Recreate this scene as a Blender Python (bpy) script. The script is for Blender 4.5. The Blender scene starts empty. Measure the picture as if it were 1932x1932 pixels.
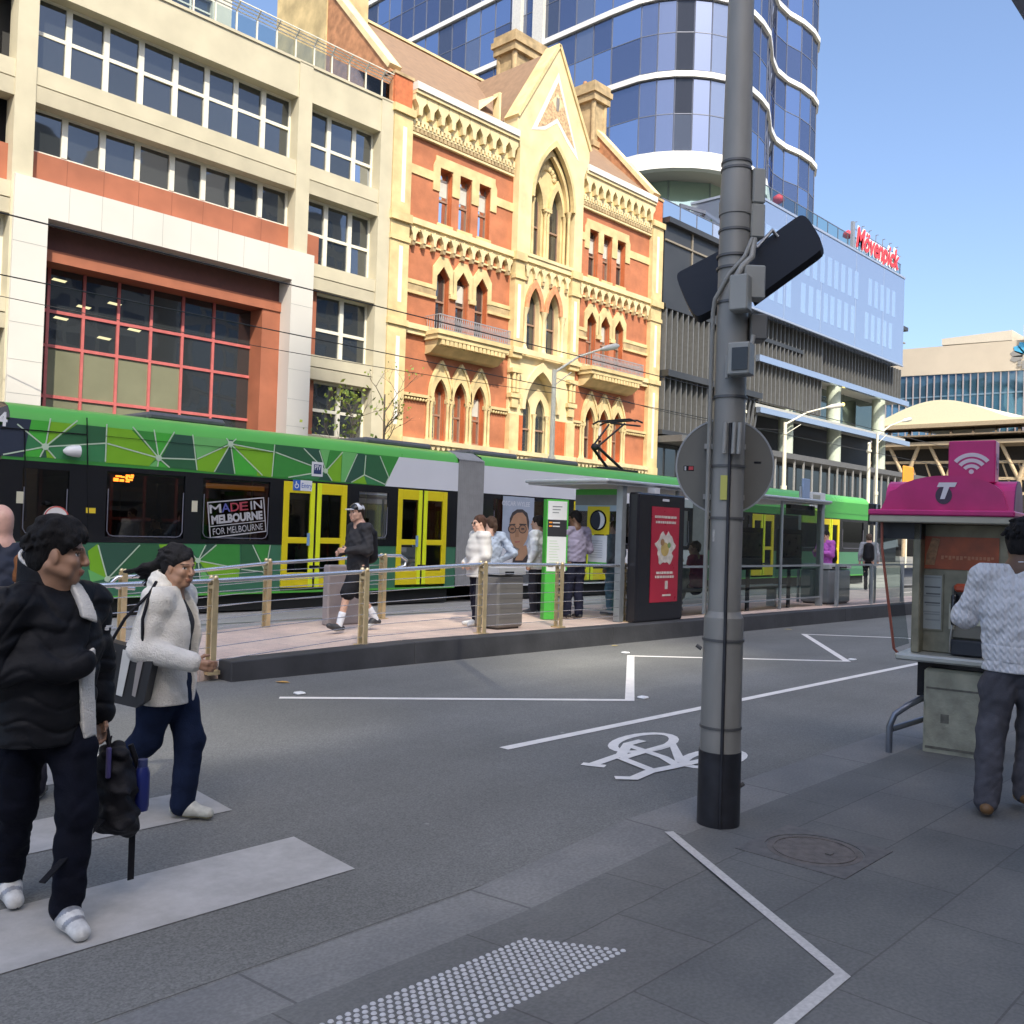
import bpy, bmesh, math, random
import numpy as np
from mathutils import Vector, Matrix, Euler
from mathutils.geometry import tessellate_polygon
random.seed(7); np.random.seed(7)
scene = bpy.context.scene
COL = scene.collection
R = math.radians
# ---------------------------------------------------------------- camera model
CAM_H, HEAD, PITCH, ROLL, FPX, CPX = 1.65, R(43.226), R(1.071), R(1.872), 1785.0, 966.0
_f = Vector((math.cos(HEAD)*math.cos(PITCH), math.sin(HEAD)*math.cos(PITCH), math.sin(PITCH)))
_r = Vector((math.sin(HEAD), -math.cos(HEAD), 0.0)); _u = _r.cross(_f)
_r2 = _r*math.cos(ROLL) + _u*math.sin(ROLL); _u2 = _u*math.cos(ROLL) - _r*math.sin(ROLL)
def ray(px, py): return _f + _r2*((px-CPX)/FPX) + _u2*((CPX-py)/FPX)
def G(px, py, z=0.0):                      # a point on a horizontal surface at height z
    d = ray(px, py); t = (z-CAM_H)/d.z; return Vector((d.x*t, d.y*t, z))
def W(px, py, Y):                          # a point on the street-parallel plane at depth Y
    d = ray(px, py); t = Y/d.y; return Vector((d.x*t, Y, CAM_H+d.z*t))
def XP(px, py, X):                         # a point on the cross-street plane at distance X
    d = ray(px, py); t = X/d.x; return Vector((X, d.y*t, CAM_H+d.z*t))
# ---------------------------------------------------------------- materials
MATS = {}
def mat(name, col, rough=0.6, metal=0.0, var=0.12, scale=6.0, bump=0.0, bscale=None, spec=0.5, stretch=None):
    if name in MATS: return MATS[name]
    m = bpy.data.materials.new(name); m.use_nodes = True; nt = m.node_tree; N = nt.nodes; L = nt.links
    b = N['Principled BSDF']; b.inputs['Roughness'].default_value = rough; b.inputs['Metallic'].default_value = metal
    b.inputs['Specular IOR Level'].default_value = spec
    c = (col[0], col[1], col[2], 1)
    if var > 0:
        tc = N.new('ShaderNodeTexCoord'); src = tc.outputs['Object']
        if stretch:
            mp = N.new('ShaderNodeMapping'); mp.inputs['Scale'].default_value = stretch; L.new(src, mp.inputs[0]); src = mp.outputs[0]
        n = N.new('ShaderNodeTexNoise'); n.inputs['Scale'].default_value = scale; n.inputs['Detail'].default_value = 5; L.new(src, n.inputs['Vector'])
        cr = N.new('ShaderNodeValToRGB'); e = cr.color_ramp.elements
        e[0].position = .3; e[1].position = .7
        e[0].color = tuple(x*(1-var) for x in col)+(1,); e[1].color = tuple(min(1, x*(1+var)) for x in col)+(1,)
        L.new(n.outputs['Fac'], cr.inputs[0]); L.new(cr.outputs[0], b.inputs['Base Color'])
        mr = N.new('ShaderNodeMapRange'); mr.inputs['To Min'].default_value = max(0, rough-.08); mr.inputs['To Max'].default_value = min(1, rough+.08)
        L.new(n.outputs['Fac'], mr.inputs[0]); L.new(mr.outputs[0], b.inputs['Roughness'])
        if bump > 0:
            n2 = N.new('ShaderNodeTexNoise'); n2.inputs['Scale'].default_value = bscale or scale*6; n2.inputs['Detail'].default_value = 6; L.new(src, n2.inputs['Vector'])
            bp = N.new('ShaderNodeBump'); bp.inputs['Strength'].default_value = bump; bp.inputs['Distance'].default_value = .02
            L.new(n2.outputs['Fac'], bp.inputs['Height']); L.new(bp.outputs[0], b.inputs['Normal'])
    else: b.inputs['Base Color'].default_value = c
    MATS[name] = m; return m
def emit_mat(name, col, s):
    m = bpy.data.materials.new(name); m.use_nodes = True; b = m.node_tree.nodes['Principled BSDF']
    b.inputs['Base Color'].default_value = (0, 0, 0, 1); b.inputs['Emission Color'].default_value = (*col, 1); b.inputs['Emission Strength'].default_value = s
    return m
def glass_mat(name, tint, see=.7, rough=.02, ior=1.45):   # thin pane: part see-through, part mirror
    m = bpy.data.materials.new(name); m.use_nodes = True; nt = m.node_tree; N = nt.nodes; L = nt.links
    N.remove(N['Principled BSDF']); out = N['Material Output']
    t = N.new('ShaderNodeBsdfTransparent'); t.inputs[0].default_value = (*[x*see for x in tint], 1)
    g = N.new('ShaderNodeBsdfGlossy'); g.inputs['Roughness'].default_value = rough
    fr = N.new('ShaderNodeFresnel'); fr.inputs['IOR'].default_value = ior
    mx = N.new('ShaderNodeMixShader'); L.new(fr.outputs[0], mx.inputs[0]); L.new(t.outputs[0], mx.inputs[1]); L.new(g.outputs[0], mx.inputs[2])
    L.new(mx.outputs[0], out.inputs[0]); return m
def mirror_mat(name, base, gl, fac_min=.25, fac_max=.9, rough=.03, wav=0.0, wscale=.4, ior=1.6):  # coated facade glass: dark body and a tinted mirror coat
    m = bpy.data.materials.new(name); m.use_nodes = True; nt = m.node_tree; N = nt.nodes; L = nt.links
    N.remove(N['Principled BSDF']); out = N['Material Output']
    d = N.new('ShaderNodeBsdfDiffuse'); d.inputs[0].default_value = (*base, 1)
    g = N.new('ShaderNodeBsdfGlossy'); g.inputs['Roughness'].default_value = rough; g.inputs[0].default_value = (*gl, 1)
    fr = N.new('ShaderNodeFresnel'); fr.inputs['IOR'].default_value = ior
    mr = N.new('ShaderNodeMapRange'); mr.inputs['To Min'].default_value = fac_min; mr.inputs['To Max'].default_value = fac_max
    L.new(fr.outputs[0], mr.inputs[0])
    mx = N.new('ShaderNodeMixShader'); L.new(mr.outputs[0], mx.inputs[0]); L.new(d.outputs[0], mx.inputs[1]); L.new(g.outputs[0], mx.inputs[2])
    if wav > 0:
        tc = N.new('ShaderNodeTexCoord'); n = N.new('ShaderNodeTexNoise'); n.inputs['Scale'].default_value = wscale; n.inputs['Detail'].default_value = 2
        L.new(tc.outputs['Object'], n.inputs['Vector']); bp = N.new('ShaderNodeBump'); bp.inputs['Strength'].default_value = wav; bp.inputs['Distance'].default_value = .3
        L.new(n.outputs['Fac'], bp.inputs['Height']); L.new(bp.outputs[0], g.inputs['Normal'])
    L.new(mx.outputs[0], out.inputs[0]); return m
# ---------------------------------------------------------------- mesh builder
def P2(a): return (float(a[0]), float(a[1]))
def offs(o):
    v = Vector((0, 0, 0))
    while o is not None: v += o.location; o = o.parent
    return v
class MB:
    def __init__(s): s.v = []; s.f = []; s.m = []; s.smooth = []
    def add(s, vs, fs, m=0, sm=False):
        b = len(s.v); s.v += [tuple(v) for v in vs]; s.f += [tuple(b+i for i in f) for f in fs]
        s.m += [m]*len(fs); s.smooth += [sm]*len(fs); return s
    def quad(s, a, b, c, d, m=0): return s.add([a, b, c, d], [(0, 1, 2, 3)], m)
    def hexa(s, c, m=0):       # 8 corners: bottom ring 0-3, top ring 4-7
        return s.add(c, [(3, 2, 1, 0), (4, 5, 6, 7), (0, 1, 5, 4), (1, 2, 6, 5), (2, 3, 7, 6), (3, 0, 4, 7)], m)
    def box(s, x0, x1, y0, y1, z0, z1, m=0):
        if x0 > x1: x0, x1 = x1, x0
        if y0 > y1: y0, y1 = y1, y0
        return s.hexa([(x0, y0, z0), (x1, y0, z0), (x1, y1, z0), (x0, y1, z0), (x0, y0, z1), (x1, y0, z1), (x1, y1, z1), (x0, y1, z1)], m)
    def bbox(s, x0, x1, y0, y1, z0, z1, bev=.02, m=0):    # chamfered box
        if x0 > x1: x0, x1 = x1, x0
        if y0 > y1: y0, y1 = y1, y0
        b = min(bev, (x1-x0)*.45, (y1-y0)*.45, (z1-z0)*.45)
        def ring(e, z): return [(x0+e, y0, z), (x1-e, y0, z), (x1, y0+e, z), (x1, y1-e, z), (x1-e, y1, z), (x0+e, y1, z), (x0, y1-e, z), (x0, y0+e, z)]
        def inner(z): return [(x0+b, y0+b, z), (x1-b, y0+b, z), (x1-b, y0+b, z), (x1-b, y1-b, z), (x1-b, y1-b, z), (x0+b, y1-b, z), (x0+b, y1-b, z), (x0+b, y0+b, z)]
        rings = [inner(z0), ring(b, z0+b), ring(b, z1-b), inner(z1)]
        vs = sum(rings, []); fs = []
        for k in range(3):
            for i in range(8): fs.append((k*8+i, k*8+(i+1) % 8, k*8+8+(i+1) % 8, k*8+8+i))
        fs.append(tuple([0, 7, 6, 4, 3, 1][::1])); fs.append((24, 25, 27, 29))
        fs[-2] = (6, 4, 2, 0)
        return s.add(vs, fs, m)
    def ext(s, poly, fn, d0, d1, m=0, holes=(), caps=True, back=False, mr=None):
        # extrude an outline (with holes) given as 2-D points; fn(a, b, depth) -> xyz; d0 is the near face
        loops = [list(map(P2, poly))]+[list(map(P2, h)) for h in holes]
        flat = sum(loops, [])
        tri = tessellate_polygon([[Vector((p[0], p[1], 0)) for p in l] for l in loops])
        s.add([fn(p[0], p[1], d0) for p in flat], [tuple(t) for t in tri], m)
        if back: s.add([fn(p[0], p[1], d1) for p in flat], [tuple(t)[::-1] for t in tri], m)
        for l in loops:
            n = len(l)
            s.add([fn(p[0], p[1], d0) for p in l]+[fn(p[0], p[1], d1) for p in l], [(i, (i+1) % n, n+(i+1) % n, n+i) for i in range(n)], m if mr is None else mr)
        return s
    def xz(s, poly, y0, y1, m=0, holes=(), back=False, mr=None): return s.ext(poly, lambda a, b, d: (a, d, b), y0, y1, m, holes, True, back, mr)
    def xy(s, poly, z0, z1, m=0, holes=(), back=True): return s.ext(poly, lambda a, b, d: (a, b, d), z1, z0, m, holes, True, back)
    def yz(s, poly, x0, x1, m=0, holes=(), back=True): return s.ext(poly, lambda a, b, d: (d, a, b), x0, x1, m, holes, True, back)
    def tube(s, pts, r, n=8, m=0, caps=True, sm=True):
        pts = [Vector(p) for p in pts]; rs = r if isinstance(r, (list, tuple)) else [r]*len(pts)
        rings = []; up = Vector((0, 0, 1)); prev = None
        for i, p in enumerate(pts):
            d = (pts[min(i+1, len(pts)-1)]-pts[max(i-1, 0)]).normalized()
            if prev is None:
                a = d.cross(up if abs(d.z) < .95 else Vector((1, 0, 0))).normalized()
            else: a = (prev-d*prev.dot(d)).normalized()
            prev = a; b = d.cross(a)
            rings.append([p+a*(rs[i]*math.cos(2*math.pi*k/n))+b*(rs[i]*math.sin(2*math.pi*k/n)) for k in range(n)])
        vs = sum(rings, []); fs = []
        for i in range(len(pts)-1):
            for k in range(n): fs.append((i*n+k, i*n+(k+1) % n, (i+1)*n+(k+1) % n, (i+1)*n+k))
        s.add(vs, fs, m, sm)
        if caps: s.add(rings[0], [tuple(range(n))[::-1]], m); s.add(rings[-1], [tuple(range(n))], m)
        return s
    def cyl(s, c, r, z0, z1, n=16, m=0, r1=None): return s.tube([(c[0], c[1], z0), (c[0], c[1], z1)], [r, r if r1 is None else r1], n, m)
    def bar(s, a, b, w, h, m=0, up=Vector((0, 0, 1))):      # rectangular bar between two points
        a = Vector(a); b = Vector(b); d = (b-a).normalized(); u0 = up if abs(d.dot(up)) < .97 else Vector((1, 0, 0))
        x = d.cross(u0).normalized()*(w/2); y = x.normalized().cross(d)*(h/2)
        return s.hexa([a-x-y, a+x-y, a+x+y, a-x+y, b-x-y, b+x-y, b+x+y, b-x+y], m)
    def ball(s, c, r, n=10, m=0, sq=(1, 1, 1)):
        vs = [(c[0], c[1], c[2]-r*sq[2])]; fs = []; k = n//2
        for i in range(1, k):
            t = math.pi*i/k-math.pi/2
            for j in range(n): a = 2*math.pi*j/n; vs.append((c[0]+r*sq[0]*math.cos(t)*math.cos(a), c[1]+r*sq[1]*math.cos(t)*math.sin(a), c[2]+r*sq[2]*math.sin(t)))
        vs.append((c[0], c[1], c[2]+r*sq[2])); T = len(vs)-1
        for j in range(n):
            fs.append((0, 1+(j+1) % n, 1+j)); fs.append((T, T-n+j, T-n+(j+1) % n))
            for i in range(k-2): fs.append((1+i*n+j, 1+i*n+(j+1) % n, 1+(i+1)*n+(j+1) % n, 1+(i+1)*n+j))
        return s.add(vs, fs, m, True)
    def text(s, body, org, ux, uy, size, m=0, depth=0.0, bold=.0, shear=0.0, width=None, align='LEFT'):
        cu = bpy.data.curves.new('txt', 'FONT'); cu.body = body; cu.size = 1.0; cu.offset = bold; cu.shear = shear; cu.align_x = align; cu.resolution_u = 3
        ob = bpy.data.objects.new('txt', cu); COL.objects.link(ob); bpy.context.view_layer.update()
        me = ob.to_mesh(); vs = [v.co.copy() for v in me.vertices]; fs = [tuple(p.vertices) for p in me.polygons]; ob.to_mesh_clear()
        bpy.data.objects.remove(ob); bpy.data.curves.remove(cu)
        if not vs: return s
        x0 = min(v.x for v in vs); x1 = max(v.x for v in vs); sx = size
        if width: sx = width/(x1-x0)
        o = Vector(org); ux = Vector(ux); uy = Vector(uy); nn = ux.cross(uy).normalized()
        off = x0 if align == 'LEFT' else (0 if align == 'CENTER' else x1)
        pts = [o+ux*((v.x-off)*sx)+uy*(v.y*size)+nn*depth for v in vs]
        return s.add(pts, fs, m)
    def xf(s, M):
        s.v = [tuple(M @ Vector(v)) for v in s.v]; return s
    def build(s, name, mats, parent=None, local=False, smooth=False, bevel=0, label=None, auto=None):
        me = bpy.data.meshes.new(name)
        o0 = Vector((0, 0, 0)) if (local or parent is None) else offs(parent)
        vs = [(v[0]-o0.x, v[1]-o0.y, v[2]-o0.z) for v in s.v]
        me.from_pydata(vs, [], s.f); mats = mats if isinstance(mats, (list, tuple)) else [mats]
        for m in mats: me.materials.append(m)
        me.polygons.foreach_set('material_index', s.m)
        me.polygons.foreach_set('use_smooth', [True]*len(s.f) if smooth else s.smooth)
        me.update(); me.validate()
        bm = bmesh.new(); bm.from_mesh(me)
        if smooth or any(s.smooth): pass
        bmesh.ops.recalc_face_normals(bm, faces=bm.faces); bm.to_mesh(me); bm.free()
        ob = bpy.data.objects.new(name, me); COL.objects.link(ob)
        if parent is not None: ob.parent = parent
        if bevel:
            bv = ob.modifiers.new('bevel', 'BEVEL'); bv.width = bevel; bv.segments = 2; bv.limit_method = 'ANGLE'; bv.angle_limit = R(50)
        if label: ob['label'] = label
        return ob
def tag(o, label=None, cat=None, group=None, kind=None):
    if label: o['label'] = label
    if cat: o['category'] = cat
    if group: o['group'] = group
    if kind: o['kind'] = kind
    return o
def thing(name, label, cat, loc=(0, 0, 0), group=None, rz=0.0):
    o = bpy.data.objects.new(name, None); COL.objects.link(o); o.location = loc; o.rotation_euler = (0, 0, rz); o.empty_display_size = .2
    return tag(o, label, cat, group)
def struct(o): o['kind'] = 'structure'; return o
def copy_tree(o, parent=None, off=(0, 0, 0), label=None):
    c = o.copy(); COL.objects.link(c); c.parent = parent
    if parent is None: c.location = o.location+Vector(off)
    if label: c['label'] = label
    for ch in list(o.children): copy_tree(ch, c)
    return c
def arch(cx, w, z0, zs, zt, n=7):      # pointed-arch opening: sill z0, springing zs, apex zt
    h = w/2; pts = [(cx-h, z0), (cx+h, z0), (cx+h, zs)]; H = zt-zs
    c = (h*h-H*H)/(2*h)                # arc centre offset so that arc passes springing and apex
    rr = h-c; a1 = math.atan2(H, -c)
    for i in range(1, n): a = a1*i/n; pts.append((cx+c+rr*math.cos(a), zs+rr*math.sin(a)))
    pts.append((cx, zt))
    for i in range(n-1, 0, -1): a = a1*i/n; pts.append((cx-c-rr*math.cos(a), zs+rr*math.sin(a)))
    pts.append((cx-h, zs)); return pts
def rect(x0, x1, z0, z1): return [(x0, z0), (x1, z0), (x1, z1), (x0, z1)]
def circle(cx, cz, r, n=24, sx=1): return [(cx+r*sx*math.cos(2*math.pi*i/n), cz+r*math.sin(2*math.pi*i/n)) for i in range(n)]
# ================================================================ SETTING
def ground_mat(name, c0, c1, speck=.35, scale=1.2, fine=90, rough=.85, stains=0.0, bump=.25):
    m = bpy.data.materials.new(name); m.use_nodes = True; nt = m.node_tree; N = nt.nodes; L = nt.links; b = N['Principled BSDF']
    tc = N.new('ShaderNodeTexCoord'); o = tc.outputs['Object']
    n1 = N.new('ShaderNodeTexNoise'); n1.inputs['Scale'].default_value = scale; n1.inputs['Detail'].default_value = 8; n1.inputs['Roughness'].default_value = .62; L.new(o, n1.inputs['Vector'])
    r1 = N.new('ShaderNodeValToRGB'); r1.color_ramp.elements[0].position = .32; r1.color_ramp.elements[1].position = .68
    r1.color_ramp.elements[0].color = (*c0, 1); r1.color_ramp.elements[1].color = (*c1, 1); L.new(n1.outputs['Fac'], r1.inputs[0])
    n2 = N.new('ShaderNodeTexNoise'); n2.inputs['Scale'].default_value = fine; n2.inputs['Detail'].default_value = 3; L.new(o, n2.inputs['Vector'])
    r2 = N.new('ShaderNodeValToRGB'); r2.color_ramp.elements[0].position = .35; r2.color_ramp.elements[1].position = .7
    r2.color_ramp.elements[0].color = (1-speck,)*3+(1,); r2.color_ramp.elements[1].color = (1+speck,)*3+(1,); L.new(n2.outputs['Fac'], r2.inputs[0])
    mx = N.new('ShaderNodeMix'); mx.data_type = 'RGBA'; mx.blend_type = 'MULTIPLY'; mx.inputs[0].default_value = 1; L.new(r1.outputs[0], mx.inputs[6]); L.new(r2.outputs[0], mx.inputs[7])
    mpw = N.new('ShaderNodeMapping'); mpw.inputs['Scale'].default_value = (.12, .9, 1); L.new(o, mpw.inputs[0])
    n3 = N.new('ShaderNodeTexNoise'); n3.inputs['Scale'].default_value = 1.0; n3.inputs['Detail'].default_value = 4; L.new(mpw.outputs[0], n3.inputs['Vector'])
    r3 = N.new('ShaderNodeValToRGB'); r3.color_ramp.elements[0].position = .35; r3.color_ramp.elements[1].position = .65; r3.color_ramp.elements[0].color = (.86, .86, .86, 1); r3.color_ramp.elements[1].color = (1.08, 1.08, 1.08, 1); L.new(n3.outputs['Fac'], r3.inputs[0])
    mw = N.new('ShaderNodeMix'); mw.data_type = 'RGBA'; mw.blend_type = 'MULTIPLY'; mw.inputs[0].default_value = 1; L.new(mx.outputs[2], mw.inputs[6]); L.new(r3.outputs[0], mw.inputs[7])
    vo = N.new('ShaderNodeTexVoronoi'); vo.inputs['Scale'].default_value = 1.35; L.new(o, vo.inputs['Vector'])
    nz = N.new('ShaderNodeTexNoise'); nz.inputs['Scale'].default_value = 30; L.new(o, nz.inputs['Vector'])
    ad_ = N.new('ShaderNodeMath'); ad_.operation = 'MULTIPLY_ADD'; ad_.inputs[1].default_value = .03; L.new(nz.outputs['Fac'], ad_.inputs[0]); L.new(vo.outputs['Distance'], ad_.inputs[2])
    lt = N.new('ShaderNodeMapRange'); lt.inputs['From Min'].default_value = .036; lt.inputs['From Max'].default_value = .05; lt.inputs['To Min'].default_value = .55; lt.inputs['To Max'].default_value = 0; L.new(ad_.outputs[0], lt.inputs[0])
    gum = N.new('ShaderNodeMix'); gum.data_type = 'RGBA'; L.new(lt.outputs[0], gum.inputs[0]); L.new(mw.outputs[2], gum.inputs[6]); gum.inputs[7].default_value = (.36, .355, .34, 1) if c0[0] < .6 else (1.9, 1.9, 1.9, 1); mx = gum
    L.new(mx.outputs[2], b.inputs['Base Color']); b.inputs['Roughness'].default_value = rough; b.inputs['Specular IOR Level'].default_value = .35
    bp = N.new('ShaderNodeBump'); bp.inputs['Strength'].default_value = bump; bp.inputs['Distance'].default_value = .01; L.new(n2.outputs['Fac'], bp.inputs['Height']); L.new(bp.outputs[0], b.inputs['Normal'])
    m['mixout'] = mx.name; return m
def paver_mat(name, cA, cB, joint, bw, rh, ms=.006, off=.4, rough=.7, rot=0.0):
    m = ground_mat(name, (.82, .82, .84), (1.12, 1.1, 1.08), .14, 1.7, 60, rough, bump=.12); nt = m.node_tree; N = nt.nodes; L = nt.links
    tc = N.new('ShaderNodeTexCoord'); mp = N.new('ShaderNodeMapping'); mp.inputs['Rotation'].default_value = (0, 0, rot); L.new(tc.outputs['Object'], mp.inputs[0])
    br = N.new('ShaderNodeTexBrick'); br.inputs['Scale'].default_value = 1; br.inputs['Brick Width'].default_value = bw; br.inputs['Row Height'].default_value = rh
    br.inputs['Mortar Size'].default_value = ms; br.inputs['Mortar Smooth'].default_value = .3; br.offset = off; br.inputs['Bias'].default_value = 0
    br.inputs['Color1'].default_value = (*cA, 1); br.inputs['Color2'].default_value = (*cB, 1); br.inputs['Mortar'].default_value = (*joint, 1)
    L.new(mp.outputs[0], br.inputs['Vector'])
    mx = N[m['mixout']]; b = N['Principled BSDF']
    m2 = N.new('ShaderNodeMix'); m2.data_type = 'RGBA'; m2.blend_type = 'MULTIPLY'; m2.inputs[0].default_value = 1
    L.new(br.outputs['Color'], m2.inputs[6]); L.new(mx.outputs[2], m2.inputs[7]); L.new(m2.outputs[2], b.inputs['Base Color']); return m
def paint_mat(name, col, wear, under, lo=.42, hi=.58, scale=5):
    m = bpy.data.materials.new(name); m.use_nodes = True; nt = m.node_tree; N = nt.nodes; L = nt.links; b = N['Principled BSDF']
    tc = N.new('ShaderNodeTexCoord'); n = N.new('ShaderNodeTexNoise'); n.inputs['Scale'].default_value = scale; n.inputs['Detail'].default_value = 10; n.inputs['Roughness'].default_value = .75
    L.new(tc.outputs['Object'], n.inputs['Vector']); r = N.new('ShaderNodeValToRGB'); r.color_ramp.elements[0].position = lo; r.color_ramp.elements[1].position = hi
    w = tuple(col[i]*(1-wear)+under[i]*wear for i in range(3)); r.color_ramp.elements[0].color = (*w, 1); r.color_ramp.elements[1].color = (*col, 1)
    L.new(n.outputs['Fac'], r.inputs[0]); L.new(r.outputs[0], b.inputs['Base Color']); b.inputs['Roughness'].default_value = .7; return m
ASPH = ground_mat('asphalt', (.16, .16, .148), (.208, .208, .195), .26, .45, 95, bump=.06)
ASPH2 = ground_mat('track_asphalt', (.34, .325, .3), (.4, .38, .355), .25, .8, 60)
PAVE = paver_mat('bluestone_pavers', (.132, .139, .136), (.168, .17, .164), (.1, .1, .098), .95, .5, .005)
KERB = paver_mat('kerbstone', (.2, .203, .197), (.235, .233, .225), (.12, .12, .12), 1.25, 9.0, .008)
DARKKERB = mat('dark_kerb', (.045, .046, .05), .7, var=.25, scale=3, bump=.2)
PINK = paver_mat('pink_platform_paving', (.7, .54, .45), (.76, .6, .5), (.46, .38, .35), .4, .4, .004)
WHITE = paint_mat('road_paint', (.84, .8, .74), .2, (.13, .13, .13), .3, .6, 7)
WORN = paint_mat('worn_road_paint', (.5, .485, .46), .6, (.24, .23, .21), .34, .68, 3.0)
STONEINLAY = mat('pale_granite', (.5, .49, .47), .6, var=.15, scale=60)

b = MB(); b.box(-500, 900, -400, 900, -.6, -.16); struct(b.build('ground', mat('far_ground', (.16, .16, .16), .9, var=.2, scale=.2)))
b = MB(); b.box(-80, 320, 3.0, 26.0, -.3, -.1); struct(b.build('road', ASPH))
b = MB(); b.box(-80, 320, 12.35, 19.9, -.2, -.096); struct(b.build('tram_track_bed', ASPH2))
b = MB()
for y in (13.0, 14.44, 16.58, 18.02): b.box(-80, 320, y-.035, y+.035, -.15, -.09)
struct(b.build('tram_rails', mat('rail_steel', (.35, .33, .3), .35, .9, var=.2)))
b = MB(); b.box(-80, 320, 25.7, 60, -.3, .03); struct(b.build('far_pavement', mat('far_paving', (.22, .215, .2), .8, var=.15, scale=1.5)))
# near pavement with the dropped crossing edge
def edge_z(x):
    if x < 3.2: return -.094
    if x > 4.5: return .0
    return -.094*(4.5-x)/1.3
XS = [-60, -12, -4, -1, 1, 2, 3.2, 3.63, 4.06, 4.5, 6, 9, 14, 25, 60, 160]
b = MB()
rows = [(-9, lambda x: 0), (2.0, lambda x: 0), (2.86, lambda x: edge_z(x)*.72)]
for i in range(len(XS)-1):
    for j in range(2):
        (ya, fa), (yb, fb) = rows[j], rows[j+1]; x0, x1 = XS[i], XS[i+1]
        b.quad((x0, ya, fa(x0)), (x1, ya, fa(x1)), (x1, yb, fb(x1)), (x0, yb, fb(x0)))
struct(b.build('pavement', PAVE))
b = MB()
for i in range(len(XS)-1):
    x0, x1 = XS[i], XS[i+1]; a0, a1, e0, e1 = edge_z(x0)*.72, edge_z(x1)*.72, edge_z(x0), edge_z(x1)
    b.quad((x0, 2.86, a0), (x1, 2.86, a1), (x1, 3.24, e1), (x0, 3.24, e0)); b.quad((x0, 3.24, e0), (x1, 3.24, e1), (x1, 3.265, min(e1-.02, -.09) if e1 < -.02 else -.02), (x0, 3.265, min(e0-.02, -.09) if e0 < -.02 else -.02))
    b.quad((x0, 3.265, -.02 if e0 >= -.02 else -.097), (x1, 3.265, -.02 if e1 >= -.02 else -.097), (x1, 3.27, -.25), (x0, 3.27, -.25))
struct(b.build('kerb', KERB))
# platform island
def kerb_y(x): return 9.2-.031*(x-5.45)
def plat_z(x): return -.09 if x < 3 else (.17 if x > 8 else -.09+.26*(x-3)/5)
b = MB(); PX = [1.0, 3.0, 4.5, 5.45, 6.5, 8.0, 9.5, 12, 20, 28, 40, 52]
for i in range(len(PX)-1):
    x0, x1 = PX[i], PX[i+1]; y0, y1 = (9.25 if x0 < 5.45 else kerb_y(x0)+.3), (9.25 if x1 < 5.45 else kerb_y(x1)+.3)
    z0, z1 = plat_z(x0), plat_z(x1)
    b.hexa([(x0, y0, -.3), (x1, y1, -.3), (x1, 12.05, -.3), (x0, 12.05, -.3), (x0, y0, z0), (x1, y1, z1), (x1, 12.05, z1), (x0, 12.05, z0)])
struct(b.build('tram_platform', PINK))
b = MB(); KX = [5.45, 8, 12, 20, 28, 40, 52]
for i in range(len(KX)-1):
    x0, x1 = KX[i], KX[i+1]; t0, t1 = (.12 if i == 0 else .178), .178
    b.hexa([(x0, kerb_y(x0), -.3), (x1, kerb_y(x1), -.3), (x1, kerb_y(x1)+.3, -.3), (x0, kerb_y(x0)+.3, -.3), (x0, kerb_y(x0)+.02, t0), (x1, kerb_y(x1)+.02, t1), (x1, kerb_y(x1)+.3, t1), (x0, kerb_y(x0)+.3, t0)])
struct(b.build('platform_kerb', DARKKERB, bevel=.015))
# ---- painted markings
def ribbon(mb, pts, w, z, close=False):
    pts = [Vector((p[0], p[1], 0)) for p in pts]; n = len(pts); Ls = []; Rs = []
    for i in range(n):
        a = pts[i-1] if (i > 0 or close) else None; c = pts[(i+1) % n] if (i < n-1 or close) else None
        d1 = (pts[i]-a).normalized() if a is not None else None; d2 = (c-pts[i]).normalized() if c is not None else None
        if d1 is None: d1 = d2
        if d2 is None: d2 = d1
        n1 = Vector((-d1.y, d1.x, 0)); n2 = Vector((-d2.y, d2.x, 0)); m = (n1+n2)
        m = n1 if m.length < .3 else m.normalized(); k = 1/max(.45, m.dot(n1))
        Ls.append(pts[i]+m*(w/2*k)); Rs.append(pts[i]-m*(w/2*k))
    vs = [(p.x, p.y, z) for p in Ls+Rs]; fs = [(i, (i+1) % n, n+(i+1) % n, n+i) for i in range(n if close else n-1)]
    mb.add(vs, fs)
ZM = -.0955
def gp(l, z=-.1): return [G(x, y, z) for x, y in l]
for pts, nm, w in (([(950, 1413), (1720, 1255)], 'bike_lane_line', .1), ([(527, 1317), (1188, 1321.5), (1190, 1238), (1598, 1248), (1517, 1197), (1705, 1204), (1790, 1212)], 'lane_zigzag_line', .1)):
    b = MB(); q = gp(pts)
    if nm == 'bike_lane_line': q = [q[0], q[1], q[1]+(q[1]-q[0])*3]
    ribbon(b, q, w, ZM); struct(b.build('road_marking', WHITE))
b = MB()
def ell(cx, cy, rx, ry, rot, n=22):
    c, s = math.cos(rot), math.sin(rot); return [(cx+rx*math.cos(t)*c-ry*math.sin(t)*s, cy+rx*math.cos(t)*s+ry*math.sin(t)*c) for t in [2*math.pi*i/n for i in range(n)]]
ZM2 = ZM+.0005; ribbon(b, gp(ell(1214, 1402, 58, 16, -.12)), .085, ZM, True); ribbon(b, gp(ell(1345, 1432, 56, 15, -.12)), .085, ZM+.0002, True)
for l in ([(1098, 1442), (1142, 1447)], [(1120, 1443), (1172, 1425), (1185, 1405), (1212, 1398)], [(1186, 1408), (1252, 1430), (1280, 1447)], [(1172, 1432), (1268, 1404), (1285, 1440)], [(1160, 1469), (1196, 1470), (1226, 1457), (1262, 1450), (1345, 1432)], [(1172, 1432), (1230, 1455)]):
    ZM2 = globals().get('ZM2', ZM)+.0006; ribbon(b, gp(l), .085, ZM2)
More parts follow.
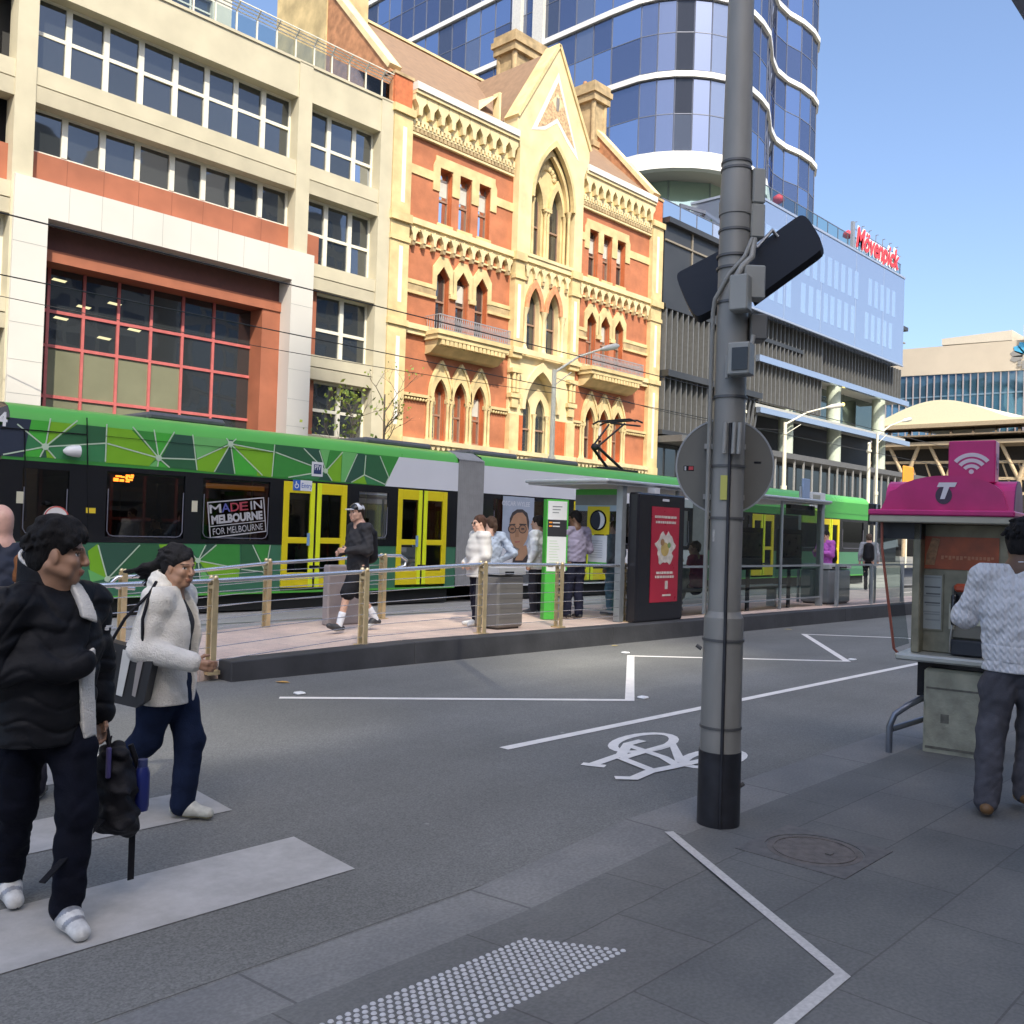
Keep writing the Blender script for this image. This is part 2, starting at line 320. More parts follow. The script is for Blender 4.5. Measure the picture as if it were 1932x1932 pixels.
struct(b.build('bicycle_symbol', WHITE))
for y0, y1, xe in ((3.85, 4.47, 3.02), (5.12, 5.66, 3.07), (6.35, 6.95, 3.05), (7.6, 8.2, 3.05)):
    b = MB(); b.quad((-4, y0, ZM), (xe, y0, ZM), (xe+.05, y1, ZM), (-4, y1, ZM)); struct(b.build('crosswalk_stripe', WORN))
b = MB(); q = [G(*p, 0) for p in ((1262, 1570), (1590, 1842), (1476, 1936))]; ribbon(b, [q[0], q[1], q[1]+(q[2]-q[1])*2], .052, .004); struct(b.build('pale_stone_inlay', STONEINLAY))
# ---- small things on the ground
def cast_cover():
    t = thing('manhole_cover', 'round cast iron access cover set in the bluestone pavers beside the pole', 'manhole cover', (4.85, 2.25, 0))
    c = G(1536, 1604, 0); t.location = c
    b = MB(); b.xy([(c.x+x, c.y+y) for x, y in ((-.3, -.3), (.3, -.3), (.3, .3), (-.3, .3))], -.02, .004, holes=[circle(c.x, c.y, .255, 36)], back=False); b.build('frame', mat('cover_frame', (.12, .115, .11), .6, .2, var=.3, scale=20), t)
    b = MB(); b.xy(circle(c.x, c.y, .245, 36), -.02, .001, back=False)
    b.xy(circle(c.x, c.y, .215, 36), 0, .005, holes=[circle(c.x, c.y, .205, 36)], back=False); b.box(c.x-.02, c.x+.02, c.y-.1, c.y-.07, 0, .006)
    b.build('lid', mat('cover_lid', (.13, .115, .105), .65, .1, var=.35, scale=18, bump=.3), t)
cast_cover()
t = thing('tactile_paving', 'patch of pale raised dots set into the pavement at the crossing', 'tactile paving', G(880, 1840, 0)); STUD = mat('pale_stud', (.52, .52, .53), .5, var=.15, scale=30)
A, Bc, Cc, Dd = G(992, 1750, 0), G(1176, 1785, 0), G(545, 1932, 0), G(845, 1932, 0)
ua = (Cc-A).normalized(); ub = (Bc-A); nb = 13; sp = ub.length/(nb-1); ub.normalize(); studs = []
for i in range(48):
    for j in range(nb):
        p = A+ua*(i*sp*1.04)+ub*(j*sp); p.z = edge_z(p.x)*.72*max(0, (p.y-2.0)/.86); studs.append((i, p))
sm = MB(); r = .0115
for k, (rr, zz) in enumerate(((1, 0), (.82, .0045))): pass
nn = 10; vs = [(r*q*math.cos(2*math.pi*a/nn), r*q*math.sin(2*math.pi*a/nn), z) for q, z in ((1.0, -.03), (1.0, .0015), (.72, .005)) for a in range(nn)]
fs = [(k*nn+a, k*nn+(a+1) % nn, (k+1)*nn+(a+1) % nn, (k+1)*nn+a) for k in range(2) for a in range(nn)]+[tuple(range(2*nn, 3*nn))]
def stud_mb(p): return [(v[0]+p.x, v[1]+p.y, v[2]+p.z) for v in vs]
vis = [p for i, p in studs if i < 34]; near = sorted(vis, key=lambda p: (p.x-1.9)**2+(p.y-2.2)**2)
first = None
for p in near[:100]:
    if first is None:
        m_ = MB(); m_.add([tuple(v) for v in vs], fs); first = m_.build('tactile_stud', STUD, t, local=True); first.location = p-t.location
    else: c = first.copy(); COL.objects.link(c); c.parent = t; c.location = p-t.location
m_ = MB()
for p in near[100:]+[p for i, p in studs if i >= 34]: m_.add(stud_mb(p), fs)
o = m_.build('tactile_stud', STUD, t); o['kind'] = 'stuff'
def leaf(p, col, lab, s=.05, rz=0.):
    b = MB(); pts = [(0, -1), (.45, -.4), (.5, .2), (0, 1), (-.5, .25), (-.42, -.4)]
    b.add([(p.x+s*(x*math.cos(rz)-y*math.sin(rz)), p.y+s*(x*math.sin(rz)+y*math.cos(rz)), p.z+.006+.012*abs(x)) for x, y in pts], [(0, 1, 2, 3), (0, 3, 4, 5)])
    o = b.build('fallen_leaf', mat('leaf_'+lab[:6], col, .6, var=.2), None); tag(o, lab, 'leaf', 'dry leaves lying on the road')
leaf(G(533, 1288, -.1), (.6, .33, .08), 'orange dry leaf lying on asphalt near the kerb end', .085, .7)
leaf(G(1160, 1219, -.1), (.5, .4, .15), 'yellow dry leaf lying by the platform kerb below the red poster', .07, 1.2)
leaf(G(1487, 1188, -.1), (.48, .4, .18), 'yellow dry leaf lying by the kerb between pole and phone booth', .085, .2)
for px, py, lab in ((565, 1310, 'white raised road stud at the start of the long zigzag line'), (1213, 1318, 'white raised road stud beside the corner of the zigzag line'), (1180, 1233, 'white raised road stud by the platform at the short cross line'), (1608, 1246, 'white raised road stud at the zigzag tip by the phone booth')):
    p = G(px, py, -.1); b = MB(); b.bbox(p.x-.05, p.x+.05, p.y-.05, p.y+.05, -.1, -.075, .02); tag(b.build('road_stud', mat('road_stud', (.75, .75, .74), .5), None), lab, 'road stud', 'raised studs along the zigzag line')
for px, py in ((655, 1255),): pass
# ================================================================ BUILDINGS
FY = 30.0
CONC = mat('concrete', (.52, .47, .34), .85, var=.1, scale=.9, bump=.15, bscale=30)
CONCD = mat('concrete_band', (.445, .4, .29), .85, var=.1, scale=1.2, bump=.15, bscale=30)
CLAD = mat('pale_cladding', (.6, .575, .52), .6, var=.04, scale=.6)
REDP = mat('terracotta_panel', (.34, .115, .06), .7, var=.16, scale=1.1)
FRAME = mat('cream_frame', (.72, .69, .58), .5, var=.05)
GLASSD = mirror_mat('dark_office_glass', (.03, .034, .036), (.6, .64, .7), .13, .85, .02, .1, .3, 1.45)
PINKM = mat('red_mullion', (.5, .13, .12), .5, var=.1)
t = thing('office_building', 'long concrete office building with cream window grids, red panels and a big pale portal', 'building', (14, FY, 0))
def part(name, mb, m, par=t, **k): return mb.build(name, m, par, **k)
xp = [(-11.5, -10.9), (-.6, 0.0), (9.87, 10.45), (19.62, 20.2), (23.5, 24.1)]
Zb = dict(par=(17.45, 18.75), s1=(14.02, 15.08))
b = MB()                                            # frame: columns and bands butted between them
for x0, x1 in xp: b = MB(); b.box(x0, x1, FY-.05, FY+.6, -.1, 18.78); part('column', b, CONC)
b = MB(); bays = [(xp[i][1], xp[i+1][0]) for i in range(4)]
for i, (x0, x1) in enumerate(bays):
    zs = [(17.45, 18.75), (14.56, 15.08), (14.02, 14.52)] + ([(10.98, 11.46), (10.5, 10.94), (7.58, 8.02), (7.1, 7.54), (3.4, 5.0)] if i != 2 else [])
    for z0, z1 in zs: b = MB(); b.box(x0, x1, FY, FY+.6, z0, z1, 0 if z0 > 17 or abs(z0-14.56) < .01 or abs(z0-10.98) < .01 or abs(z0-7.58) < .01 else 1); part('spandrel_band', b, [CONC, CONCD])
    b = MB(); b.box(x0, x1, FY+.03, FY+.6, 14.5, 14.58, 1); part('band_groove', b, [CONC, CONCD])
b = MB(); b.box(9.9, 24.1, FY-.05, FY+3, 18.75, 18.85, 0); part('parapet_cap', b, CONC)
b = MB(); b.box(-12, 24.05, FY+.95, FY+26, 10.6, 17.45); b.box(-12, 24.05, FY+.4, FY+26, 17.46, 18.5); b.box(-12, 10.3, FY+.75, FY+26, -.1, 10.59); b.box(20.2, 24.05, FY+.75, FY+26, -.1, 10.59); b.box(10.31, 20.19, FY+2.45, FY+26, -.1, 10.59); part('core', b, mat('core_dark', (.05, .05, .05), .9, var=0))
def office_window(x0, x1, z0, z1, mull, hz, y=FY+.5):
    f = MB(); w = .09
    f.box(x0, x1, y-.03, y+.06, z0, z0+.08); f.box(x0, x1, y-.03, y+.06, z1-.08, z1); f.box(x0, x0+.08, y-.03, y+.06, z0+.08, z1-.08); f.box(x1-.08, x1, y-.03, y+.06, z0+.08, z1-.08)
    for m in mull: f.box(m-w, m+w, y-.05, y+.06, z0+.08, z1-.08)
    for h in hz:
        e = [x0+.08]+sum([[m-w, m+w] for m in mull], [])+[x1-.08]
        for k in range(0, len(e), 2): f.box(e[k], e[k+1], y-.03, y+.05, h-.06, h+.06)
    o = part('window', f, FRAME); g = MB()
    e = [x0+.04]+list(mull)+[x1-.04]; hh = [z0+.04]+list(hz)+[z1-.04]
    for k in range(len(e)-1):
        for j in range(len(hh)-1):
            tl = random.uniform(-.02, .02); ty = random.uniform(-.035, .025)
            g.quad((e[k], y+.03+tl, hh[j]), (e[k+1], y+.03-tl, hh[j]), (e[k+1], y+.03-tl+ty, hh[j+1]), (e[k], y+.03+tl+ty, hh[j+1]))
    part('pane', g, GLASSD, o); return o
s_ = 30.5/30
M3 = [11.52, 12.7, 13.85, 15.05, 16.2, 17.32, 18.45]
for bx in (0, -10.15, -20.3):
    x0 = 10.45+bx; x1 = 19.62+bx; mm = [m+bx for m in M3]
    if x1 < -9: break
    office_window(x0, x1, 15.08, 17.45, mm, [16.35]); office_window(x0, x1, 12.66, 14.02, mm, [])
office_window(20.2, 23.5, 15.08, 17.45, [21.35, 22.55], [16.1]); office_window(20.2, 23.5, 11.46, 14.02, [21.35, 22.5], [12.7])
office_window(20.95, 23.5, 8.02, 10.5, [22.25], [9.1]); office_window(20.95, 23.5, 5.0, 7.1, [22.25], [6.0])
for x0, x1 in ((-.0, 9.87),): office_window(x0, x1, 8.02, 10.5, [1.2, 2.5, 3.8, 5.1, 6.4, 7.7], [9.1]); office_window(x0, x1, 5.0, 7.1, [1.2, 2.5, 3.8, 5.1, 6.4, 7.7], [6])
for q_ in ((10.45, 19.62, FY+.35, FY+.6, 11.7, 12.66), (0, 9.87, FY+.35, FY+.6, 11.46, 12.66), (20.2, 20.95, FY+.3, FY+.46, 11.46, 12.6), (20.2, 20.95, FY+.3, FY+.6, 8.02, 10.5), (20.2, 20.95, FY+.3, FY+.6, 5.0, 7.1)): b = MB(); b.box(*q_); part('red_panel', b, REDP)
pm = MB()
for k in range(1, 8):
    x = 10.45+k*1.146; pm.box(x-.006, x+.006, FY+.345, FY+.352, 11.7, 12.66)
part('panel_joint', pm, mat('joint', (.2, .07, .04), .8, var=0))
# portal
b = MB(); PO = [(9.93, -.1), (10.9, -.1), (10.9, 10.58), (19.5, 10.58), (19.5, -.1), (20.45, -.1), (20.45, 11.68), (9.93, 11.68)]
b.xz(PO, FY-.18, FY+.62); ptl = part('portal', b, CLAD)
b = MB()
for x in (11.5, 12.5, 13.5, 14.5, 15.5, 16.5, 17.5, 18.5): b.box(x-.005, x+.005, FY-.184, FY-.17, 10.58, 11.68)
for z in (3.5, 5.2, 6.2, 7.3, 8.6, 9.7): b.box(9.93, 10.9, FY-.184, FY-.17, z-.005, z+.005); b.box(19.5, 20.45, FY-.184, FY-.17, z-.005, z+.005)
part('cladding_joint', b, mat('clad_joint', (.3, .3, .29), .8, var=0), ptl)
b = MB(); b.box(10.9, 19.5, FY+.62, FY+.9, 9.82, 10.58); part('lintel_recess', b, mat('recess_red_shade', (.13, .05, .04), .8, var=.1))  # dark red: the portal's cast shadow is put into this colour
b = MB(); b.box(10.9, 19.5, FY+.45, FY+1.4, 9.46, 9.82); b.box(18.75, 19.5, FY+.5, FY+1.4, -.1, 9.46); b.box(10.4, 10.95, FY+.7, FY+1.4, -.1, 9.46); part('terracotta_frame', b, REDP)
gy = FY+1.3
b = MB(); vx = [11.53, 12.64, 13.78, 14.92, 16.07, 17.25]
for x in vx: b.box(x-.045, x+.045, gy-.06, gy+.05, -.1, 9.46)
e = [10.95]+sum([[x-.045, x+.045] for x in vx], [])+[18.75]
for z in (1.6, 3.3, 5.4, 7.0, 8.1): 
    for k in range(0, len(e), 2): b.box(e[k], e[k+1], gy-.05, gy+.04, z-.05, z+.05)
o = part('portal_window', b, PINKM)
b = MB(); e = [10.9]+vx+[18.8]
OLIVE = mirror_mat('bronze_glass', (.045, .045, .035), (.8, .8, .72), .14, .85, .03, .06, .3)
zz = [-.1, 1.6, 3.3, 5.4, 7.0, 8.1, 9.5]
for k in range(7):
    for j in range(6):
        tl = random.uniform(-.006, .006); b.quad((e[k], gy+tl, zz[j]), (e[k+1], gy-tl, zz[j]), (e[k+1], gy-tl, zz[j+1]), (e[k], gy+tl, zz[j+1]), 1 if (j in (2, 3) and k in (1, 2, 3, 4)) or (j == 2 and k == 5) else 0)
part('pane', b, [GLASSD, mat('olive_pane_glass', (.2, .2, .13), .12, var=.12, scale=.8)], o)  # lower middle panes get a paler olive material
b = MB()
for x, z in ((11.6, 9.1), (13.4, 8.7), (12.4, 8.4), (14.1, 7.95), (11.7, 7.9), (13.1, 7.5)): b.quad((x, gy-.012, z), (x+.42, gy-.012, z-.02), (x+.5, gy-.012, z+.06), (x+.08, gy-.012, z+.08))
part('ceiling_light', b, emit_mat('ceiling_lamp', (1, .9, .5), .55), o)
b = MB()                                             # terrace rail
for i in range(26): 
    x = 4+i*.82; b.bar((x, FY+.25, 18.85), (x, FY+.25, 19.75), .05, .05); b.bar((x, FY+.25, 19.75), (x, FY+.02, 19.98), .045, .045)
for y, z in ((FY+.02, 19.98), (FY+.1, 19.9), (FY+.18, 19.82), (FY+.25, 19.72)): b.bar((4, y, z), (24.1, y, z), .035, .035)
part('terrace_rail', b, FRAME); b = MB(); b.box(4, 24.1, FY+.28, FY+.29, 18.88, 19.65); part('rail_glass', b, glass_mat('rail_glass', (.9, .97, .97), .85))
# tower block standing behind the terrace
t2 = thing('apartment_block', 'cream tower block rising behind the concrete terrace', 'building', (22, 56, 0))
b = MB(); TY = 54.
for x0, x1 in ((5, 14.2), (15.6, 16.4), (17.9, 18.5), (20.3, 21.2), (24.5, 25.1), (28.9, 30.2)): b.box(x0, x1, TY, TY+.6, 0, 60)
for k in range(14): b.box(5, 30.2, TY+.05, TY+.5, 21.4+k*3.1, 22.6+k*3.1)
b.box(5, 30.2, TY+.6, TY+14, 0, 60); part('wall', b, mat('cream_render', (.6, .58, .48), .8, var=.06, scale=.5), t2)
for k in range(9):
    b = MB(); z0 = 22.6+k*3.1; b.box(14.2, 28.9, TY+.35, TY+.42, z0, z0+1.9); o = part('window', b, GLASSD, t2)
    f = MB(); 
    for x in (15, 17.1, 19.3, 22, 23.3, 26.2, 27.6): f.box(x-.06, x+.06, TY+.3, TY+.4, z0, z0+1.9)
    f.box(14.2, 28.9, TY+.28, TY+.36, z0+1.1, z0+1.2); part('sash', f, FRAME, o)
# ---------------------------------------------------------------- red brick Gothic building
def brick_mat():
    m = paver_mat('red_brick', (.62, .16, .052), (.51, .13, .045), (.48, .18, .09), .23, .075, .008, .5, .85); nt = m.node_tree
    mp = [n for n in nt.nodes if n.type == 'MAPPING'][0]; mp.inputs['Rotation'].default_value = (R(-90), 0, 0); return m
BRICK = brick_mat()
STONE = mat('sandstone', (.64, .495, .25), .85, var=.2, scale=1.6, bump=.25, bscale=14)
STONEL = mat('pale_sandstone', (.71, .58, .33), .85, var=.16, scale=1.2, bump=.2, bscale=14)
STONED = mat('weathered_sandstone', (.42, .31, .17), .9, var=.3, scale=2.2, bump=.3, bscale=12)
SLATE = mat('brown_roof_tiles', (.25, .16, .10), .8, var=.14, scale=3, bump=.2)
WINF = mat('sash_brown', (.32, .2, .14), .6, var=.1)
PANE = mirror_mat('old_window_glass', (.035, .038, .04), (.9, .92, .95), .1, .9, .04, .08, .8)
PALE = mat('white_tile_strip', (.78, .74, .64), .5, var=.06)
LEAD = mat('lead_gutter', (.5, .48, .45), .5, .2, var=.1)
g = thing('gothic_building', 'red brick Gothic building with sandstone trim and a tall pointed gable', 'building', (33.5, FY, 0))
def gp_(name, mb, m, par=g, **k): return mb.build(name, m, par, **k)
L0, L1, C0, C1, R0, R1 = 25.1, 31.45, 31.45, 36.15, 36.15, 42.35
WL = [27.25, 28.42, 29.6]; WR = [37.5, 38.65, 39.82]
openL = []
def bay(xa, xb, ws):
    holes = []; F = FY+.15
    for cx in ws:
        holes += [arch(cx, .78, 5.38, 7.15, 8.0), [(cx-.37, 10.12), (cx+.37, 10.12), (cx+.37, 12.38), (cx, 12.86), (cx-.37, 12.38)], [(cx-.37, 14.66), (cx+.37, 14.66), (cx+.37, 16.9), (cx+.28, 17.03), (cx-.28, 17.03), (cx-.37, 16.9)]]
    b = MB(); b.xz(rect(xa, xb, -.1, 19.8), F, F+.42, 0, holes); gp_('wall', b, BRICK)
    trim = MB()
    # upper floor: stepped stone band round square-headed windows
    lo, hi = ws[0]-.75, ws[2]+.75
    st = [(xa, 16.42), (lo-.0, 16.42), (lo, 16.42)]
    poly = [(xa, 16.36), (lo, 16.36), (lo, 15.9), (hi, 15.9), (hi, 16.36), (xb, 16.36), (xb, 16.74), (hi+.05, 16.74), (hi-.12, 17.1), (hi-.12, 17.5), (lo+.12, 17.5), (lo+.12, 17.1), (lo-.05, 16.74), (xa, 16.74)]
    hol = [[(cx-.372, 15.905), (cx+.372, 15.905), (cx+.372, 16.9), (cx+.28, 17.03), (cx-.28, 17.03), (cx-.372, 16.9)] for cx in ws]
    # cut open bottoms by building piers between windows
    cols = [lo]+sum([[cx-.37, cx+.37] for cx in ws], [])+[hi]
    trim.xz([(xa, 16.36), (lo, 16.36), (lo, 16.74), (xa, 16.74)], F-.05, F+.01); trim.xz([(hi, 16.36), (xb, 16.36), (xb, 16.74), (hi, 16.74)], F-.05, F+.01)
    for k in range(0, 8, 2): trim.xz(rect(cols[k], cols[k+1], 16.0, 17.04), F-.05, F+.01)
    trim.xz([(lo, 17.04), (hi, 17.04), (hi-.12, 17.3), (hi-.12, 17.5), (lo+.12, 17.5), (lo+.12, 17.3)], F-.05, F+.01)
    for cx in ws: trim.box(cx-.45, cx+.45, F-.06, F+.2, 14.46, 14.66)
    gp_('stone_trim', trim, [STONE, STONED]); trim = MB()
    # middle floor: stone heads following the pointed openings
    for k, cx in enumerate(ws):
        trim.xz([(cx-.6, 11.75), (cx-.375, 11.75), (cx-.375, 12.38), (cx, 12.86), (cx+.375, 12.38), (cx+.375, 11.75), (cx+.6, 11.75), (cx+.6, 12.75), (cx+.22, 13.25), (cx-.22, 13.25), (cx-.6, 12.75)], F-.06, F+.01)
    for x0, x1 in ((xa, ws[0]-.4), (ws[2]+.4, xb)):
        trim.box(x0, x1, F-.07, F+.01, 11.78, 11.95); trim.box(x0, x1, F-.1, F+.01, 11.36, 11.48); trim.box(x0, x1, F-.04, F+.01, 11.48, 11.78, 1)
    for cx in (ws[0]-.01, ws[1]): trim.box(cx+.4, cx+.78, F-.12, F+.01, 11.55, 11.75)
    gp_('stone_trim', trim, [STONE, STONED]); trim = MB()
    # ground floor: pointed hood arches and colonettes
    for cx in ws:
        outer = arch(cx, 1.14, 7.15, 7.2, 8.62)[2:]; inner = arch(cx, .79, 7.15, 7.16, 8.0)[2:]
        trim.xz(outer+inner[::-1], F-.14, F+.01)
        outer2 = arch(cx, 1.3, 7.15, 7.2, 8.8)[2:]; inner2 = arch(cx, 1.14, 7.15, 7.16, 8.62)[2:]; trim.xz(outer2+inner2[::-1], F-.2, F-.02)
    for cx in [ws[0]-.56, (ws[0]+ws[1])/2, (ws[1]+ws[2])/2, ws[2]+.56]:
        for dx in (-.1, .1): trim.tube([(cx+dx, F-.06, 5.3), (cx+dx, F-.06, 5.5), (cx+dx, F-.06, 6.85), (cx+dx, F-.06, 7.1)], [.11, .07, .07, .12], 8)
        trim.box(cx-.2, cx+.2, F-.15, F+.05, 7.0, 7.17)
    for x0, x1 in ((xa, ws[0]-.7), (ws[2]+.7, xb)):
        trim.box(x0, x1, F-.16, F+.01, 7.08, 7.2)
        n = int((x1-x0)/.16)
        for k in range(n): trim.ball((x0+(k+.5)*(x1-x0)/n, F-.06, 6.98), .085, 6)
    gp_('stone_trim', trim, [STONE, STONED])
    for kind in range(3):
        for cx in ws:
            z0, z1 = ((5.38, 8.0), (10.12, 12.86), (14.66, 17.03))[kind]; y = F+.3; hw = .39
            f = MB(); zm = z0+(z1-z0)*(.46 if kind else .42)
            f.box(cx-hw, cx-hw+.06, y-.03, y+.06, z0, z1); f.box(cx+hw-.06, cx+hw, y-.03, y+.06, z0, z1); f.box(cx-hw+.06, cx+hw-.06, y-.05, y+.06, zm-.04, zm+.04); f.box(cx-hw+.06, cx+hw-.06, y-.03, y+.06, z0, z0+.08)
            o = gp_('window', f, WINF); p = MB(); ty = random.uniform(-.02, .02); p.quad((cx-hw, y+.03, z0), (cx+hw, y+.03, z0), (cx+hw, y+.03+ty, z1), (cx-hw, y+.03+ty, z1))
            if kind == 2 or random.random() < .3: p.box(cx-hw+.06, cx+hw-.06, y+.004, y+.02, zm+.2, zm+.95, 1)
            gp_('pane', p, [PANE, mat('blind', (.55, .55, .5), .8, var=.05)], o)
bay(L0, L1, WL); bay(R0, R1, WR)
b = MB(); b.box(24.15, 43.3, FY+.6, FY+10, -.1, 19.7); gp_('core', b, mat('core_brick', (.12, .05, .03), .9, var=.1))
# piers
b = MB(); 
for x0, x1 in ((24.12, 25.1), (42.35, 43.32)):
    b.box(x0, x1, FY-.1, FY+.62, -.1, 18.5); b.box(x0-.06, x1+.06, FY-.22, FY+.1, 14.1, 14.45); b.box(x0-.04, x1+.04, FY-.16, FY+.1, 13.3, 13.5); b.box(x0-.05, x1+.05, FY-.18, FY+.1, 9.85, 10.1); b.box(x0-.08, x1+.08, FY-.2, FY+.62, 18.5, 18.8); b.box(x0-.02, x1+.02, FY-.14, FY+.1, 4.9, 5.3)
for x0, x1 in ((31.42, 32.05), (35.5, 36.12)):
    b.box(x0, x1, FY-.2, FY+.5, 9.6, 14.45); b.box(x0-.06, x1+.06, FY-.3, FY, 14.1, 14.47); b.box(x0-.05, x1+.05, FY-.27, FY, 13.25, 13.42); b.box(x0, x1, FY-.12, FY+.5, -.1, 7.0)
    b.box(x0-.02, x1+.05, FY-.24, FY+.1, 8.9, 9.1); b.box(x0-.02, x1+.05, FY-.2, FY+.1, 7.75, 7.95); b.tube([((x0+x1)/2-.1, FY-.12, 8.0), ((x0+x1)/2-.1, FY-.12, 8.9)], .1, 8); b.tube([((x0+x1)/2+.15, FY-.12, 8.0), ((x0+x1)/2+.15, FY-.12, 8.9)], .1, 8); b.box(x0+.1, x1-.1, FY-.14, FY+.1, 7.3, 7.75)
gp_('pier', b, STONE)
b = MB()
for x0, x1 in ((24.15, 25.08), (42.36, 43.28)): b.box(x0, x1, FY-.02, FY+.6, 18.8, 20.05)
gp_('pier_cap', b, mat('cap_brick', (.5, .15, .06), .8, var=.2, scale=5))
b = MB()
for x0, x1 in ((24.15, 25.08), (42.36, 43.28)): b.box(x0-.05, x1+.05, FY-.07, FY+.65, 20.05, 20.17)
gp_('coping', b, STONED)
b = MB()
for x, z0, z1, yy in ((24.68, 14.9, 18.0, -.104), (24.68, 10.8, 13.1, -.104), (24.68, 5.8, 9.4, -.104), (42.85, 14.9, 18.0, -.104), (42.85, 10.8, 13.1, -.104), (42.85, 5.8, 9.4, -.104), (31.72, 10.5, 13.0, -.204), (35.8, 10.5, 13.0, -.204)): b.box(x-.1, x+.1, FY+yy, FY+yy+.05, z0, z1)
gp_('white_strip', b, PALE)
# string courses, corbels, cornice
for x0, x1, yo in ((25.1, 31.4, 0), (32.05, 35.5, -.05), (36.12, 42.35, 0)):
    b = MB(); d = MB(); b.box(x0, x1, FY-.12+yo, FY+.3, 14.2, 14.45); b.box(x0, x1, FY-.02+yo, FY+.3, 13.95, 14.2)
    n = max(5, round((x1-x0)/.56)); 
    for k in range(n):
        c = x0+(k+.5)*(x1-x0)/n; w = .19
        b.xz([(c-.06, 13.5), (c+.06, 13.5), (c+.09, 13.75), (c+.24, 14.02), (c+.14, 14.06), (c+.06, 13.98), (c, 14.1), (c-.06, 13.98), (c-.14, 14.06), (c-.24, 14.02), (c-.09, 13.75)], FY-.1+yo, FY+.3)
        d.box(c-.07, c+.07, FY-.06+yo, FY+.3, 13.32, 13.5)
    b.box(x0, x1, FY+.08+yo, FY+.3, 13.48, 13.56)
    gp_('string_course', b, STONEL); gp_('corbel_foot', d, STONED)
for x0, x1 in ((25.1, 31.35), (36.35, 42.35)):
    b = MB(); d = MB(); b.box(x0, x1, FY-.02, FY+.3, 18.5, 18.62); b.box(x0, x1, FY-.02, FY+.3, 18.24, 18.32); d.box(x0, x1, FY+.06, FY+.3, 18.0, 18.5); b.box(x0, x1, FY+.0, FY+.3, 17.93, 18.02)
    n = round((x1-x0)/.22)
    for k in range(n):
        c = x0+(k+.5)*(x1-x0)/n; b.box(c-.06, c+.06, FY-.06, FY+.2, 18.32, 18.5); d.box(c-.08, c+.08, FY-.02, FY+.2, 18.06, 18.22)
    b.box(x0, x1, FY+.08, FY+.3, 18.62, 19.55)
    n = round((x1-x0)/.62)
    for k in range(n):
        c = x0+(k+.5)*(x1-x0)/n
        b.xz([(c-.08, 18.7), (c+.08, 18.7), (c+.12, 19.05), (c+.3, 19.3), (c+.3, 19.55), (c-.3, 19.55), (c-.3, 19.3), (c-.12, 19.05)], FY-.2, FY+.3)
    b.box(x0, x1, FY-.28, FY+.3, 19.55, 19.68)
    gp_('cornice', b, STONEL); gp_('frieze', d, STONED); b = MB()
    # sills and base
    b.box(x0, x1, FY-.1, FY+.3, 9.86, 10.08); b.box(x0, x1, FY-.02, FY+.3, 9.66, 9.86)
    gp_('sill_course', b, STONEL); b = MB()
    b.box(x0-.1, x1, FY-.25, FY+.3, 5.12, 5.32)
    n = round((x1-x0)/.3)
    for k in range(n): c = x0+(k+.5)*(x1-x0)/n; b.xz([(c-.15, 5.12), (c, 4.8), (c+.15, 5.12)], FY-.18, FY+.3)
    b.box(x0, x1, FY-.06, FY+.3, 3.6, 5.12); gp_('base_course', b, STONEL)
b = MB()
b.box(31.4, 36.15, FY-.25, FY-.121, 5.12, 5.32)
for k in range(15): c = 31.5+.16+k*.305; b.xz([(c-.15, 5.12), (c, 4.8), (c+.15, 5.12)], FY-.18, FY-.12)
b.box(31.4, 36.15, FY-.28, FY-.201, 9.82, 10.08)
gp_('base_course', b, STONEL)
for x0, x1 in ((25.1, 31.3), (36.4, 42.35)): b = MB(); b.box(x0, x1, FY-.34, FY+.3, 19.7, 19.98); b.box(x0, x1, FY-.3, FY+.6, 19.98, 20.02); gp_('gutter', b, mat('pale_gutter', (.68, .66, .6), .6, var=.06))
# central bay
CF = FY-.1
b = MB()
hole = arch(33.93, 3.16, 14.6, 17.3, 20.4, 12)
b.xz([(31.45, 14.45), (36.15, 14.45), (36.15, 19.3), (36.5, 20.2), (36.5, 20.75), (33.95, 25.0), (31.25, 20.75), (31.25, 20.2), (31.45, 19.3)], CF-.12, CF+.8, 0, [hole], True)
gp_('gable', b, STONEL)
b = MB()
o1 = arch(33.93, 3.16, 14.6, 17.3, 20.4, 12)[2:]; i1 = arch(33.93, 2.86, 14.6, 17.3, 20.1, 12)[2:]
b.xz(o1+i1[::-1], CF-.18, CF+.05)
o1 = arch(33.93, 2.8, 14.6, 17.3, 20.0, 12)[2:]; i1 = arch(33.93, 2.5, 14.6, 17.3, 19.7, 12)[2:]
b.xz(o1+i1[::-1], CF+.1, CF+.3)
for s in (-1, 1): b.tube([(33.93+s*1.32, CF+.05, 14.6), (33.93+s*1.32, CF+.05, 17.0), (33.93+s*1.32, CF+.05, 17.3)], [.09, .08, .14], 8)
for s, a in ((-1, (31.25, 20.75)), (1, (36.5, 20.75))):    # raised coping along the gable
    b.bar((a[0]-.05*s*-1, CF+.25, a[1]-.05), (33.95, CF+.25, 25.05), .9, .16)
gp_('gable_moulding', b, STONE)
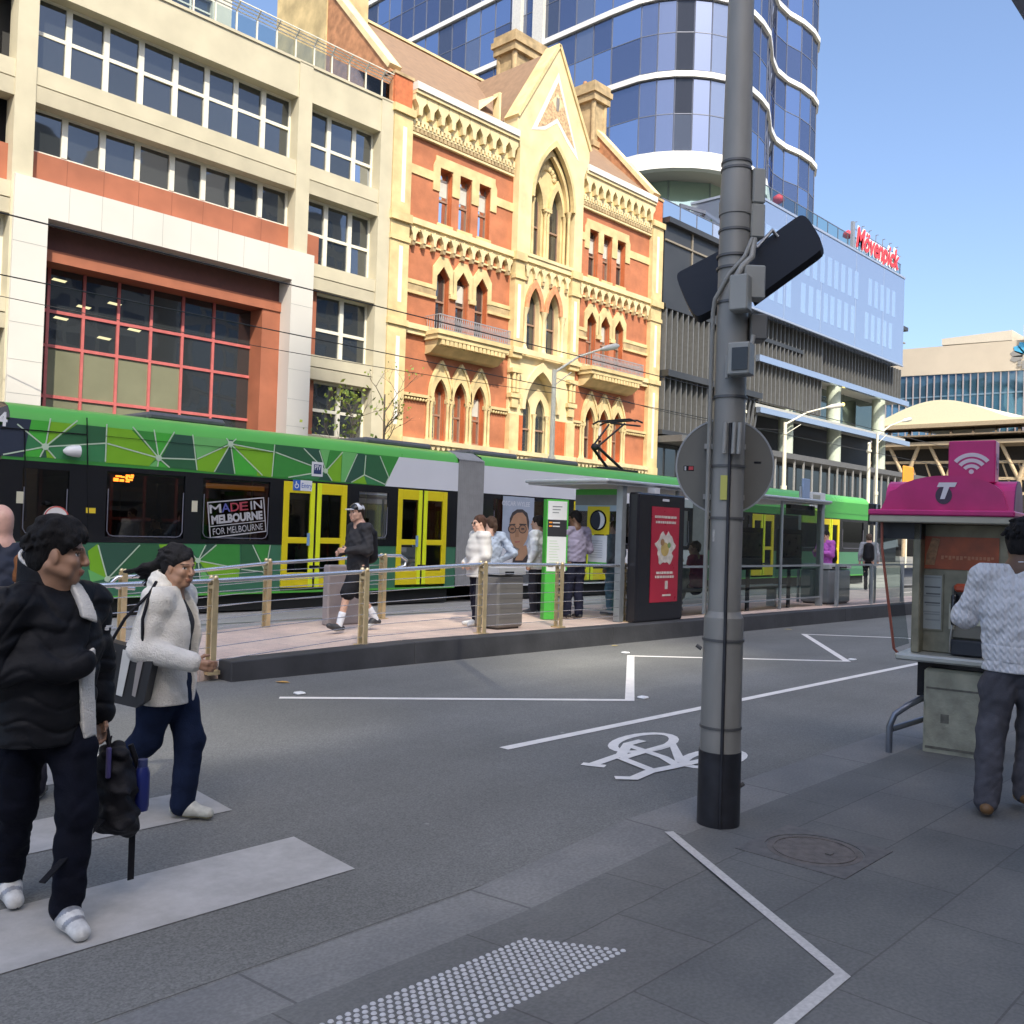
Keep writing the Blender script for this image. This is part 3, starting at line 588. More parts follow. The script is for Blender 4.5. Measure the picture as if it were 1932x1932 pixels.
# tympanum wall with twin lancets
b = MB(); lan = [33.2, 34.66]
b.xz(arch(33.93, 2.9, 14.6, 17.3, 20.0, 12), CF+.42, CF+.75, 0, [arch(c, .82, 14.75, 17.1, 18.3) for c in lan])
for c in lan:
    o1 = arch(c, 1.2, 14.7, 17.1, 18.75)[2:]; i1 = arch(c, .83, 14.7, 17.1, 18.3)[2:]; b.xz(o1+i1[::-1], CF+.28, CF+.44)
for cx in (32.6, 33.83, 34.03, 35.26): b.tube([(cx, CF+.34, 14.65), (cx, CF+.34, 14.8), (cx, CF+.34, 16.8), (cx, CF+.34, 17.1)], [.14, .08, .08, .15], 8)
b.box(33.68, 34.18, CF+.2, CF+.5, 17.0, 17.18)
for k in range(9):
    a = k/8*math.pi; b.ball((33.93+.55*math.cos(a), CF+.42, 18.75+.45*math.sin(a)), .2, 6, 0, (1, .5, 1))
gp_('tympanum', b, STONE)
# middle pair, ground arch
b = MB(); m2 = [32.95, 34.33]; hol = [arch(c, .86, 10.15, 12.05, 13.1) for c in m2]
b.xz(rect(32.05, 35.5, 9.6, 14.2), CF+.1, CF+.5, 0, hol)
for c in m2: 
    o1 = arch(c, 1.3, 10.2, 12.1, 13.5)[2:]; i1 = arch(c, .87, 10.2, 12.06, 13.1)[2:]; b.xz(o1+i1[::-1], CF-.02, CF+.12, 1)
for c in (32.32, 33.64, 35.0): b.tube([(c, CF+.04, 10.1), (c, CF+.04, 10.3), (c, CF+.04, 11.7), (c, CF+.04, 12.05)], [.16, .09, .09, .2], 8)
gp_('arcade', b, [STONEL, mat('brick_voussoir', (.6, .27, .13), .8, var=.2, scale=6)])
b = MB(); b.xz(rect(31.45, 36.15, -.1, 9.6), CF+.1, CF+.5, 0, [arch(33.6, 2.3, 5.3, 7.3, 9.2, 10)])
o1 = arch(33.6, 2.75, 5.3, 7.3, 9.65, 10)[2:]; i1 = arch(33.6, 2.31, 5.3, 7.3, 9.2, 10)[2:]; b.xz(o1+i1[::-1], CF-.05, CF+.12)
b.xz(arch(33.6, 2.3, 5.3, 7.3, 9.2, 10), CF+.5, CF+.7, 0, [arch(c, .7, 5.4, 7.15, 8.0) for c in (33.05, 34.1)])
for cx in (32.6, 33.57, 34.5): b.tube([(cx, CF+.42, 5.3), (cx, CF+.42, 7.0), (cx, CF+.42, 7.2)], [.09, .08, .15], 8)
gp_('entrance_arch', b, STONEL)
b = MB(); b.box(32.0, 32.44, CF+.09, CF+.12, 5.32, 7.0); b.box(34.76, 35.6, CF+.09, CF+.12, 5.32, 7.0); b.box(31.45, 32.0, CF+.09, CF+.12, 5.32, 7.0); gp_('brick_panel', b, BRICK)
for c, z0, z1, y in [(c, 14.7, 18.3, CF+.62) for c in lan]+[(c, 10.15, 13.1, CF+.4) for c in m2]+[(c, 5.35, 8.0, CF+.6) for c in (33.05, 34.1)]:
    f = MB(); hw = .43; zm = z0+(z1-z0)*.42; f.box(c-hw, c-hw+.06, y-.03, y+.06, z0, z1); f.box(c+hw-.06, c+hw, y-.03, y+.06, z0, z1); f.box(c-hw+.06, c+hw-.06, y-.04, y+.06, zm-.04, zm+.04)
    o = gp_('window', f, WINF); p = MB(); p.quad((c-hw, y+.03, z0), (c+hw, y+.03, z0), (c+hw, y+.03, z1), (c-hw, y+.03, z1)); gp_('pane', p, PANE, o)
# gable mosaic
b = MB(); y = CF-.122
b.xz([(32.15, 20.35), (33.1, 20.65), (33.95, 21.25), (34.7, 20.55), (35.65, 19.9), (33.95, 23.7)], y-.012, y, 0)
b.xz([(32.55, 20.62), (33.1, 20.85), (33.95, 21.5), (34.75, 20.8), (35.3, 20.4), (33.95, 23.25)], y-.024, y-.012, 1)
b.xz([(33.93, 21.75), (34.33, 22.2), (33.93, 22.65), (33.53, 22.2)], y-.034, y-.024, 2)
b.xz([(33.83, 21.8), (34.0, 21.8), (34.06, 22.2), (34.04, 22.5), (33.93, 22.44), (33.82, 22.5), (33.8, 22.2)], y-.04, y-.034, 3)
gp_('gable_mosaic', b, [PALE, mat('mosaic_fill', (.55, .36, .2), .7, var=.5, scale=9), STONEL, mat('mosaic_dark', (.25, .22, .2), .7, var=.2)])
# balconies
for x0, x1, xs in ((25.85, 30.15, WL), (35.95, 40.25, WR)):
    x0, x1 = xs[1]-2.2, xs[1]+2.2
    b = MB(); b.box(x0, x1, FY-.85, FY+.14, 9.72, 9.9); b.box(x0+.05, x1-.05, FY-.78, FY+.14, 9.52, 9.72)
    b.yz([(FY-.7, 9.52), (FY+.14, 9.52), (FY+.14, 8.95), (FY-.2, 9.0), (FY-.55, 9.25)], x0+.15, x1-.15)
    n = 16
    for k in range(n): c = x0+.25+(k+.5)*(x1-x0-.5)/n; b.box(c-.09, c+.09, FY-.76, FY-.1, 9.3, 9.52)
    o = gp_('balcony', b, STONE); f = MB()
    f.box(x0+.04, x1-.04, FY-.82, FY-.79, 10.5, 10.54); f.box(x0+.04, x1-.04, FY-.82, FY-.79, 9.92, 9.95)
    n = 36
    for k in range(n+1):
        c = x0+.06+k*(x1-x0-.12)/n; f.bar((c, FY-.805, 9.92), (c, FY-.805, 10.5), .018, .018)
        if k < n: f.bar((c, FY-.805, 9.95), (c+.115, FY-.805, 10.48), .014, .014); f.bar((c+.115, FY-.805, 9.95), (c, FY-.805, 10.48), .014, .014)
    for xx in (x0+.06, x1-.06):
        f.bar((xx, FY-.8, 10.52), (xx, FY+.1, 10.52), .03, .03)
        for k in range(6): f.bar((xx, FY-.8+k*.15, 9.92), (xx, FY-.8+k*.15, 10.52), .016, .016)
    gp_('railing', f, mat('grey_ironwork', (.36, .36, .38), .6, .3, var=.1), o)
# roof: slopes, party walls, chimneys
b = MB(); RY, RZ = FY+6.2, 25.6
b.add([(24.6, FY+.1, 20.0), (42.9, FY+.1, 20.0), (42.9, RY, RZ), (24.6, RY, RZ), (42.9, RY+6, 20), (24.6, RY+6, 20)], [(0, 1, 2, 3), (3, 2, 4, 5)])
b.add([(31.3, CF+.6, 20.75), (33.95, CF+.6, 24.9), (36.5, CF+.6, 20.75), (33.95, FY+5.6, 24.9), (31.3, FY+1.0, 20.75), (36.5, FY+1.0, 20.75)], [(0, 1, 3, 4), (1, 2, 5, 3)])
rf = gp_('roof', b, SLATE)
b = MB(); b.bar((24.6, RY, RZ+.03), (42.9, RY, RZ+.03), .3, .12); gp_('ridge_cap', b, STONEL, rf)
b = MB(); b.box(31.0, 31.12, FY+.8, FY+1.2, 20.3, 22.0); b.add([(29.8, FY+.9, 20.75), (31.3, FY+.9, 22.1), (31.3, FY+2.6, 22.2)], [(0, 1, 2)]); gp_('dormer_flashing', b, STONEL, rf)
for xw, s in ((24.3, 1), (43.05, -1)):
    b = MB(); b.yz([(FY+.1, 14), (FY+.1, 20.1), (RY-1.0, RZ+.1), (RY+1.0, RZ+.1), (RY+6, 19), (RY+6, 14)], xw-.2, xw+.3); gp_('party_wall', b, mat('party_brick', (.42, .2, .1), .9, var=.3, scale=3))
    b = MB(); b.bar((xw+.05, FY+.3, 20.45), (xw+.05, RY-1.0, RZ+.25), .62, .22); b.bar((xw+.05, RY-1.0, RZ+.15), (xw+.05, RY+1.0, RZ+.15), .62, .2); gp_('wall_coping', b, STONEL)
def chimney(x, y, z, w, dpt, h, pots=3):
    b = MB(); b.box(x-w/2, x+w/2, y-dpt/2, y+dpt/2, z, z+h*.3); b.box(x-w/2-.08, x+w/2+.08, y-dpt/2-.08, y+dpt/2+.08, z+h*.3, z+h*.36); b.box(x-w/2+.1, x+w/2-.1, y-dpt/2+.1, y+dpt/2-.1, z+h*.36, z+h*.8)
    for sx in (-1, 1):
        for sy in (-1, 1): b.tube([(x+sx*(w/2-.14), y+sy*(dpt/2-.14), z+h*.36), (x+sx*(w/2-.14), y+sy*(dpt/2-.14), z+h*.82)], .15, 8)
    b.box(x-w/2-.1, x+w/2+.1, y-dpt/2-.1, y+dpt/2+.1, z+h*.8, z+h*.88); b.box(x-w/2-.2, x+w/2+.2, y-dpt/2-.2, y+dpt/2+.2, z+h*.88, z+h*.94); b.box(x-w/2-.1, x+w/2+.1, y-dpt/2-.1, y+dpt/2+.1, z+h*.94, z+h)
    o = gp_('chimney', b, STONED)
    p = MB()
    for k in range(pots): xx = x+(k-(pots-1)/2)*.6; p.tube([(xx, y, z+h), (xx, y, z+h+.35)], [.16, .12], 8)
    gp_('chimney_pot', p, mat('clay_pot', (.4, .2, .1), .8, var=.2), o)
chimney(36.5, FY+4.6, 22.6, 2.7, 1.4, 5.1); chimney(42.95, FY+5.3, 22.4, 1.3, 2.0, 5.4, 2)
b = MB(); b.box(24.03, 26.3, RY-1.4, RY+2.6, RZ-4, RZ+7); b.box(23.95, 26.4, RY-1.5, RY+2.7, RZ+2.2, RZ+2.5); gp_('stack_wall', b, mat('stack_stone', (.56, .43, .22), .85, var=.28, scale=1.4, bump=.2))
# ---------------------------------------------------------------- glass tower
TB = mirror_mat('tower_glass_blue', (.035, .043, .085), (.46, .53, .69), .36, .9, .02, .06, .12)
TD = mirror_mat('tower_glass_dark', (.04, .044, .06), (.46, .5, .6), .28, .85, .03, .05, .12)
TL = mirror_mat('tower_glass_light', (.09, .105, .15), (.5, .56, .68), .38, .92, .04, .05, .12)
TWH = mat('white_band', (.8, .78, .72), .4, var=.03)
MUL = mat('tower_mullion', (.17, .18, .22), .4, .3, var=.05)
tw = thing('glass_tower', 'tall rounded blue glass tower with curving white floor bands', 'tower', (85, 55, 0))
pts = [(68.7, 110.0)]
n = 30
pts = [(68.7, 100-k*2.2) for k in range(22)]
cx, cy, r = 76.9, 52.2, 8.2
pts += [(cx+r*math.cos(a), cy+r*math.sin(a)) for a in [math.pi+k*(math.pi*.5)/8 for k in range(1, 9)]]
pts += [(78.8, 44.15), (81, 44.6), (83.2, 45.6), (85.5, 46.7), (88, 47.5), (90.5, 47.6), (93, 47.2), (95.4, 47.2), (97.5, 47.6), (99.2, 48.5), (100.6, 50), (101.5, 52), (102, 54.2), (102, 60), (102, 80), (102, 100)]
ZB = [35.0, 42.6, 49.7, 56.7, 63.8, 70.8, 77.9, 85, 92]
rngt = random.Random(5)
gl = MB(); ml = MB()
for i in range(len(pts)-1):
    a, c = Vector((*pts[i], 0)), Vector((*pts[i+1], 0)); nseg = 1; dv = (c-a)
    col = rngt.random(); base = 1 if col < .16 else (2 if col < .26 else 0)
    for k in range(len(ZB)-1):
        zm = (ZB[k]+ZB[k+1])/2+.4
        for z0, z1 in ((ZB[k]+.55, zm), (zm, ZB[k+1]-.2)):
            m_ = base if rngt.random() < .96 else rngt.choice([0, 2, 1]); j = rngt.uniform(-.004, .004)
            nrm = Vector((dv.y, -dv.x, 0)).normalized()*j
            gl.quad((a.x, a.y, z0), (c.x+nrm.x, c.y+nrm.y, z0), (c.x+nrm.x, c.y+nrm.y, z1), (a.x, a.y, z1), m_)
    ml.bar((a.x, a.y, 35), (a.x, a.y, 92), .1, .1)
gl.build('glazing', [TB, TD, TL], tw); 
for k in range(len(ZB)-1):
    zm = (ZB[k]+ZB[k+1])/2+.4
    for i in range(len(pts)-1): ml.bar((*pts[i], zm), (*pts[i+1], zm), .07, .07)
ml.build('mullion', MUL, tw)
for k, z in enumerate(ZB[:-1]):
    b = MB(); h0, h1 = (-.75, .75) if k == 0 else (-.15, .36); Ls = []
    for i, p in enumerate(pts):
        a = Vector((*pts[max(0, i-1)], 0)); c = Vector((*pts[min(len(pts)-1, i+1)], 0)); d = (c-a).normalized(); nrm = Vector((d.y, -d.x, 0)); nrm = -nrm if nrm.dot(Vector((*p, 0))-Vector((84, 75, 0))) < 0 else nrm
        Ls.append(((p[0]+nrm.x*.3, p[1]+nrm.y*.3), (p[0]-nrm.x*.5, p[1]-nrm.y*.5)))
    for i in range(len(pts)-1):
        (o0, i0), (o1, i1) = Ls[i], Ls[i+1]
        b.hexa([(*o0, z+h0), (*o1, z+h0), (*i1, z+h0), (*i0, z+h0), (*o0, z+h1), (*o1, z+h1), (*i1, z+h1), (*i0, z+h1)])
    b.build('floor_band', TWH, tw)
b = MB(); b.xy([(p[0]+(.4 if p[0] < 80 else -.4), p[1]+.4) for p in pts]+[(102, 102), (68.7, 102)], 34.6, 35.0); b.build('soffit', mat('soffit', (.6, .58, .5), .7, var=.03), tw)
b = MB(); b.xy([(p[0]*.96+84*.04, p[1]*.94+75*.06) for p in pts], 35.1, 92); b.build('core', mat('tower_core', (.03, .035, .05), .9, var=0), tw)
# white shaft between the wings
b = MB(); b.box(68.3, 68.75, 62.2, 63.6, 35, 92); b.box(68.25, 68.75, 65.2, 66.4, 35, 92); b.build('lift_shaft', mat('shaft', (.62, .6, .55), .6, var=.1), tw)
b = MB(); LB = mirror_mat('lobby_glass', (.34, .46, .36), (.75, .95, .85), .3, .9, .04, .1, .3)
lp = [(71.5, 62), (71.5, 54), (73, 50), (76, 47.4), (79.5, 47), (83, 48.6), (88, 49.8), (92, 49.6), (95, 51), (96, 55), (96, 62)]
for i in range(len(lp)-1): b.quad((*lp[i], 18), (*lp[i+1], 18), (*lp[i+1], 34.6), (*lp[i], 34.6))
b.build('lobby_glazing', LB, tw); b = MB()
for p in lp: b.bar((*p, 18), (*p, 34.6), .14, .14)
b.build('lobby_mullion', mat('lobby_mullion', (.25, .32, .28), .5, var=0), tw)
b = MB(); b.box(74, 95, 56, 60, 18, 34.6); b.build('lobby_wall', mat('lobby_wall', (.42, .45, .33), .7, var=.2, scale=.3), tw)
# ---------------------------------------------------------------- dark hotel podium
h = thing('hotel_podium', 'dark louvred hotel block with a pale blue glass box and red rooftop lettering', 'building', (60, 31, 0))
def hp(name, mb, m, par=h, **k): return mb.build(name, m, par, **k)
BLK = mat('black_cladding', (.05, .052, .055), .45, .2, var=.2, scale=.5)
b = MB(); b.box(43.6, 78.2, FY+2.5, FY+30, 7.0, 19.3); b.box(43.6, 78.2, FY+6, FY+30, -.1, 7.0); hp('core', b, mat('hotel_core', (.035, .037, .04), .6, var=.1))
b = MB(); b.box(43.45, 53.5, FY-.1, FY+2.5, 14.4, 19.0); b.box(43.45, 78.2, FY-.4, FY+2.5, 18.95, 19.25)
b.box(43.45, 54, FY-.6, FY+2, 10.4, 10.75); b.box(43.45, 60, FY-.3, FY+2, 14.2, 14.45); b.box(43.45, 54, FY-.3, FY+2, 7.2, 7.45)
hp('dark_panel', b, BLK)
b = MB(); b.box(43.45, 78.2, FY-.2, FY-.05, 17.95, 18.05); 
for x in (46.2, 49.4): b.box(x-.06, x+.06, FY-.16, FY-.101, 14.45, 18.95)
hp('panel_trim', b, mat('bronze_trim', (.32, .27, .2), .5, .3, var=.1))
# fins
b = MB()
for k in range(36): x = 43.6+k*.55; b.box(x-.04, x+.04, FY-.28, FY+.05, 7.45 if k < 19 else 10.3, 14.2 if k < 19 else 15.7)
for k in range(44): x = 54+k*.55; b.box(x-.035, x+.035, FY-.1, FY+.15, 13.3, 15.75) if k > 16 else None
hp('louvre_fin', b, mat('fin_grey', (.2, .2, .195), .5, .4, var=.1))
b = MB()
for x0, x1, z0, z1 in ((43.6, 54, 7.5, 10.3), (43.6, 54, 10.8, 14.2), (54, 63.5, 10.4, 15.7)): b.box(x0, x1, FY+.3, FY+.36, z0, z1)
hp('louvre_glass', b, mirror_mat('louvre_glass', (.10, .10, .08), (.8, .8, .7), .15, .9, .05, .05))
b = MB(); b.box(54, 78.1, FY+1.2, FY+1.3, 13.2, 15.7); hp('upper_glass', b, mirror_mat('upper_glass', (.02, .025, .025), (.7, .75, .75), .2, .9, .03))
# pale blue glass box
b = MB(); b.box(50.8, 75.6, FY-1.0, FY+3.0, 15.72, 22.6); hp('glass_box', b, mirror_mat('pale_blue_glass', (.2, .25, .36), (.8, .86, .95), .36, .9, .06, .12, .12))
b = MB()
PAL = mirror_mat('paler_window', (.28, .36, .5), (.9, .96, 1.0), .5, .95, .06, .03, .2)
for x0 in (52.6, 58.0, 62.4, 68.2):
    for row, (z0, z1) in enumerate(((16.6, 18.6), (19.2, 21.2))):
        for k in range(4 if x0 != 68.2 else 5): xx = x0+k*1.12+(.5 if row else 0); b.box(xx, xx+.62, FY-1.008, FY-.9, z0, z1)
hp('window', b, PAL)
b = MB(); 
for x in (55.7, 60.9, 66.5, 71.5): b.box(x-.02, x+.02, FY-1.006, FY-.9, 15.72, 22.6)
b.box(50.75, 75.65, FY-1.05, FY+3.05, 22.6, 22.75); b.box(50.75, 75.65, FY-1.05, FY-.9, 15.6, 15.72); hp('box_edge', b, mat('box_edge', (.35, .4, .5), .4, .3, var=0))
b = MB(); b.quad((50.8, FY-.7, 22.75), (75.5, FY-.7, 22.75), (75.5, FY-.7, 23.8), (50.8, FY-.7, 23.8)); b.quad((43.5, FY+.2, 19.25), (52.4, FY+.2, 19.25), (52.4, FY+.2, 20.4), (43.5, FY+.2, 20.4)); hp('roof_glass_rail', b, glass_mat('roof_rail_glass', (.75, .95, .9), .75))
b = MB(); 
for k in range(16): b.bar((50.9+k*1.63, FY-.7, 22.75), (50.9+k*1.63, FY-.7, 23.8), .05, .05)
for k in range(6): b.bar((43.6+k*1.75, FY+.2, 19.25), (43.6+k*1.75, FY+.2, 20.4), .05, .05)
b.bar((50.8, FY-.7, 23.8), (75.5, FY-.7, 23.8), .05, .05); b.bar((43.5, FY+.2, 20.4), (52.4, FY+.2, 20.4), .05, .05)
b.bar((48.0, FY+2, 21.6), (53.5, FY+2, 22.2), .12, .2); b.bar((49.0, FY+2, 19.25), (49, FY+2, 21.6), .08, .08); hp('rail_post', b, MUL)
# floor slabs, beams, columns of the open levels
b = MB(); b.box(54, 78.1, FY+.2, FY+2.5, 13.0, 13.25); b.box(53.5, 78.1, FY-.4, FY+1.5, 9.85, 10.1); hp('slab', b, mat('slab_grey', (.42, .42, .39), .7, var=.1))
b = MB(); b.box(53.5, 78.2, FY-.6, FY-.3, 12.75, 13.15); b.box(53.5, 78.2, FY-.75, FY-.45, 9.5, 9.85); hp('beam', b, mirror_mat('steel_beam', (.22, .26, .33), (.8, .86, 1), .35, .9, .15))
b = MB(); b.box(54, 78.2, FY+1.8, FY+2.4, 10.1, 13.0); b.box(54, 78.2, FY+5, FY+5.6, 5, 9.8); hp('inner_glass', b, mirror_mat('inner_glass', (.05, .06, .05), (.7, .8, .75), .2, .9, .04, .06))
b = MB(); 
for x in (59.3, 66.8, 75.0):
    for q_ in ((.5, 7.0, 9.85), (.6, 10.1, 13.0)): b = MB(); b.tube([(x, FY+q_[0], q_[1]), (x, FY+q_[0], q_[2])], .5, 14); hp('round_column', b, mat('pale_green_column', (.52, .58, .47), .6, var=.06))
b = MB()
for x, z in ((57.5, 12.2), (61.6, 12.1), (64.0, 12.25), (70, 12.1), (47.0, 9.3), (49.5, 9.2), (51.6, 9.4)): b.ball((x, FY+1.3, z), .14, 8); b.box(x-.01, x+.01, FY+1.29, FY+1.31, z+.1, 12.9 if z > 11 else 10.3, 1)
hp('pendant_lamp', b, [emit_mat('warm_lamp', (1, .75, .2), 2.2), BLK])
b = MB(); b.box(43.45, 82, FY-1.6, FY+2, 6.75, 7.1); hp('awning', b, mat('awning_dark', (.11, .11, .11), .6, var=.1))
b = MB()
for k in range(30): x = 44+k*1.28; b.box(x-.04, x+.04, FY-1.5, FY-1.4, 4.2, 6.75)
b.box(43.45, 82, FY-1.55, FY-1.35, 4.05, 4.25); hp('awning_grid', b, mat('grid_grey', (.4, .39, .37), .5, .3, var=.1))
b = MB(); b.box(43.45, 82, FY-1.7, FY+2, 3.15, 4.05); hp('fascia', b, mat('fascia_stone', (.43, .41, .36), .8, var=.2, scale=.8))
b = MB(); b.box(43.6, 78, FY+.1, FY+.2, -.1, 6.7); hp('shop_glass', b, mirror_mat('shop_glass', (.02, .022, .025), (.6, .65, .7), .15, .8, .05))
b = MB()
for k in range(8): x = 50.2+k*.5; b.bar((x-.5, FY-.35, 7.6), (x+.25, FY-.35, 10.2), .05, .16)
hp('slanted_fin', b, mat('fin_dark', (.12, .12, .12), .5, .3, var=0))
# roof sign
sx0, sx1 = W(1614, 520, FY-.95).x, W(1696, 540, FY-.95).x; b = MB(); b.text('Mövenpick', (sx0, FY-.95, 23.1), (1, 0, 0), (0, 0, 1), 2.1, 0, 0, .03, .25, width=sx1-sx0)
s = hp('sign_lettering', b, mat('red_letter', (.75, .05, .06), .5, var=0)); b = MB(); b.text('Mövenpick', (sx0, FY-.88, 23.1), (1, 0, 0), (0, 0, 1), 2.1, 0, 0, .075, .25, width=sx1-sx0); hp('letter_edge', b, mat('letter_edge', (.85, .83, .8), .5, var=0), s)
b = MB(); 
for k in range(7): x = sx0+.2+k*(sx1-sx0-.4)/6; b.bar((x, FY-.7, 22.75), (x, FY-.7, 24.9), .05, .05); b.bar((x, FY-.7, 24.9), (x, FY-.9, 24.9), .05, .05)
b.bar((sx0, FY-.72, 23.4), (75.4, FY-.72, 23.4), .04, .04); b.bar((sx0, FY-.72, 24.4), (75.4, FY-.72, 24.4), .04, .04); b.box(sx0-.7, sx0-.35, FY-1.0, FY-.8, 22.8, 24.7); hp('sign_frame', b, mat('sign_frame', (.3, .32, .35), .5, .4, var=0))
for px, py, nm, hh in ((1469, 376, 0, 1.3), (1600, 443, 1, 1.6)):
    q = W(px, py, FY+.8); r0 = thing('roof_umbrella', ('closed red umbrella on the hotel roof under the white tower band', 'closed red umbrella on the hotel roof beside the red lettering')[nm], 'umbrella', (q.x, q.y, 22.7), 'red umbrellas on the hotel roof')
    b = MB(); b.tube([(q.x, q.y, 22.6 if nm else 19.2), (q.x, q.y, q.z+.2)], .04, 6); b.build('pole', MUL, r0)
    b = MB(); b.tube([(q.x, q.y, q.z-.3), (q.x, q.y, q.z-.1), (q.x, q.y, q.z+.15), (q.x, q.y, q.z+.35)], [.12, .42, .36, .05], 8); b.build('canopy', mat('red_canvas', (.6, .04, .06), .7, var=.1), r0)
# roof garden plants
FOL = [mat('leaf_a', (.07, .16, .03), .6, var=.3, scale=3), mat('leaf_b', (.17, .26, .04), .6, var=.3, scale=3)]
def leaf_cloud(mb, c, rad, n, s, rng, sq=(1, 1, 1)):
    for k in range(n):
        d = Vector((rng.gauss(0, 1), rng.gauss(0, 1), rng.gauss(0, 1))).normalized()*(rng.random()**.4)
        p = Vector(c)+Vector((d.x*rad*sq[0], d.y*rad*sq[1], d.z*rad*sq[2])); a = Vector((rng.gauss(0, 1), rng.gauss(0, 1), rng.gauss(0, .8))).normalized(); u = a.orthogonal().normalized()*s*rng.uniform(.6, 1.3); v = a.cross(u).normalized()*s*.55*rng.uniform(.6, 1.3)
        mb.add([p-u, p+v, p+u, p-v], [(0, 1, 2, 3)], rng.randint(0, 1))
rng = random.Random(3)
for k, (x, hh, lab) in enumerate(((51.3, 2.6, 'leafy tree on the dark podium roof beside the green glass lobby'), (48.6, 1.0, 'low rooftop shrub behind the podium railing'))):
    r0 = thing('roof_tree' if k == 0 else 'roof_shrub', lab, 'tree' if k == 0 else 'shrub', (x, FY+2.2, 19.3)); b = MB(); leaf_cloud(b, (x, FY+2.2, 19.3+hh*.62), hh*.45, 260, .16, rng, (.8 if k == 0 else 1.6, .8, 1)); b.build('crown', FOL, r0); b = MB(); b.tube([(x, FY+2.2, 19.2), (x, FY+2.2, 19.3+hh*.6)], [.06, .03], 6); b.build('trunk', mat('bark', (.12, .09, .06), .9, var=.2), r0)
# ---------------------------------------------------------------- station canopy and the block behind
st = thing('station_canopy', 'pale curved wave roof of the station on brown struts', 'canopy', (112, 36, 0))
b = MB(); ny = 28
prof = []
for k in range(ny+1): y = 45.5-k*(18.0/ny); s_ = (k/ny); prof.append((y, 15.25+2.35*math.sin(math.pi*min(1, max(0, (s_-.02)/.84)))**1.25))
def rowz(k): return prof[k]
top = [(108.5, y, z) for y, z in prof]; back = [(150, y+1.5, z+2.2) for y, z in prof]; bot = [(108.5, y, 15.0) for y, z in prof]
n = len(prof); b.add(top+back, [(i, i+1, n+i+1, n+i) for i in range(n-1)]); b.add(top+bot, [(i, i+1, n+i+1, n+i) for i in range(n-1)])
b.build('shell', mat('canopy_white', (.8, .74, .52), .5, var=.03), st)
b = MB(); b.box(108.3, 112, 26, 46, 14.55, 15.0); b.box(108.8, 113, 26, 46, 12.6, 13.0); b.box(108.4, 150, 26, 46, 13.6, 13.75, 1)
for k in range(9): y = 27+k*2.3; b.bar((108.6, y, 13.7), (112, y+1, 15), .25, .4, 1)
b.build('eave', [mat('canopy_soffit', (.42, .33, .22), .7, var=.1), mat('canopy_brown', (.25, .19, .13), .7, var=.2)], st)
b = MB()
for y in (29.6, 33.5, 37.0, 41.5):
    b.tube([(110, y, 0), (110, y, 9), (109.5, y-1.7, 13)], [.32, .28, .22], 8); b.tube([(110, y, 8.6), (109.5, y+1.9, 13)], .2, 8)
for z in (7.2, 8.8, 10.6): b.bar((110, 26, z), (110, 47, z+.3), .25, .3)
for k in range(12): y = 27+k*1.6; b.bar((110.3, y, 7.2), (110.3, y+1.2, 10.6), .16, .16)
b.build('strut', mat('strut_tan', (.55, .42, .26), .7, var=.15), st)
b = MB(); b.box(113, 150, 24, 47, 0, 13.6); b.build('dark_interior', mat('station_dark', (.045, .042, .04), .8, var=.2), st)
ob = thing('office_slab', 'long blue glass office block with a tan top storey behind the station', 'building', (160, 50, 0))
b = MB(); b.hexa([(150, 66, 28.1), (152.5, 30, 27.3), (190, 30, 27.3), (190, 66, 28.1), (150, 66, 32.3), (152.5, 30, 31.9), (190, 30, 31.9), (190, 66, 32.3)]); b.build('parapet', mat('tan_cladding', (.52, .45, .36), .7, var=.06, scale=.3), ob)
b = MB(); b.hexa([(151, 52, 32.3), (151.6, 42.2, 32.1), (180, 42.2, 32.1), (180, 52, 32.3), (151, 52, 33.3), (151.6, 42.2, 33.6), (180, 42.2, 33.6), (180, 52, 33.3)]); b.hexa([(151, 40.5, 32), (151.6, 30, 32), (180, 30, 32), (180, 40.5, 32), (151, 40.5, 34.0), (151.6, 30, 34.4), (180, 30, 34.4), (180, 40.5, 34)]); b.build('plant_room', mat('tan_light', (.58, .52, .43), .7, var=.05), ob)
b = MB(); b.hexa([(150.3, 66, 0), (152.8, 30, 0), (190, 30, 0), (190, 66, 0), (150.3, 66, 28.1), (152.8, 30, 27.3), (190, 30, 27.3), (190, 66, 28.1)]); b.build('glazing', mirror_mat('teal_glass', (.03, .075, .13), (.5, .75, .95), .25, .9, .04, .12, .25), ob)
b = MB()
for k in range(34):
    y = 65.5-k*1.04; x = 150.2+(66-y)/36*2.5; b.bar((x, y, 10), (x, y, 27.7), .14, .2)
for z in (24.4, 20.9, 17.5): b.bar((150.25, 66, z), (152.75, 30, z), .08, .25, 1)
b.build('fin', [mat('fin_pink', (.42, .36, .36), .5, .2, var=.05), mat('fin_band', (.12, .2, .28), .5, var=0)], ob)
b = MB(); c = XP(1932, 668, 151.75); 
for k in range(9):
    a = R(-15+k*26); u = Vector((0, -math.cos(a), math.sin(a))); v = Vector((0, math.sin(a), math.cos(a))); o0 = Vector((151.6, 40.2, 29.6))
    b.add([o0+u*.5-v*.25, o0+u*1.9-v*.5, o0+u*2.3, o0+u*1.7+v*.45, o0+u*.5+v*.25], [(0, 1, 2, 3, 4)], 0 if k in (1, 2, 3, 4, 5, 6) else 1)
b.text('sp', (151.55, 41.4, 28.1), (0, -1, 0), (0, 0, 1), 1.6, 1, 0, .04)
b.build('logo', [mat('logo_blue', (.08, .4, .68), .5, var=0), mat('logo_grey', (.28, .27, .26), .5, var=0)], ob)
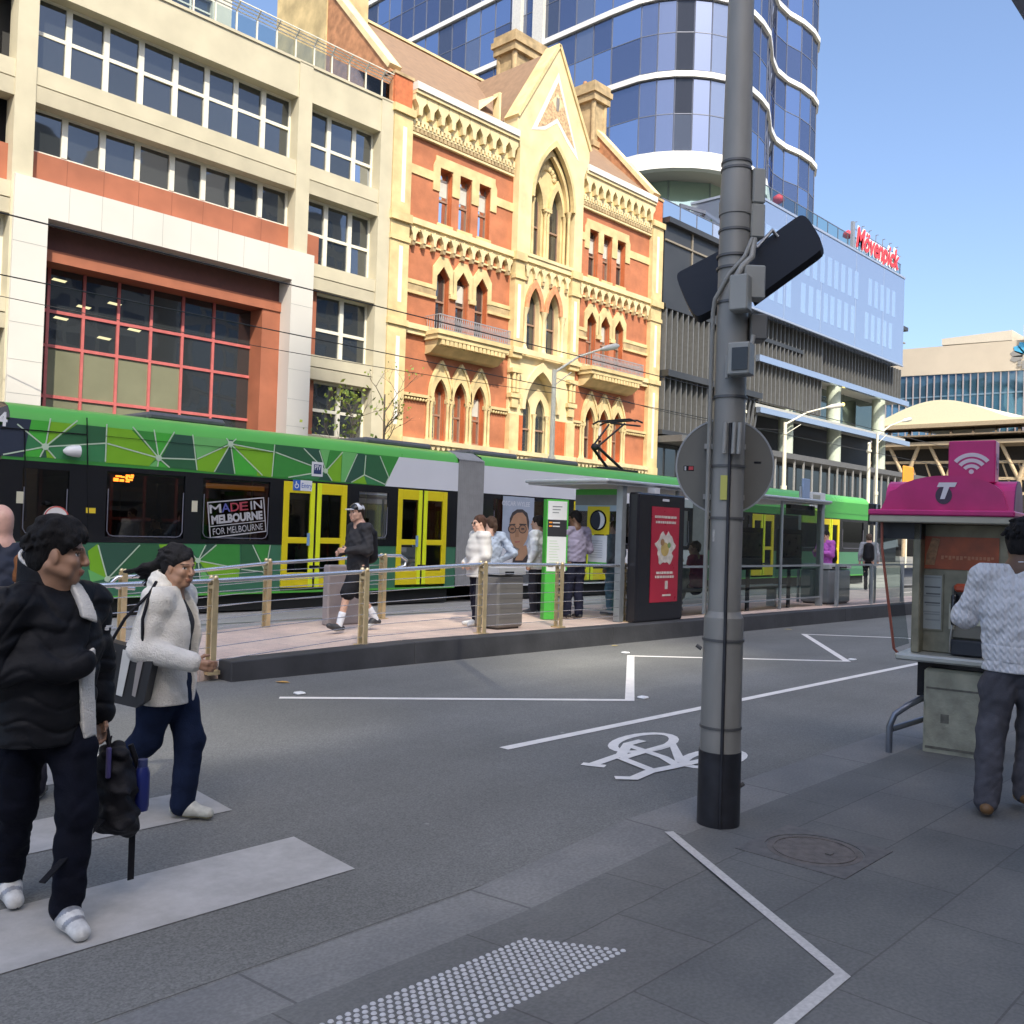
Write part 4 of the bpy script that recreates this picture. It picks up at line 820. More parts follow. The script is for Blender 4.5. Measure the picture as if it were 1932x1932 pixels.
# ---------------------------------------------------------------- street side behind the camera: blocks show in the windows opposite; tower and shaft are added to shade
NWALL = mat('near_wall', (.5, .47, .42), .8, var=.1); NGLS = mirror_mat('near_glass', (.03, .035, .04), (.7, .75, .8), .2, .9, .05)
def block(name, label, x0, x1, y0, y1, h, wx=2.9, wz=3.1, zs=5.0):
    t = thing(name, label, 'building', ((x0+x1)/2, (y0+y1)/2, 0)); b = MB(); b.box(x0, x1, y0, y1, -.1, h); b.build('wall', NWALL, t); b = MB()
    z = zs
    while z+2 < h:
        x = x0+.5
        while x+2.3 < x1: b.box(x, x+2.2, y1-.1, y1+.03, z, z+1.9); x += wx
        z += wz
    b.build('window', NGLS, t)
block('shop_row', 'low row of shops along the near pavement', -40, 84, -14, -7.2, 8.5)
t = thing('sun_blocker', 'unseen very tall thin wall added to shade the street, pierced for sun patches', 'building', (-77, -121, 0)); b = MB()  # added out of view to keep the sun off the street
def gap(gx, gy, gz, w_, h_): dy = gy+120.3; return (gx-.625*dy-w_/2, gx-.625*dy+w_/2, gz+1.3125*dy-h_/2, gz+1.3125*dy+h_/2)  # openings aimed so that sun patches land on road and platform
gaps = [gap(10.9, 8.12, -.1, 4.4, 3.0), gap(4.0, 7.3, -.1, 2.6, 1.0), gap(11.2, 11.0, .18, 3.6, 1.7), gap(8.6, 10.6, .18, 1.4, 2.2)]
b.xz(rect(-104, -50, -.1, 201), -120.3, -120.42, 0, [rect(*g_) for g_ in gaps], True); b.build('wall', NWALL, t); b = MB(); b.box(-104, -50, -150, -121, -.1, 140); b.build('podium', NWALL, t)
t = thing('sun_blocker', 'unseen narrow shaft added on the sun blocking wall to shade the portal leg', 'building', (-73.3, -121, 200)); b = MB(); b.box(-74.4, -72.3, -120.9, -120.5, 196, 205.5); b.build('wall', NWALL, t); b = MB(); b.box(-74.1, -72.6, -120.5, -120.45, 201.5, 204); b.build('window', NGLS, t)  # added out of view to shade the lower portal leg
for k, (x0, x1, h_) in enumerate(((-30, -2, 34), (0, 22, 44), (24, 52, 38), (55, 80, 46), (83, 130, 36))): block('office_block', ('pale office block behind the shop row, first of the five', 'taller pale office block behind the shop row', 'mid height office block in the middle behind the shop row', 'tallest office block behind the shop row', 'wide office block at the far end behind the shop row')[k], x0, x1, -62, -45, h_)
# ================================================================ TRAM
TY0 = 16.0
def z1b(x, y, Y=TY0): return W(.41408*x*.64572, (1150+.41408*y)*.64572, Y)
def z2b(x, y, Y=TY0): return W((750+.41408*x)*.64572, (1250+.41408*y)*.64572, Y)
tr = thing('tram', 'long green and white tram with yellow doors standing at the platform', 'tram', (16, 17.3, -.1))
def tp(name, mb, m, par=tr, **k): return mb.build(name, m, par, **k)
TG = mat('tram_green', (.10, .42, .06), .3, var=.04, scale=1); BLKP = mat('tram_black', (.012, .013, .016), .15, var=0)
TWHT = mat('tram_white', (.70, .71, .74), .35, var=.03, scale=1); TGREY = mat('tram_grey', (.09, .095, .1), .5, var=.1)
YEL = mat('door_yellow', (.74, .60, .01), .4, var=.04); YELB = mat('door_edge_yellow', (.78, .86, .02), .4, var=.0)
SEC = [(4.4, 15.15), (16.0, 25.2), (26.0, 38.5)]
ZS = 3.16
def roofprof(y0=TY0): return [(y0, ZS), (y0+.03, ZS+.1), (y0+.12, ZS+.2), (y0+.3, ZS+.27), (y0+.6, ZS+.3), (y0+2.05, ZS+.3), (y0+2.35, ZS+.27), (y0+2.53, ZS+.2), (y0+2.62, ZS+.1), (y0+2.65, ZS)]
TGW = glass_mat('tram_window_glass', (.5, .46, .42), .62, .02, 1.6); TGF = glass_mat('tram_far_glass', (.3, .26, .22), .28, .05)
doors = [(10.45, 11.98), (13.36, 14.82), (19.4, 20.9), (22.6, 24.1), (28.9, 30.4), (34.2, 35.7)]
wins = [(z1b(745, 800).x, z1b(1300, 800).x, 1.29, 2.42), (z1b(1425, 800).x, z1b(1900, 800).x, 1.29, 2.42), (12.3, 13.1, 1.35, 2.35), (16.35, 19.2, 1.32, 2.4), (21.1, 22.4, 1.32, 2.4), (24.3, 25.0, 1.32, 2.4), (26.3, 28.7, 1.32, 2.4), (30.7, 34, 1.32, 2.4), (36, 38, 1.32, 2.4), (5.62, 6.35, 1.3, 2.38)]
for si, (x0, x1) in enumerate(SEC):
    b = MB(); rp = roofprof(); xa = x0+(1.0 if si == 0 else 0)
    n = len(rp); b.add([(xa, y, z) for y, z in rp]+[(x1, y, z) for y, z in rp], [(i, i+1, n+i+1, n+i) for i in range(n-1)], 0, True)
    if si == 0: b.add([(xa, y, z) for y, z in rp]+[(x0+.55, TY0+.35, ZS), (x0+.55, TY0+2.3, ZS)], [(0, 1, 2, n), (2, 3, 4, n), (4, 5, n+1, n), (5, 6, 7, n+1), (7, 8, 9, n+1)], 1)
    tp('roof', b, [TG, BLKP])
    b = MB(); b.quad((x0+.6 if si == 0 else x0, TY0+2.65, 2.5), (x1, TY0+2.65, 2.5), (x1, TY0+2.65, ZS), (x0+.6, TY0+2.65, ZS)); b.quad((x0, TY0+2.65, .28), (x1, TY0+2.65, .28), (x1, TY0+2.65, 1.21), (x0, TY0+2.65, 1.21)); b.box(x0, x1, TY0, TY0+2.65, .26, .3); b.quad((x1, TY0, .3), (x1, TY0+2.65, .3), (x1, TY0+2.65, ZS), (x1, TY0, ZS)) if si != 0 else None
    tp('far_side', b, TWHT if si == 1 else TG); b = MB(); b.quad((x0, TY0+2.65, 1.21), (x1, TY0+2.65, 1.21), (x1, TY0+2.65, 2.5), (x0, TY0+2.65, 2.5)); tp('far_window', b, TGF)
    # near wall: black band with window and door openings
    hol = [rect(a, c, z0, z1) for a, c, z0, z1 in wins if a > x0 and c < x1]+[rect(a, c, .36, 2.46) for a, c in doors if a > x0 and c < x1]
    band = MB(); xs = sorted(sum([[a, c] for a, c in doors if a > x0 and c < x1], [])); 
    lo = 1.21; poly = [(x0+.05, lo)]
    # band as pieces between doors
    edges = [x0+(-.05 if si == 0 else 0)]+xs+[x1]
    for k in range(0, len(edges), 2):
        a, c = edges[k], edges[k+1]
        if si == 0 and k == 0: pl = [(4.62, lo), (c, lo), (c, 2.5), (5.3, 2.5), (4.95, 2.2)]
        else: pl = rect(a, c, lo, 2.5)
        band.xz(pl, TY0-.012, TY0+.05, 0, [rect(p, q, z0, z1) for p, q, z0, z1 in wins if p > a and q < c])
    for a, c in doors:
        if a > x0 and c < x1: band.box(a, c, TY0-.012, TY0+.05, 2.46, 2.5)
    tp('window_band', band, BLKP)
    low = MB(); up = MB(); 
    for k in range(0, len(edges), 2):
        a, c = edges[k], edges[k+1]; a = 4.6 if (si == 0 and k == 0) else a
        low = MB(); low.box(a, c, TY0, TY0+.05, .3, 1.21)
        if si == 1: low.box(a, c, TY0-.006, TY0+.01, .3, .62, 1)
        tp('side_panel', low, [TWHT if si == 1 else mat('livery_teal', (.05, .17, .095), .35, var=.04), TGREY])
    up.xz([(5.3, 2.5), (x1, 2.5), (x1, ZS), (5.42, ZS)] if si == 0 else rect(x0, x1, 2.5, ZS), TY0, TY0+.05)
    tp('upper_panel', up, TWHT if si == 1 else mat('livery_green', (.05, .27, .05), .35, var=.04))
    b = MB(); b.box(x0+.3, x1-.1, TY0+.15, TY0+2.5, -.06, .27); tp('underframe', b, mat('underframe', (.01, .01, .01), .8, var=0))
for a, c, z0, z1 in wins:
    b = MB(); b.quad((a, TY0+.02, z0), (c, TY0+.02, z0), (c, TY0+.02, z1), (a, TY0+.02, z1)); o = tp('window', b, TGW)
    f = MB(); pts = [(a+.1, z0+.03), (c-.1, z0+.03), (c-.04, z0+.1), (c-.03, z1-.1)]
    f.tube([(a+.03, TY0-.012, z1-.3), (a+.03, TY0-.012, z0+.12), (a+.07, TY0-.012, z0+.05), (a+.14, TY0-.012, z0+.03), (c-.14, TY0-.012, z0+.03), (c-.07, TY0-.012, z0+.05), (c-.03, TY0-.012, z0+.12), (c-.03, TY0-.012, z1-.3)], .009, 5); tp('window_trim', f, mat('trim_grey', (.2, .2, .24), .4, .4, var=0), o)
b = MB()
for x0, x1 in SEC: b.box(x0+.9, x1-.1, TY0+1.2, TY0+2.6, .3, .34); b.box(x0+.9, x1-.1, TY0+.05, TY0+2.6, 2.62, 2.66)
tp('floor', b, mat('tram_floor', (.16, .14, .12), .7, var=.1))
b = MB(); rs = random.Random(2)
for x in [7.2, 7.9, 8.6, 9.4, 12.4, 17, 17.8, 18.6, 21.4, 22, 26.6, 27.5, 31, 32, 33]:
    b.box(x, x+.42, TY0+.3, TY0+1.1, .75, .85); b.hexa([(x+.36, TY0+.3, .8), (x+.44, TY0+.3, .8), (x+.44, TY0+1.1, .8), (x+.36, TY0+1.1, .8), (x+.46, TY0+.35, 1.55), (x+.54, TY0+.35, 1.55), (x+.54, TY0+1.05, 1.55), (x+.46, TY0+1.05, 1.55)])
tp('seat', b, mat('seat_fabric', (.07, .09, .12), .8, var=.3, scale=20))
b = MB()
for x in (7.1, 9.2, 10.3, 12.2, 13.2, 17.4, 19.2, 21.2): b.tube([(x, TY0+.9, .34), (x, TY0+.9, 2.6)], .018, 6)
tp('grab_pole', b, mat('grab_pole', (.5, .45, .12), .4, var=0))
# ---- doors
for a, c in doors:
    mid = (a+c)/2; d = MB(); y0, y1 = TY0-.03, TY0+.03
    for x0, x1, e in ((a, mid-.03, 1), (mid+.03, c, 0)):
        iw = .13; ex = .1
        l0, l1 = (x0, x0+iw) if e else (x0, x0+ex); r0, r1 = (x1-ex, x1) if e else (x1-iw, x1)
        d.box(l0, l1, y0, y1, .36, 2.46, 0 if e else 1); d.box(r0, r1, y0, y1, .36, 2.46, 1 if e else 0)
        for z0, z1 in ((.36, .66), (1.24, 1.36), (2.24, 2.46)): d.box(l1, r0, y0+.003, y1, z0, z1)
    d.box(mid-.03, mid+.03, y0+.02, y1, .36, 2.46, 2); d.box(mid-.12, mid+.12, y0-.01, y1, .74, .8, 2)
    o = tp('door', d, [YEL, YELB, BLKP], bevel=.008)
    p = MB()
    for x0, x1 in ((a+.13, mid-.13), (mid+.13, c-.13)):
        for z0, z1 in ((.66, 1.24), (1.36, 2.24)): p.quad((x0, TY0+.01, z0), (x1, TY0+.01, z0), (x1, TY0+.01, z1), (x0, TY0+.01, z1))
    tp('door_glass', p, TGW, o)
    hb = MB(); hb.box(mid-.2, mid-.15, TY0-.06, TY0-.03, 1.2, 1.45); tp('door_button', hb, mat('door_button', (.2, .35, .6), .4, var=.0), o)
# ---- livery
LV = {}
def lv(n, c): LV[n] = mat('livery_'+n, c, .35, var=.03)
for n, c in dict(bright=(.07, .43, .05), green=(.045, .27, .05), med=(.05, .23, .085), dark=(.035, .13, .055), navy=(.035, .1, .065), lime=(.20, .45, .025), pale=(.16, .48, .14)).items(): lv(n, c)
order = list(LV); polysA = [('med', [(20, 430), (120, 215), (310, 375)]), ('bright', [(120, 215), (165, 150), (355, 160), (325, 355), (310, 370)]), ('lime', [(360, 160), (545, 180), (330, 360)]), ('dark', [(545, 180), (745, 200), (750, 345), (340, 370)]), ('med', [(335, 378), (750, 350), (740, 487), (390, 458)]), ('bright', [(20, 432), (300, 380), (280, 450)]), ('navy', [(280, 450), (315, 390), (330, 452)]), ('lime', [(330, 452), (322, 390), (390, 458)]),
 ('lime', [(755, 200), (930, 225), (1110, 450), (755, 350)]), ('lime', [(755, 355), (1100, 455), (1050, 512), (745, 487)]), ('green', [(935, 225), (1085, 245), (1115, 445)]), ('bright', [(1085, 245), (1230, 262), (1122, 440)]), ('navy', [(1235, 262), (1355, 280), (1385, 460), (1140, 452)]), ('dark', [(1130, 465), (1385, 470), (1385, 542), (1195, 524)]), ('pale', [(1050, 512), (1112, 465), (1110, 518)]), ('bright', [(1112, 465), (1195, 524), (1110, 518)]),
 ('pale', [(1360, 280), (1590, 305), (1620, 345), (1390, 460)]), ('lime', [(1390, 470), (1615, 365), (1510, 555), (1385, 542)]), ('navy', [(1510, 555), (1622, 365), (1650, 570)]), ('lime', [(1640, 355), (1930, 420), (1915, 590), (1850, 582)]), ('bright', [(1640, 370), (1850, 582), (1655, 570)]), ('navy', [(1600, 306), (1650, 314), (1625, 345)]), ('green', [(1660, 314), (1930, 340), (1930, 412), (1640, 350)])]
polysB = [('lime', [(0, 150), (125, 172), (105, 346), (0, 338)]), ('green', [(0, 105), (120, 115), (128, 168), (0, 146)]), ('green', [(130, 177), (385, 275), (385, 320), (220, 352), (108, 346)]), ('dark', [(125, 115), (330, 140), (440, 245), (385, 262), (130, 168)]), ('navy', [(330, 140), (440, 150), (480, 285), (445, 245)]), ('pale', [(445, 150), (515, 158), (485, 285)]), ('green', [(515, 158), (600, 168), (495, 285)]), ('lime', [(600, 168), (590, 382), (530, 377), (495, 305)]), ('pale', [(605, 168), (705, 180), (620, 383), (595, 382)]), ('navy', [(710, 180), (765, 188), (750, 330), (665, 387), (622, 383)]), ('dark', [(770, 188), (865, 198), (930, 350), (905, 400), (760, 330)]), ('green', [(870, 198), (1000, 212), (930, 350)]), ('lime', [(755, 335), (775, 397), (665, 387)]), ('med', [(758, 335), (905, 405), (775, 397)]), ('navy', [(430, 365), (485, 315), (530, 377)]), ('med', [(220, 352), (385, 325), (480, 315), (430, 367)])]
polysC = [('lime', [(620, 1110), (690, 1060), (750, 1295), (640, 1290)]), ('navy', [(690, 1060), (985, 1062), (755, 1300)]), ('dark', [(990, 1062), (1112, 1064), (1160, 1190), (765, 1300)]), ('lime', [(1120, 1064), (1290, 1064), (1390, 1175), (1165, 1190)]), ('med', [(1300, 1064), (1450, 1064), (1400, 1165)]), ('navy', [(1455, 1064), (1525, 1064), (1410, 1165)]), ('green', [(1530, 1064), (1690, 1064), (1690, 1230), (1410, 1175)]), ('dark', [(1700, 1064), (1780, 1064), (1860, 1260), (1700, 1240)]), ('green', [(1790, 1064), (1900, 1064), (1870, 1250)]), ('lime', [(1170, 1200), (1385, 1185), (1350, 1320), (1200, 1320)]), ('lime', [(1405, 1185), (1690, 1240), (1680, 1320), (1500, 1320)]), ('navy', [(1395, 1200), (1410, 1320), (1360, 1320)]), ('pale', [(620, 1240), (755, 1305), (640, 1330)]), ('pale', [(1420, 1220), (1490, 1320), (1415, 1320)])]
ladder = []
b = MB(); _k = [0]
def flat(mb, pts, y, m, flip=False):
    _k[0] += 1; y -= .00012*_k[0]; mb.xz([(p.x, min(p.z, ZS+.0)) for p in pts], y, TY0+.001, m)
lowb = MB()
for fn, ps in ((z1b, polysA), (z2b, polysB), (z1b, polysC)):
    for n, pl in ps:
        q = [fn(*p) for p in pl]; q = [Vector((max(p.x, 5.3), p.y, p.z)) for p in q]
        q = [Vector((p.x, p.y, min(max(p.z, 2.502), ZS))) if ps is not polysC else Vector((p.x, p.y, min(max(p.z, .5), 1.205))) for p in q]
        flat(lowb if ps is polysC else b, q, TY0-.004, order.index(n))
wp = [z2b(*p) for p in ((1005, 205), (1425, 255), (1420, 457), (905, 407))]; lowb.build('lower_livery', [LV[n] for n in order], tr)
flat(b, [Vector((wp[0].x, 0, ZS)), Vector((15.15, 0, ZS)), Vector((15.15, 0, 2.502)), Vector((wp[3].x, 0, 2.502))], TY0-.005, len(order))
tp('livery', b, [LV[n] for n in order]+[TWHT])
b = MB()
def line(fn, p, q, w=.022):
    _k[0] += 1; a, c = fn(*p), fn(*q); d = Vector((c.x-a.x, 0, c.z-a.z)).normalized(); nn = Vector((-d.z, 0, d.x))*w/2; y = TY0-.0095-.00004*_k[0]
    b.add([(a.x+nn.x, y, a.z+nn.z), (a.x-nn.x, y, a.z-nn.z), (c.x-nn.x, y, c.z-nn.z), (c.x+nn.x, y, c.z+nn.z)], [(0, 1, 2, 3)])
for ctr, ends in (((318, 375), [(20, 430), (120, 215), (355, 175), (545, 190), (750, 350), (280, 448), (390, 458)]), ((1118, 455), [(755, 352), (935, 235), (1085, 255), (1230, 270), (1385, 465), (1195, 522), (1110, 515)]), ((1625, 355), [(1390, 462), (1595, 315), (1665, 320), (1930, 412), (1850, 578), (1655, 565), (1510, 552)])):
    for e in ends: line(z1b, ctr, e)
    c = z1b(*ctr); b.xz(circle(c.x, c.z, .055, 12), TY0-.019, TY0)
for p, q in (((752, 215), (742, 480)), ((1358, 290), (1388, 540))): line(z1b, p, q)
for ctr, ends in (((485, 305), [(130, 172), (330, 145), (440, 160), (605, 172), (530, 374), (220, 350)]), ((757, 332), [(768, 195), (905, 400), (665, 385)]), ((930, 350), [(868, 200), (905, 400)])):
    for e in ends: line(z2b, ctr, e)
c = z2b(485, 305); b.xz(circle(c.x, c.z, .05, 12), TY0-.019, TY0)
for p, q in (((125, 118), (105, 344)), ((708, 185), (620, 382))): line(z2b, p, q)
tp('livery_line', b, mat('livery_white_line', (.50, .62, .46), .4, var=0)); b = MB()
for ctr, ends in (((1395, 1178), [(1290, 1068), (1450, 1068), (1525, 1068), (1690, 1235), (1160, 1190), (1410, 1310)]), ((755, 1308), [(690, 1068), (985, 1068), (1160, 1192)]), ((1870, 1260), [(1780, 1068), (1905, 1068), (1700, 1240)])):
    for e in ends: line(z1b, ctr, e)
    c = z1b(*ctr); b.xz(circle(c.x, c.z, .05, 12), TY0-.019, TY0)
tp('livery_line', b, mat('livery_white_line', (.50, .62, .46), .4, var=0))
b = MB(); a0 = z1b(165, 265); 
for p, q in (((0, 240), (610, 290)), ((610, 170), (622, 1000)), ((170, 260), (180, 900)), ((745, 300), (1925, 415))):
    a, c = z1b(*p), z1b(*q); b.bar((a.x, TY0-.02, a.z), (c.x, TY0-.02, c.z), .006, .018 if p[0] != 745 else .006)
tp('panel_seam', b, BLKP)
b = MB(); b.tube([z1b(445, 405, TY0-.06), z1b(470, 405, TY0-.08), z1b(510, 405, TY0-.09), z1b(560, 408, TY0-.09)], [.02, .07, .095, .1], 12); tp('side_camera', b, mat('camera_white', (.75, .75, .74), .3, var=0))
b = MB(); c = z1b(393, 880); b.xz(circle(c.x, c.z, .2, 24), TY0-.03, TY0-.0, 0); b.xz(circle(c.x, c.z+.02, .045, 10), TY0-.033, TY0-.03, 1); b.xz([(c.x-.05, c.z-.12), (c.x+.03, c.z-.12), (c.x+.04, c.z), (c.x-.04, c.z)], TY0-.033, TY0-.03, 1); b.xz(circle(c.x, c.z, .2, 24), TY0-.034, TY0-.03, 2, [circle(c.x, c.z, .18, 24)]); tp('warning_disc', b, [mat('disc_white', (.75, .73, .7), .4, var=0), BLKP, mat('disc_red', (.6, .1, .08), .5, var=0)])
b = MB()
for x0, y0, x1, y1, m_ in ((605, 805, 670, 845, 1), (115, 690, 160, 775, 0), (1352, 755, 1388, 835, 0)):
    p, q = z1b(x0, y0), z1b(x1, y1); b.box(p.x, q.x, TY0-.02, TY0-.01, q.z, p.z, m_)
p, q = z2b(1510+0, 0), z2b(0, 0); b.box(20.95, 21.03, TY0-.02, TY0-.01, 1.75, 1.95, 0)
tp('marker_plate', b, [mat('plate_cream', (.6, .57, .42), .5, var=0), mat('plate_yellow', (.75, .55, .03), .5, var=0)])
b = MB(); c = z1b(2, 225); b.text('4', (c.x-.06, TY0-.02, c.z), (1, 0, 0), (0, 0, 1), .3, 0, 0, .03); 
e = MB(); e.quad((4.75, TY0-.006, 2.55), (5.62, TY0-.006, 2.55), (5.72, TY0-.006, ZS), (5.42, TY0-.006, ZS)); tp('cab_corner', e, mat('cab_dark', (.035, .045, .07), .3, var=0)); tp('fleet_number', b, mat('fleet_white', (.8, .8, .8), .5, var=0))
b = MB(); b.hexa([(4.2, TY0+.1, .3), (4.62, TY0, .3), (4.62, TY0+2.6, .3), (4.2, TY0+2.4, .3), (4.2, TY0+.1, 1.2), (4.62, TY0, 1.2), (4.62, TY0+2.6, 1.2), (4.2, TY0+2.4, 1.2)]); tp('nose', b, TG)
b = MB(); b.add([(4.25, TY0+.12, 1.2), (4.62, TY0, 1.2), (5.3, TY0, 2.55), (5.0, TY0+.2, 2.6), (4.25, TY0+2.4, 1.2), (5.0, TY0+2.4, 2.6)], [(0, 1, 2, 3), (0, 3, 5, 4)]); tp('windscreen', b, TGW)
# displays and stickers
SG = emit_mat('led_orange', (1, .22, .02), 1.6); b = MB(); p, q = z1b(800, 625), z1b(945, 565)
for k, (x0, x1, z0, z1) in enumerate(((0, .25, .1, .45), (.1, .4, .55, .72), (.3, .52, .1, .35), (.36, .55, .5, .66), (.6, .82, .62, .85), (.58, .7, .4, .62), (.62, .95, .25, .42), (.75, .98, .5, .66), (.6, .8, .08, .22), (.85, 1, .68, .9))): b.box(p.x+(q.x-p.x)*x0, p.x+(q.x-p.x)*x1, TY0-.004, TY0+.003, p.z+(q.z-p.z)*z0, p.z+(q.z-p.z)*z1)
tp('destination_display', b, SG); b = MB(); p, q = z1b(1465, 665), z1b(1880, 635); b.box(p.x, q.x, TY0+.06, TY0+.07, p.z, p.z+.09)
tp('inner_display', b, emit_mat('led_dim', (1, .4, .05), .14))
ST = [z1b(*p, TY0-.004) for p in ((1480, 1022), (1880, 975), (1850, 730), (1465, 765))]
ux = (ST[1]-ST[0]); uy = (ST[3]-ST[0]); ux.y = uy.y = 0; Wd = ux.length; Hd = uy.length; ux.normalize(); uyn = Vector((-ux.z, 0, ux.x)); o0 = Vector((ST[0].x, TY0-.006, ST[0].z))
b = MB()
def bd(a0, b0, a1, b1, m_=0): b.add([o0+ux*a0+uyn*b0, o0+ux*a1+uyn*b0, o0+ux*a1+uyn*b1, o0+ux*a0+uyn*b1], [(0, 1, 2, 3)], m_)
t_ = .022
bd(0, 0, Wd, t_); bd(0, Hd-t_, Wd, Hd); bd(0, t_, t_, Hd-t_); bd(Wd-t_, t_, Wd, Hd-t_); bd(t_, .31*Hd, Wd-t_, .31*Hd+t_*.7)
for s_, x_, m_ in (('M', .03, 0), ('A', .235, 2), ('D', .39, 1), ('E', .55, 1), ('IN', .745, 0)): b.text(s_, o0+ux*(Wd*x_)+uyn*(.68*Hd), ux, uyn, Hd*.34, m_, 0, .012, width=Wd*(.2 if s_ in 'MIN' and s_ != 'IN' else .21 if s_ == 'IN' else .15))
b.text('MELBOURNE', o0+ux*(Wd*.05)+uyn*(.39*Hd), ux, uyn, Hd*.31, 0, 0, .05, width=Wd*.9)
b.text('FOR MELBOURNE', o0+ux*(Wd*.06)+uyn*(.08*Hd), ux, uyn, Hd*.26, 0, 0, .0, width=Wd*.88)
tp('window_sticker', b, [mat('sticker_white', (.42, .42, .43), .5, var=0), mat('sticker_red', (.35, .05, .07), .5, var=0), mat('sticker_blue', (.09, .1, .32), .5, var=0)])
b = MB(); p, q = z2b(385, 340), z2b(465, 245); y = TY0-.022; b.box(p.x, q.x, y, TY0, p.z, q.z, 0); b.box(p.x+.04, q.x-.04, y-.004, y, p.z+.05, q.z-.05, 1); b.text('PTV', (p.x+.06, y-.006, p.z+.13), (1, 0, 0), (0, 0, 1), .13, 0, 0, .02, width=q.x-p.x-.12); tp('operator_sign', b, [mat('sign_white', (.72, .72, .74), .5, var=0), mat('sign_navy', (.03, .05, .14), .5, var=0)])
b = MB(); p, q = z2b(248, 440), z2b(385, 375); y = TY0-.036; b.box(p.x, q.x, y, y+.005, p.z, q.z, 0); b.box(p.x, p.x+.17, y-.003, y, p.z, q.z, 1); b.text('Entry', (p.x+.2, y-.004, p.z+.06), (1, 0, 0), (0, 0, 1), .14, 1, 0, .0, width=.25)
b.xz(circle(p.x+.085, p.z+.09, .05, 14), y-.005, y-.003, 0, [circle(p.x+.085, p.z+.09, .032, 14)]); b.box(p.x+.06, p.x+.085, y-.005, y-.003, p.z+.1, p.z+.18, 0); tp('door_sign', b, [mat('door_sign_white', (.72, .74, .76), .5, var=0), mat('door_sign_blue', (.03, .12, .45), .5, var=0)])
# ad poster on the second car: a face in round glasses
def zc(x, y): return W((1380+.31056*x)*.64572, (1350+.31056*y)*.64572, TY0-.015)
b = MB(); p, q = zc(270, 940), zc(570, 350); b.box(p.x, q.x+.05, TY0-.02, TY0-.013, 1.22, 2.47, 0)
def poly(pl, m_, k): b.xz([(zc(*v).x, zc(*v).z) for v in pl], TY0-.022-.0012*k, TY0-.02, m_)
poly([(375, 945), (395, 860), (470, 830), (575, 900), (575, 945)], 2, 1)
poly([(440, 800), (505, 780), (520, 860), (470, 925), (400, 925)], 1, 2)
poly([(345, 620), (352, 560), (375, 490), (415, 455), (460, 450), (505, 480), (525, 560), (525, 660), (510, 730), (475, 790), (425, 815), (385, 790), (355, 720)], 1, 3)
poly([(350, 580), (352, 530), (375, 475), (420, 445), (470, 445), (515, 480), (532, 560), (528, 640), (515, 600), (505, 520), (470, 475), (420, 478), (385, 505), (365, 550)], 2, 4)
for cx in (372, 470):
    o_ = [(cx+38*math.cos(a), 630+42*math.sin(a)) for a in [2*math.pi*i/16 for i in range(16)]]; i_ = [(cx+31*math.cos(a), 630+34*math.sin(a)) for a in [2*math.pi*i/16 for i in range(16)]]
    b.xz([(zc(*v).x, zc(*v).z) for v in o_], TY0-.0285, TY0-.02, 2, [[(zc(*v).x, zc(*v).z) for v in i_]]); poly(i_, 3, 6); poly([(cx-14, 622), (cx+14, 622), (cx+14, 636), (cx-14, 636)], 2, 9)
poly([(408, 622), (434, 622), (434, 630), (408, 630)], 2, 8); poly([(395, 745), (445, 742), (440, 757), (400, 760)], 4, 6); poly([(405, 640), (430, 640), (436, 705), (398, 708)], 3, 5); poly([(345, 585), (400, 580), (402, 592), (345, 597)], 2, 7); poly([(440, 580), (505, 583), (505, 595), (440, 592)], 2, 7)
b.text('OSCAR WYLEE', (zc(278, 400).x, TY0-.022, zc(278, 405).z), (1, 0, 0), (0, 0, 1), .16, 5, 0, .015, width=(q.x-p.x)*.93)
poly([(510, 800), (560, 800), (560, 850), (520, 855)], 5, 5)
tp('advert_poster', b, [mat('poster_blue', (.36, .41, .5), .4, var=.05), mat('poster_skin', (.42, .24, .14), .5, var=.08), mat('poster_dark', (.05, .04, .04), .5, var=0), mat('poster_shade', (.33, .18, .1), .5, var=0), mat('poster_lip', (.35, .13, .1), .5, var=0), mat('poster_white', (.6, .62, .66), .5, var=0)])
# bellows
for x0, x1 in ((15.15, 16.0), (25.2, 26.0)):
    b = MB(); n = 14
    for k in range(n):
        a, c = x0+(x1-x0)*k/n, x0+(x1-x0)*(k+1)/n; m_ = (a+c)/2
        for (ya, za), (yb, zb) in (((TY0-.01, .3), (TY0-.01, ZS+.1)), ((TY0-.01, ZS+.1), (TY0+.4, ZS+.3)), ((TY0+.4, ZS+.3), (TY0+2.3, ZS+.3)), ((TY0+2.3, ZS+.3), (TY0+2.65, .3))):
            dy, dz = (.03, 0) if abs(za-zb) > .5 and ya < TY0+1 else (0, -.03)
            b.quad((a, ya, za), (m_, ya+dy, za+dz), (m_, yb+dy, zb+dz), (a, yb, zb)); b.quad((m_, ya+dy, za+dz), (c, ya, za), (c, yb, zb), (m_, yb+dy, zb+dz))
    tp('bellows', b, mat('bellows_grey', (.26, .265, .27), .7, var=.1))
for x0, x1 in ((8.0, 9.6), (13.0, 15.0), (16.3, 18), (19, 20.5), (27, 30)): b = MB(); b.bbox(x0, x1, TY0+.75, TY0+2.0, ZS+.28, ZS+.45, .06); tp('roof_pod', b, mat('pod_grey', (.1, .1, .11), .6, var=.1))
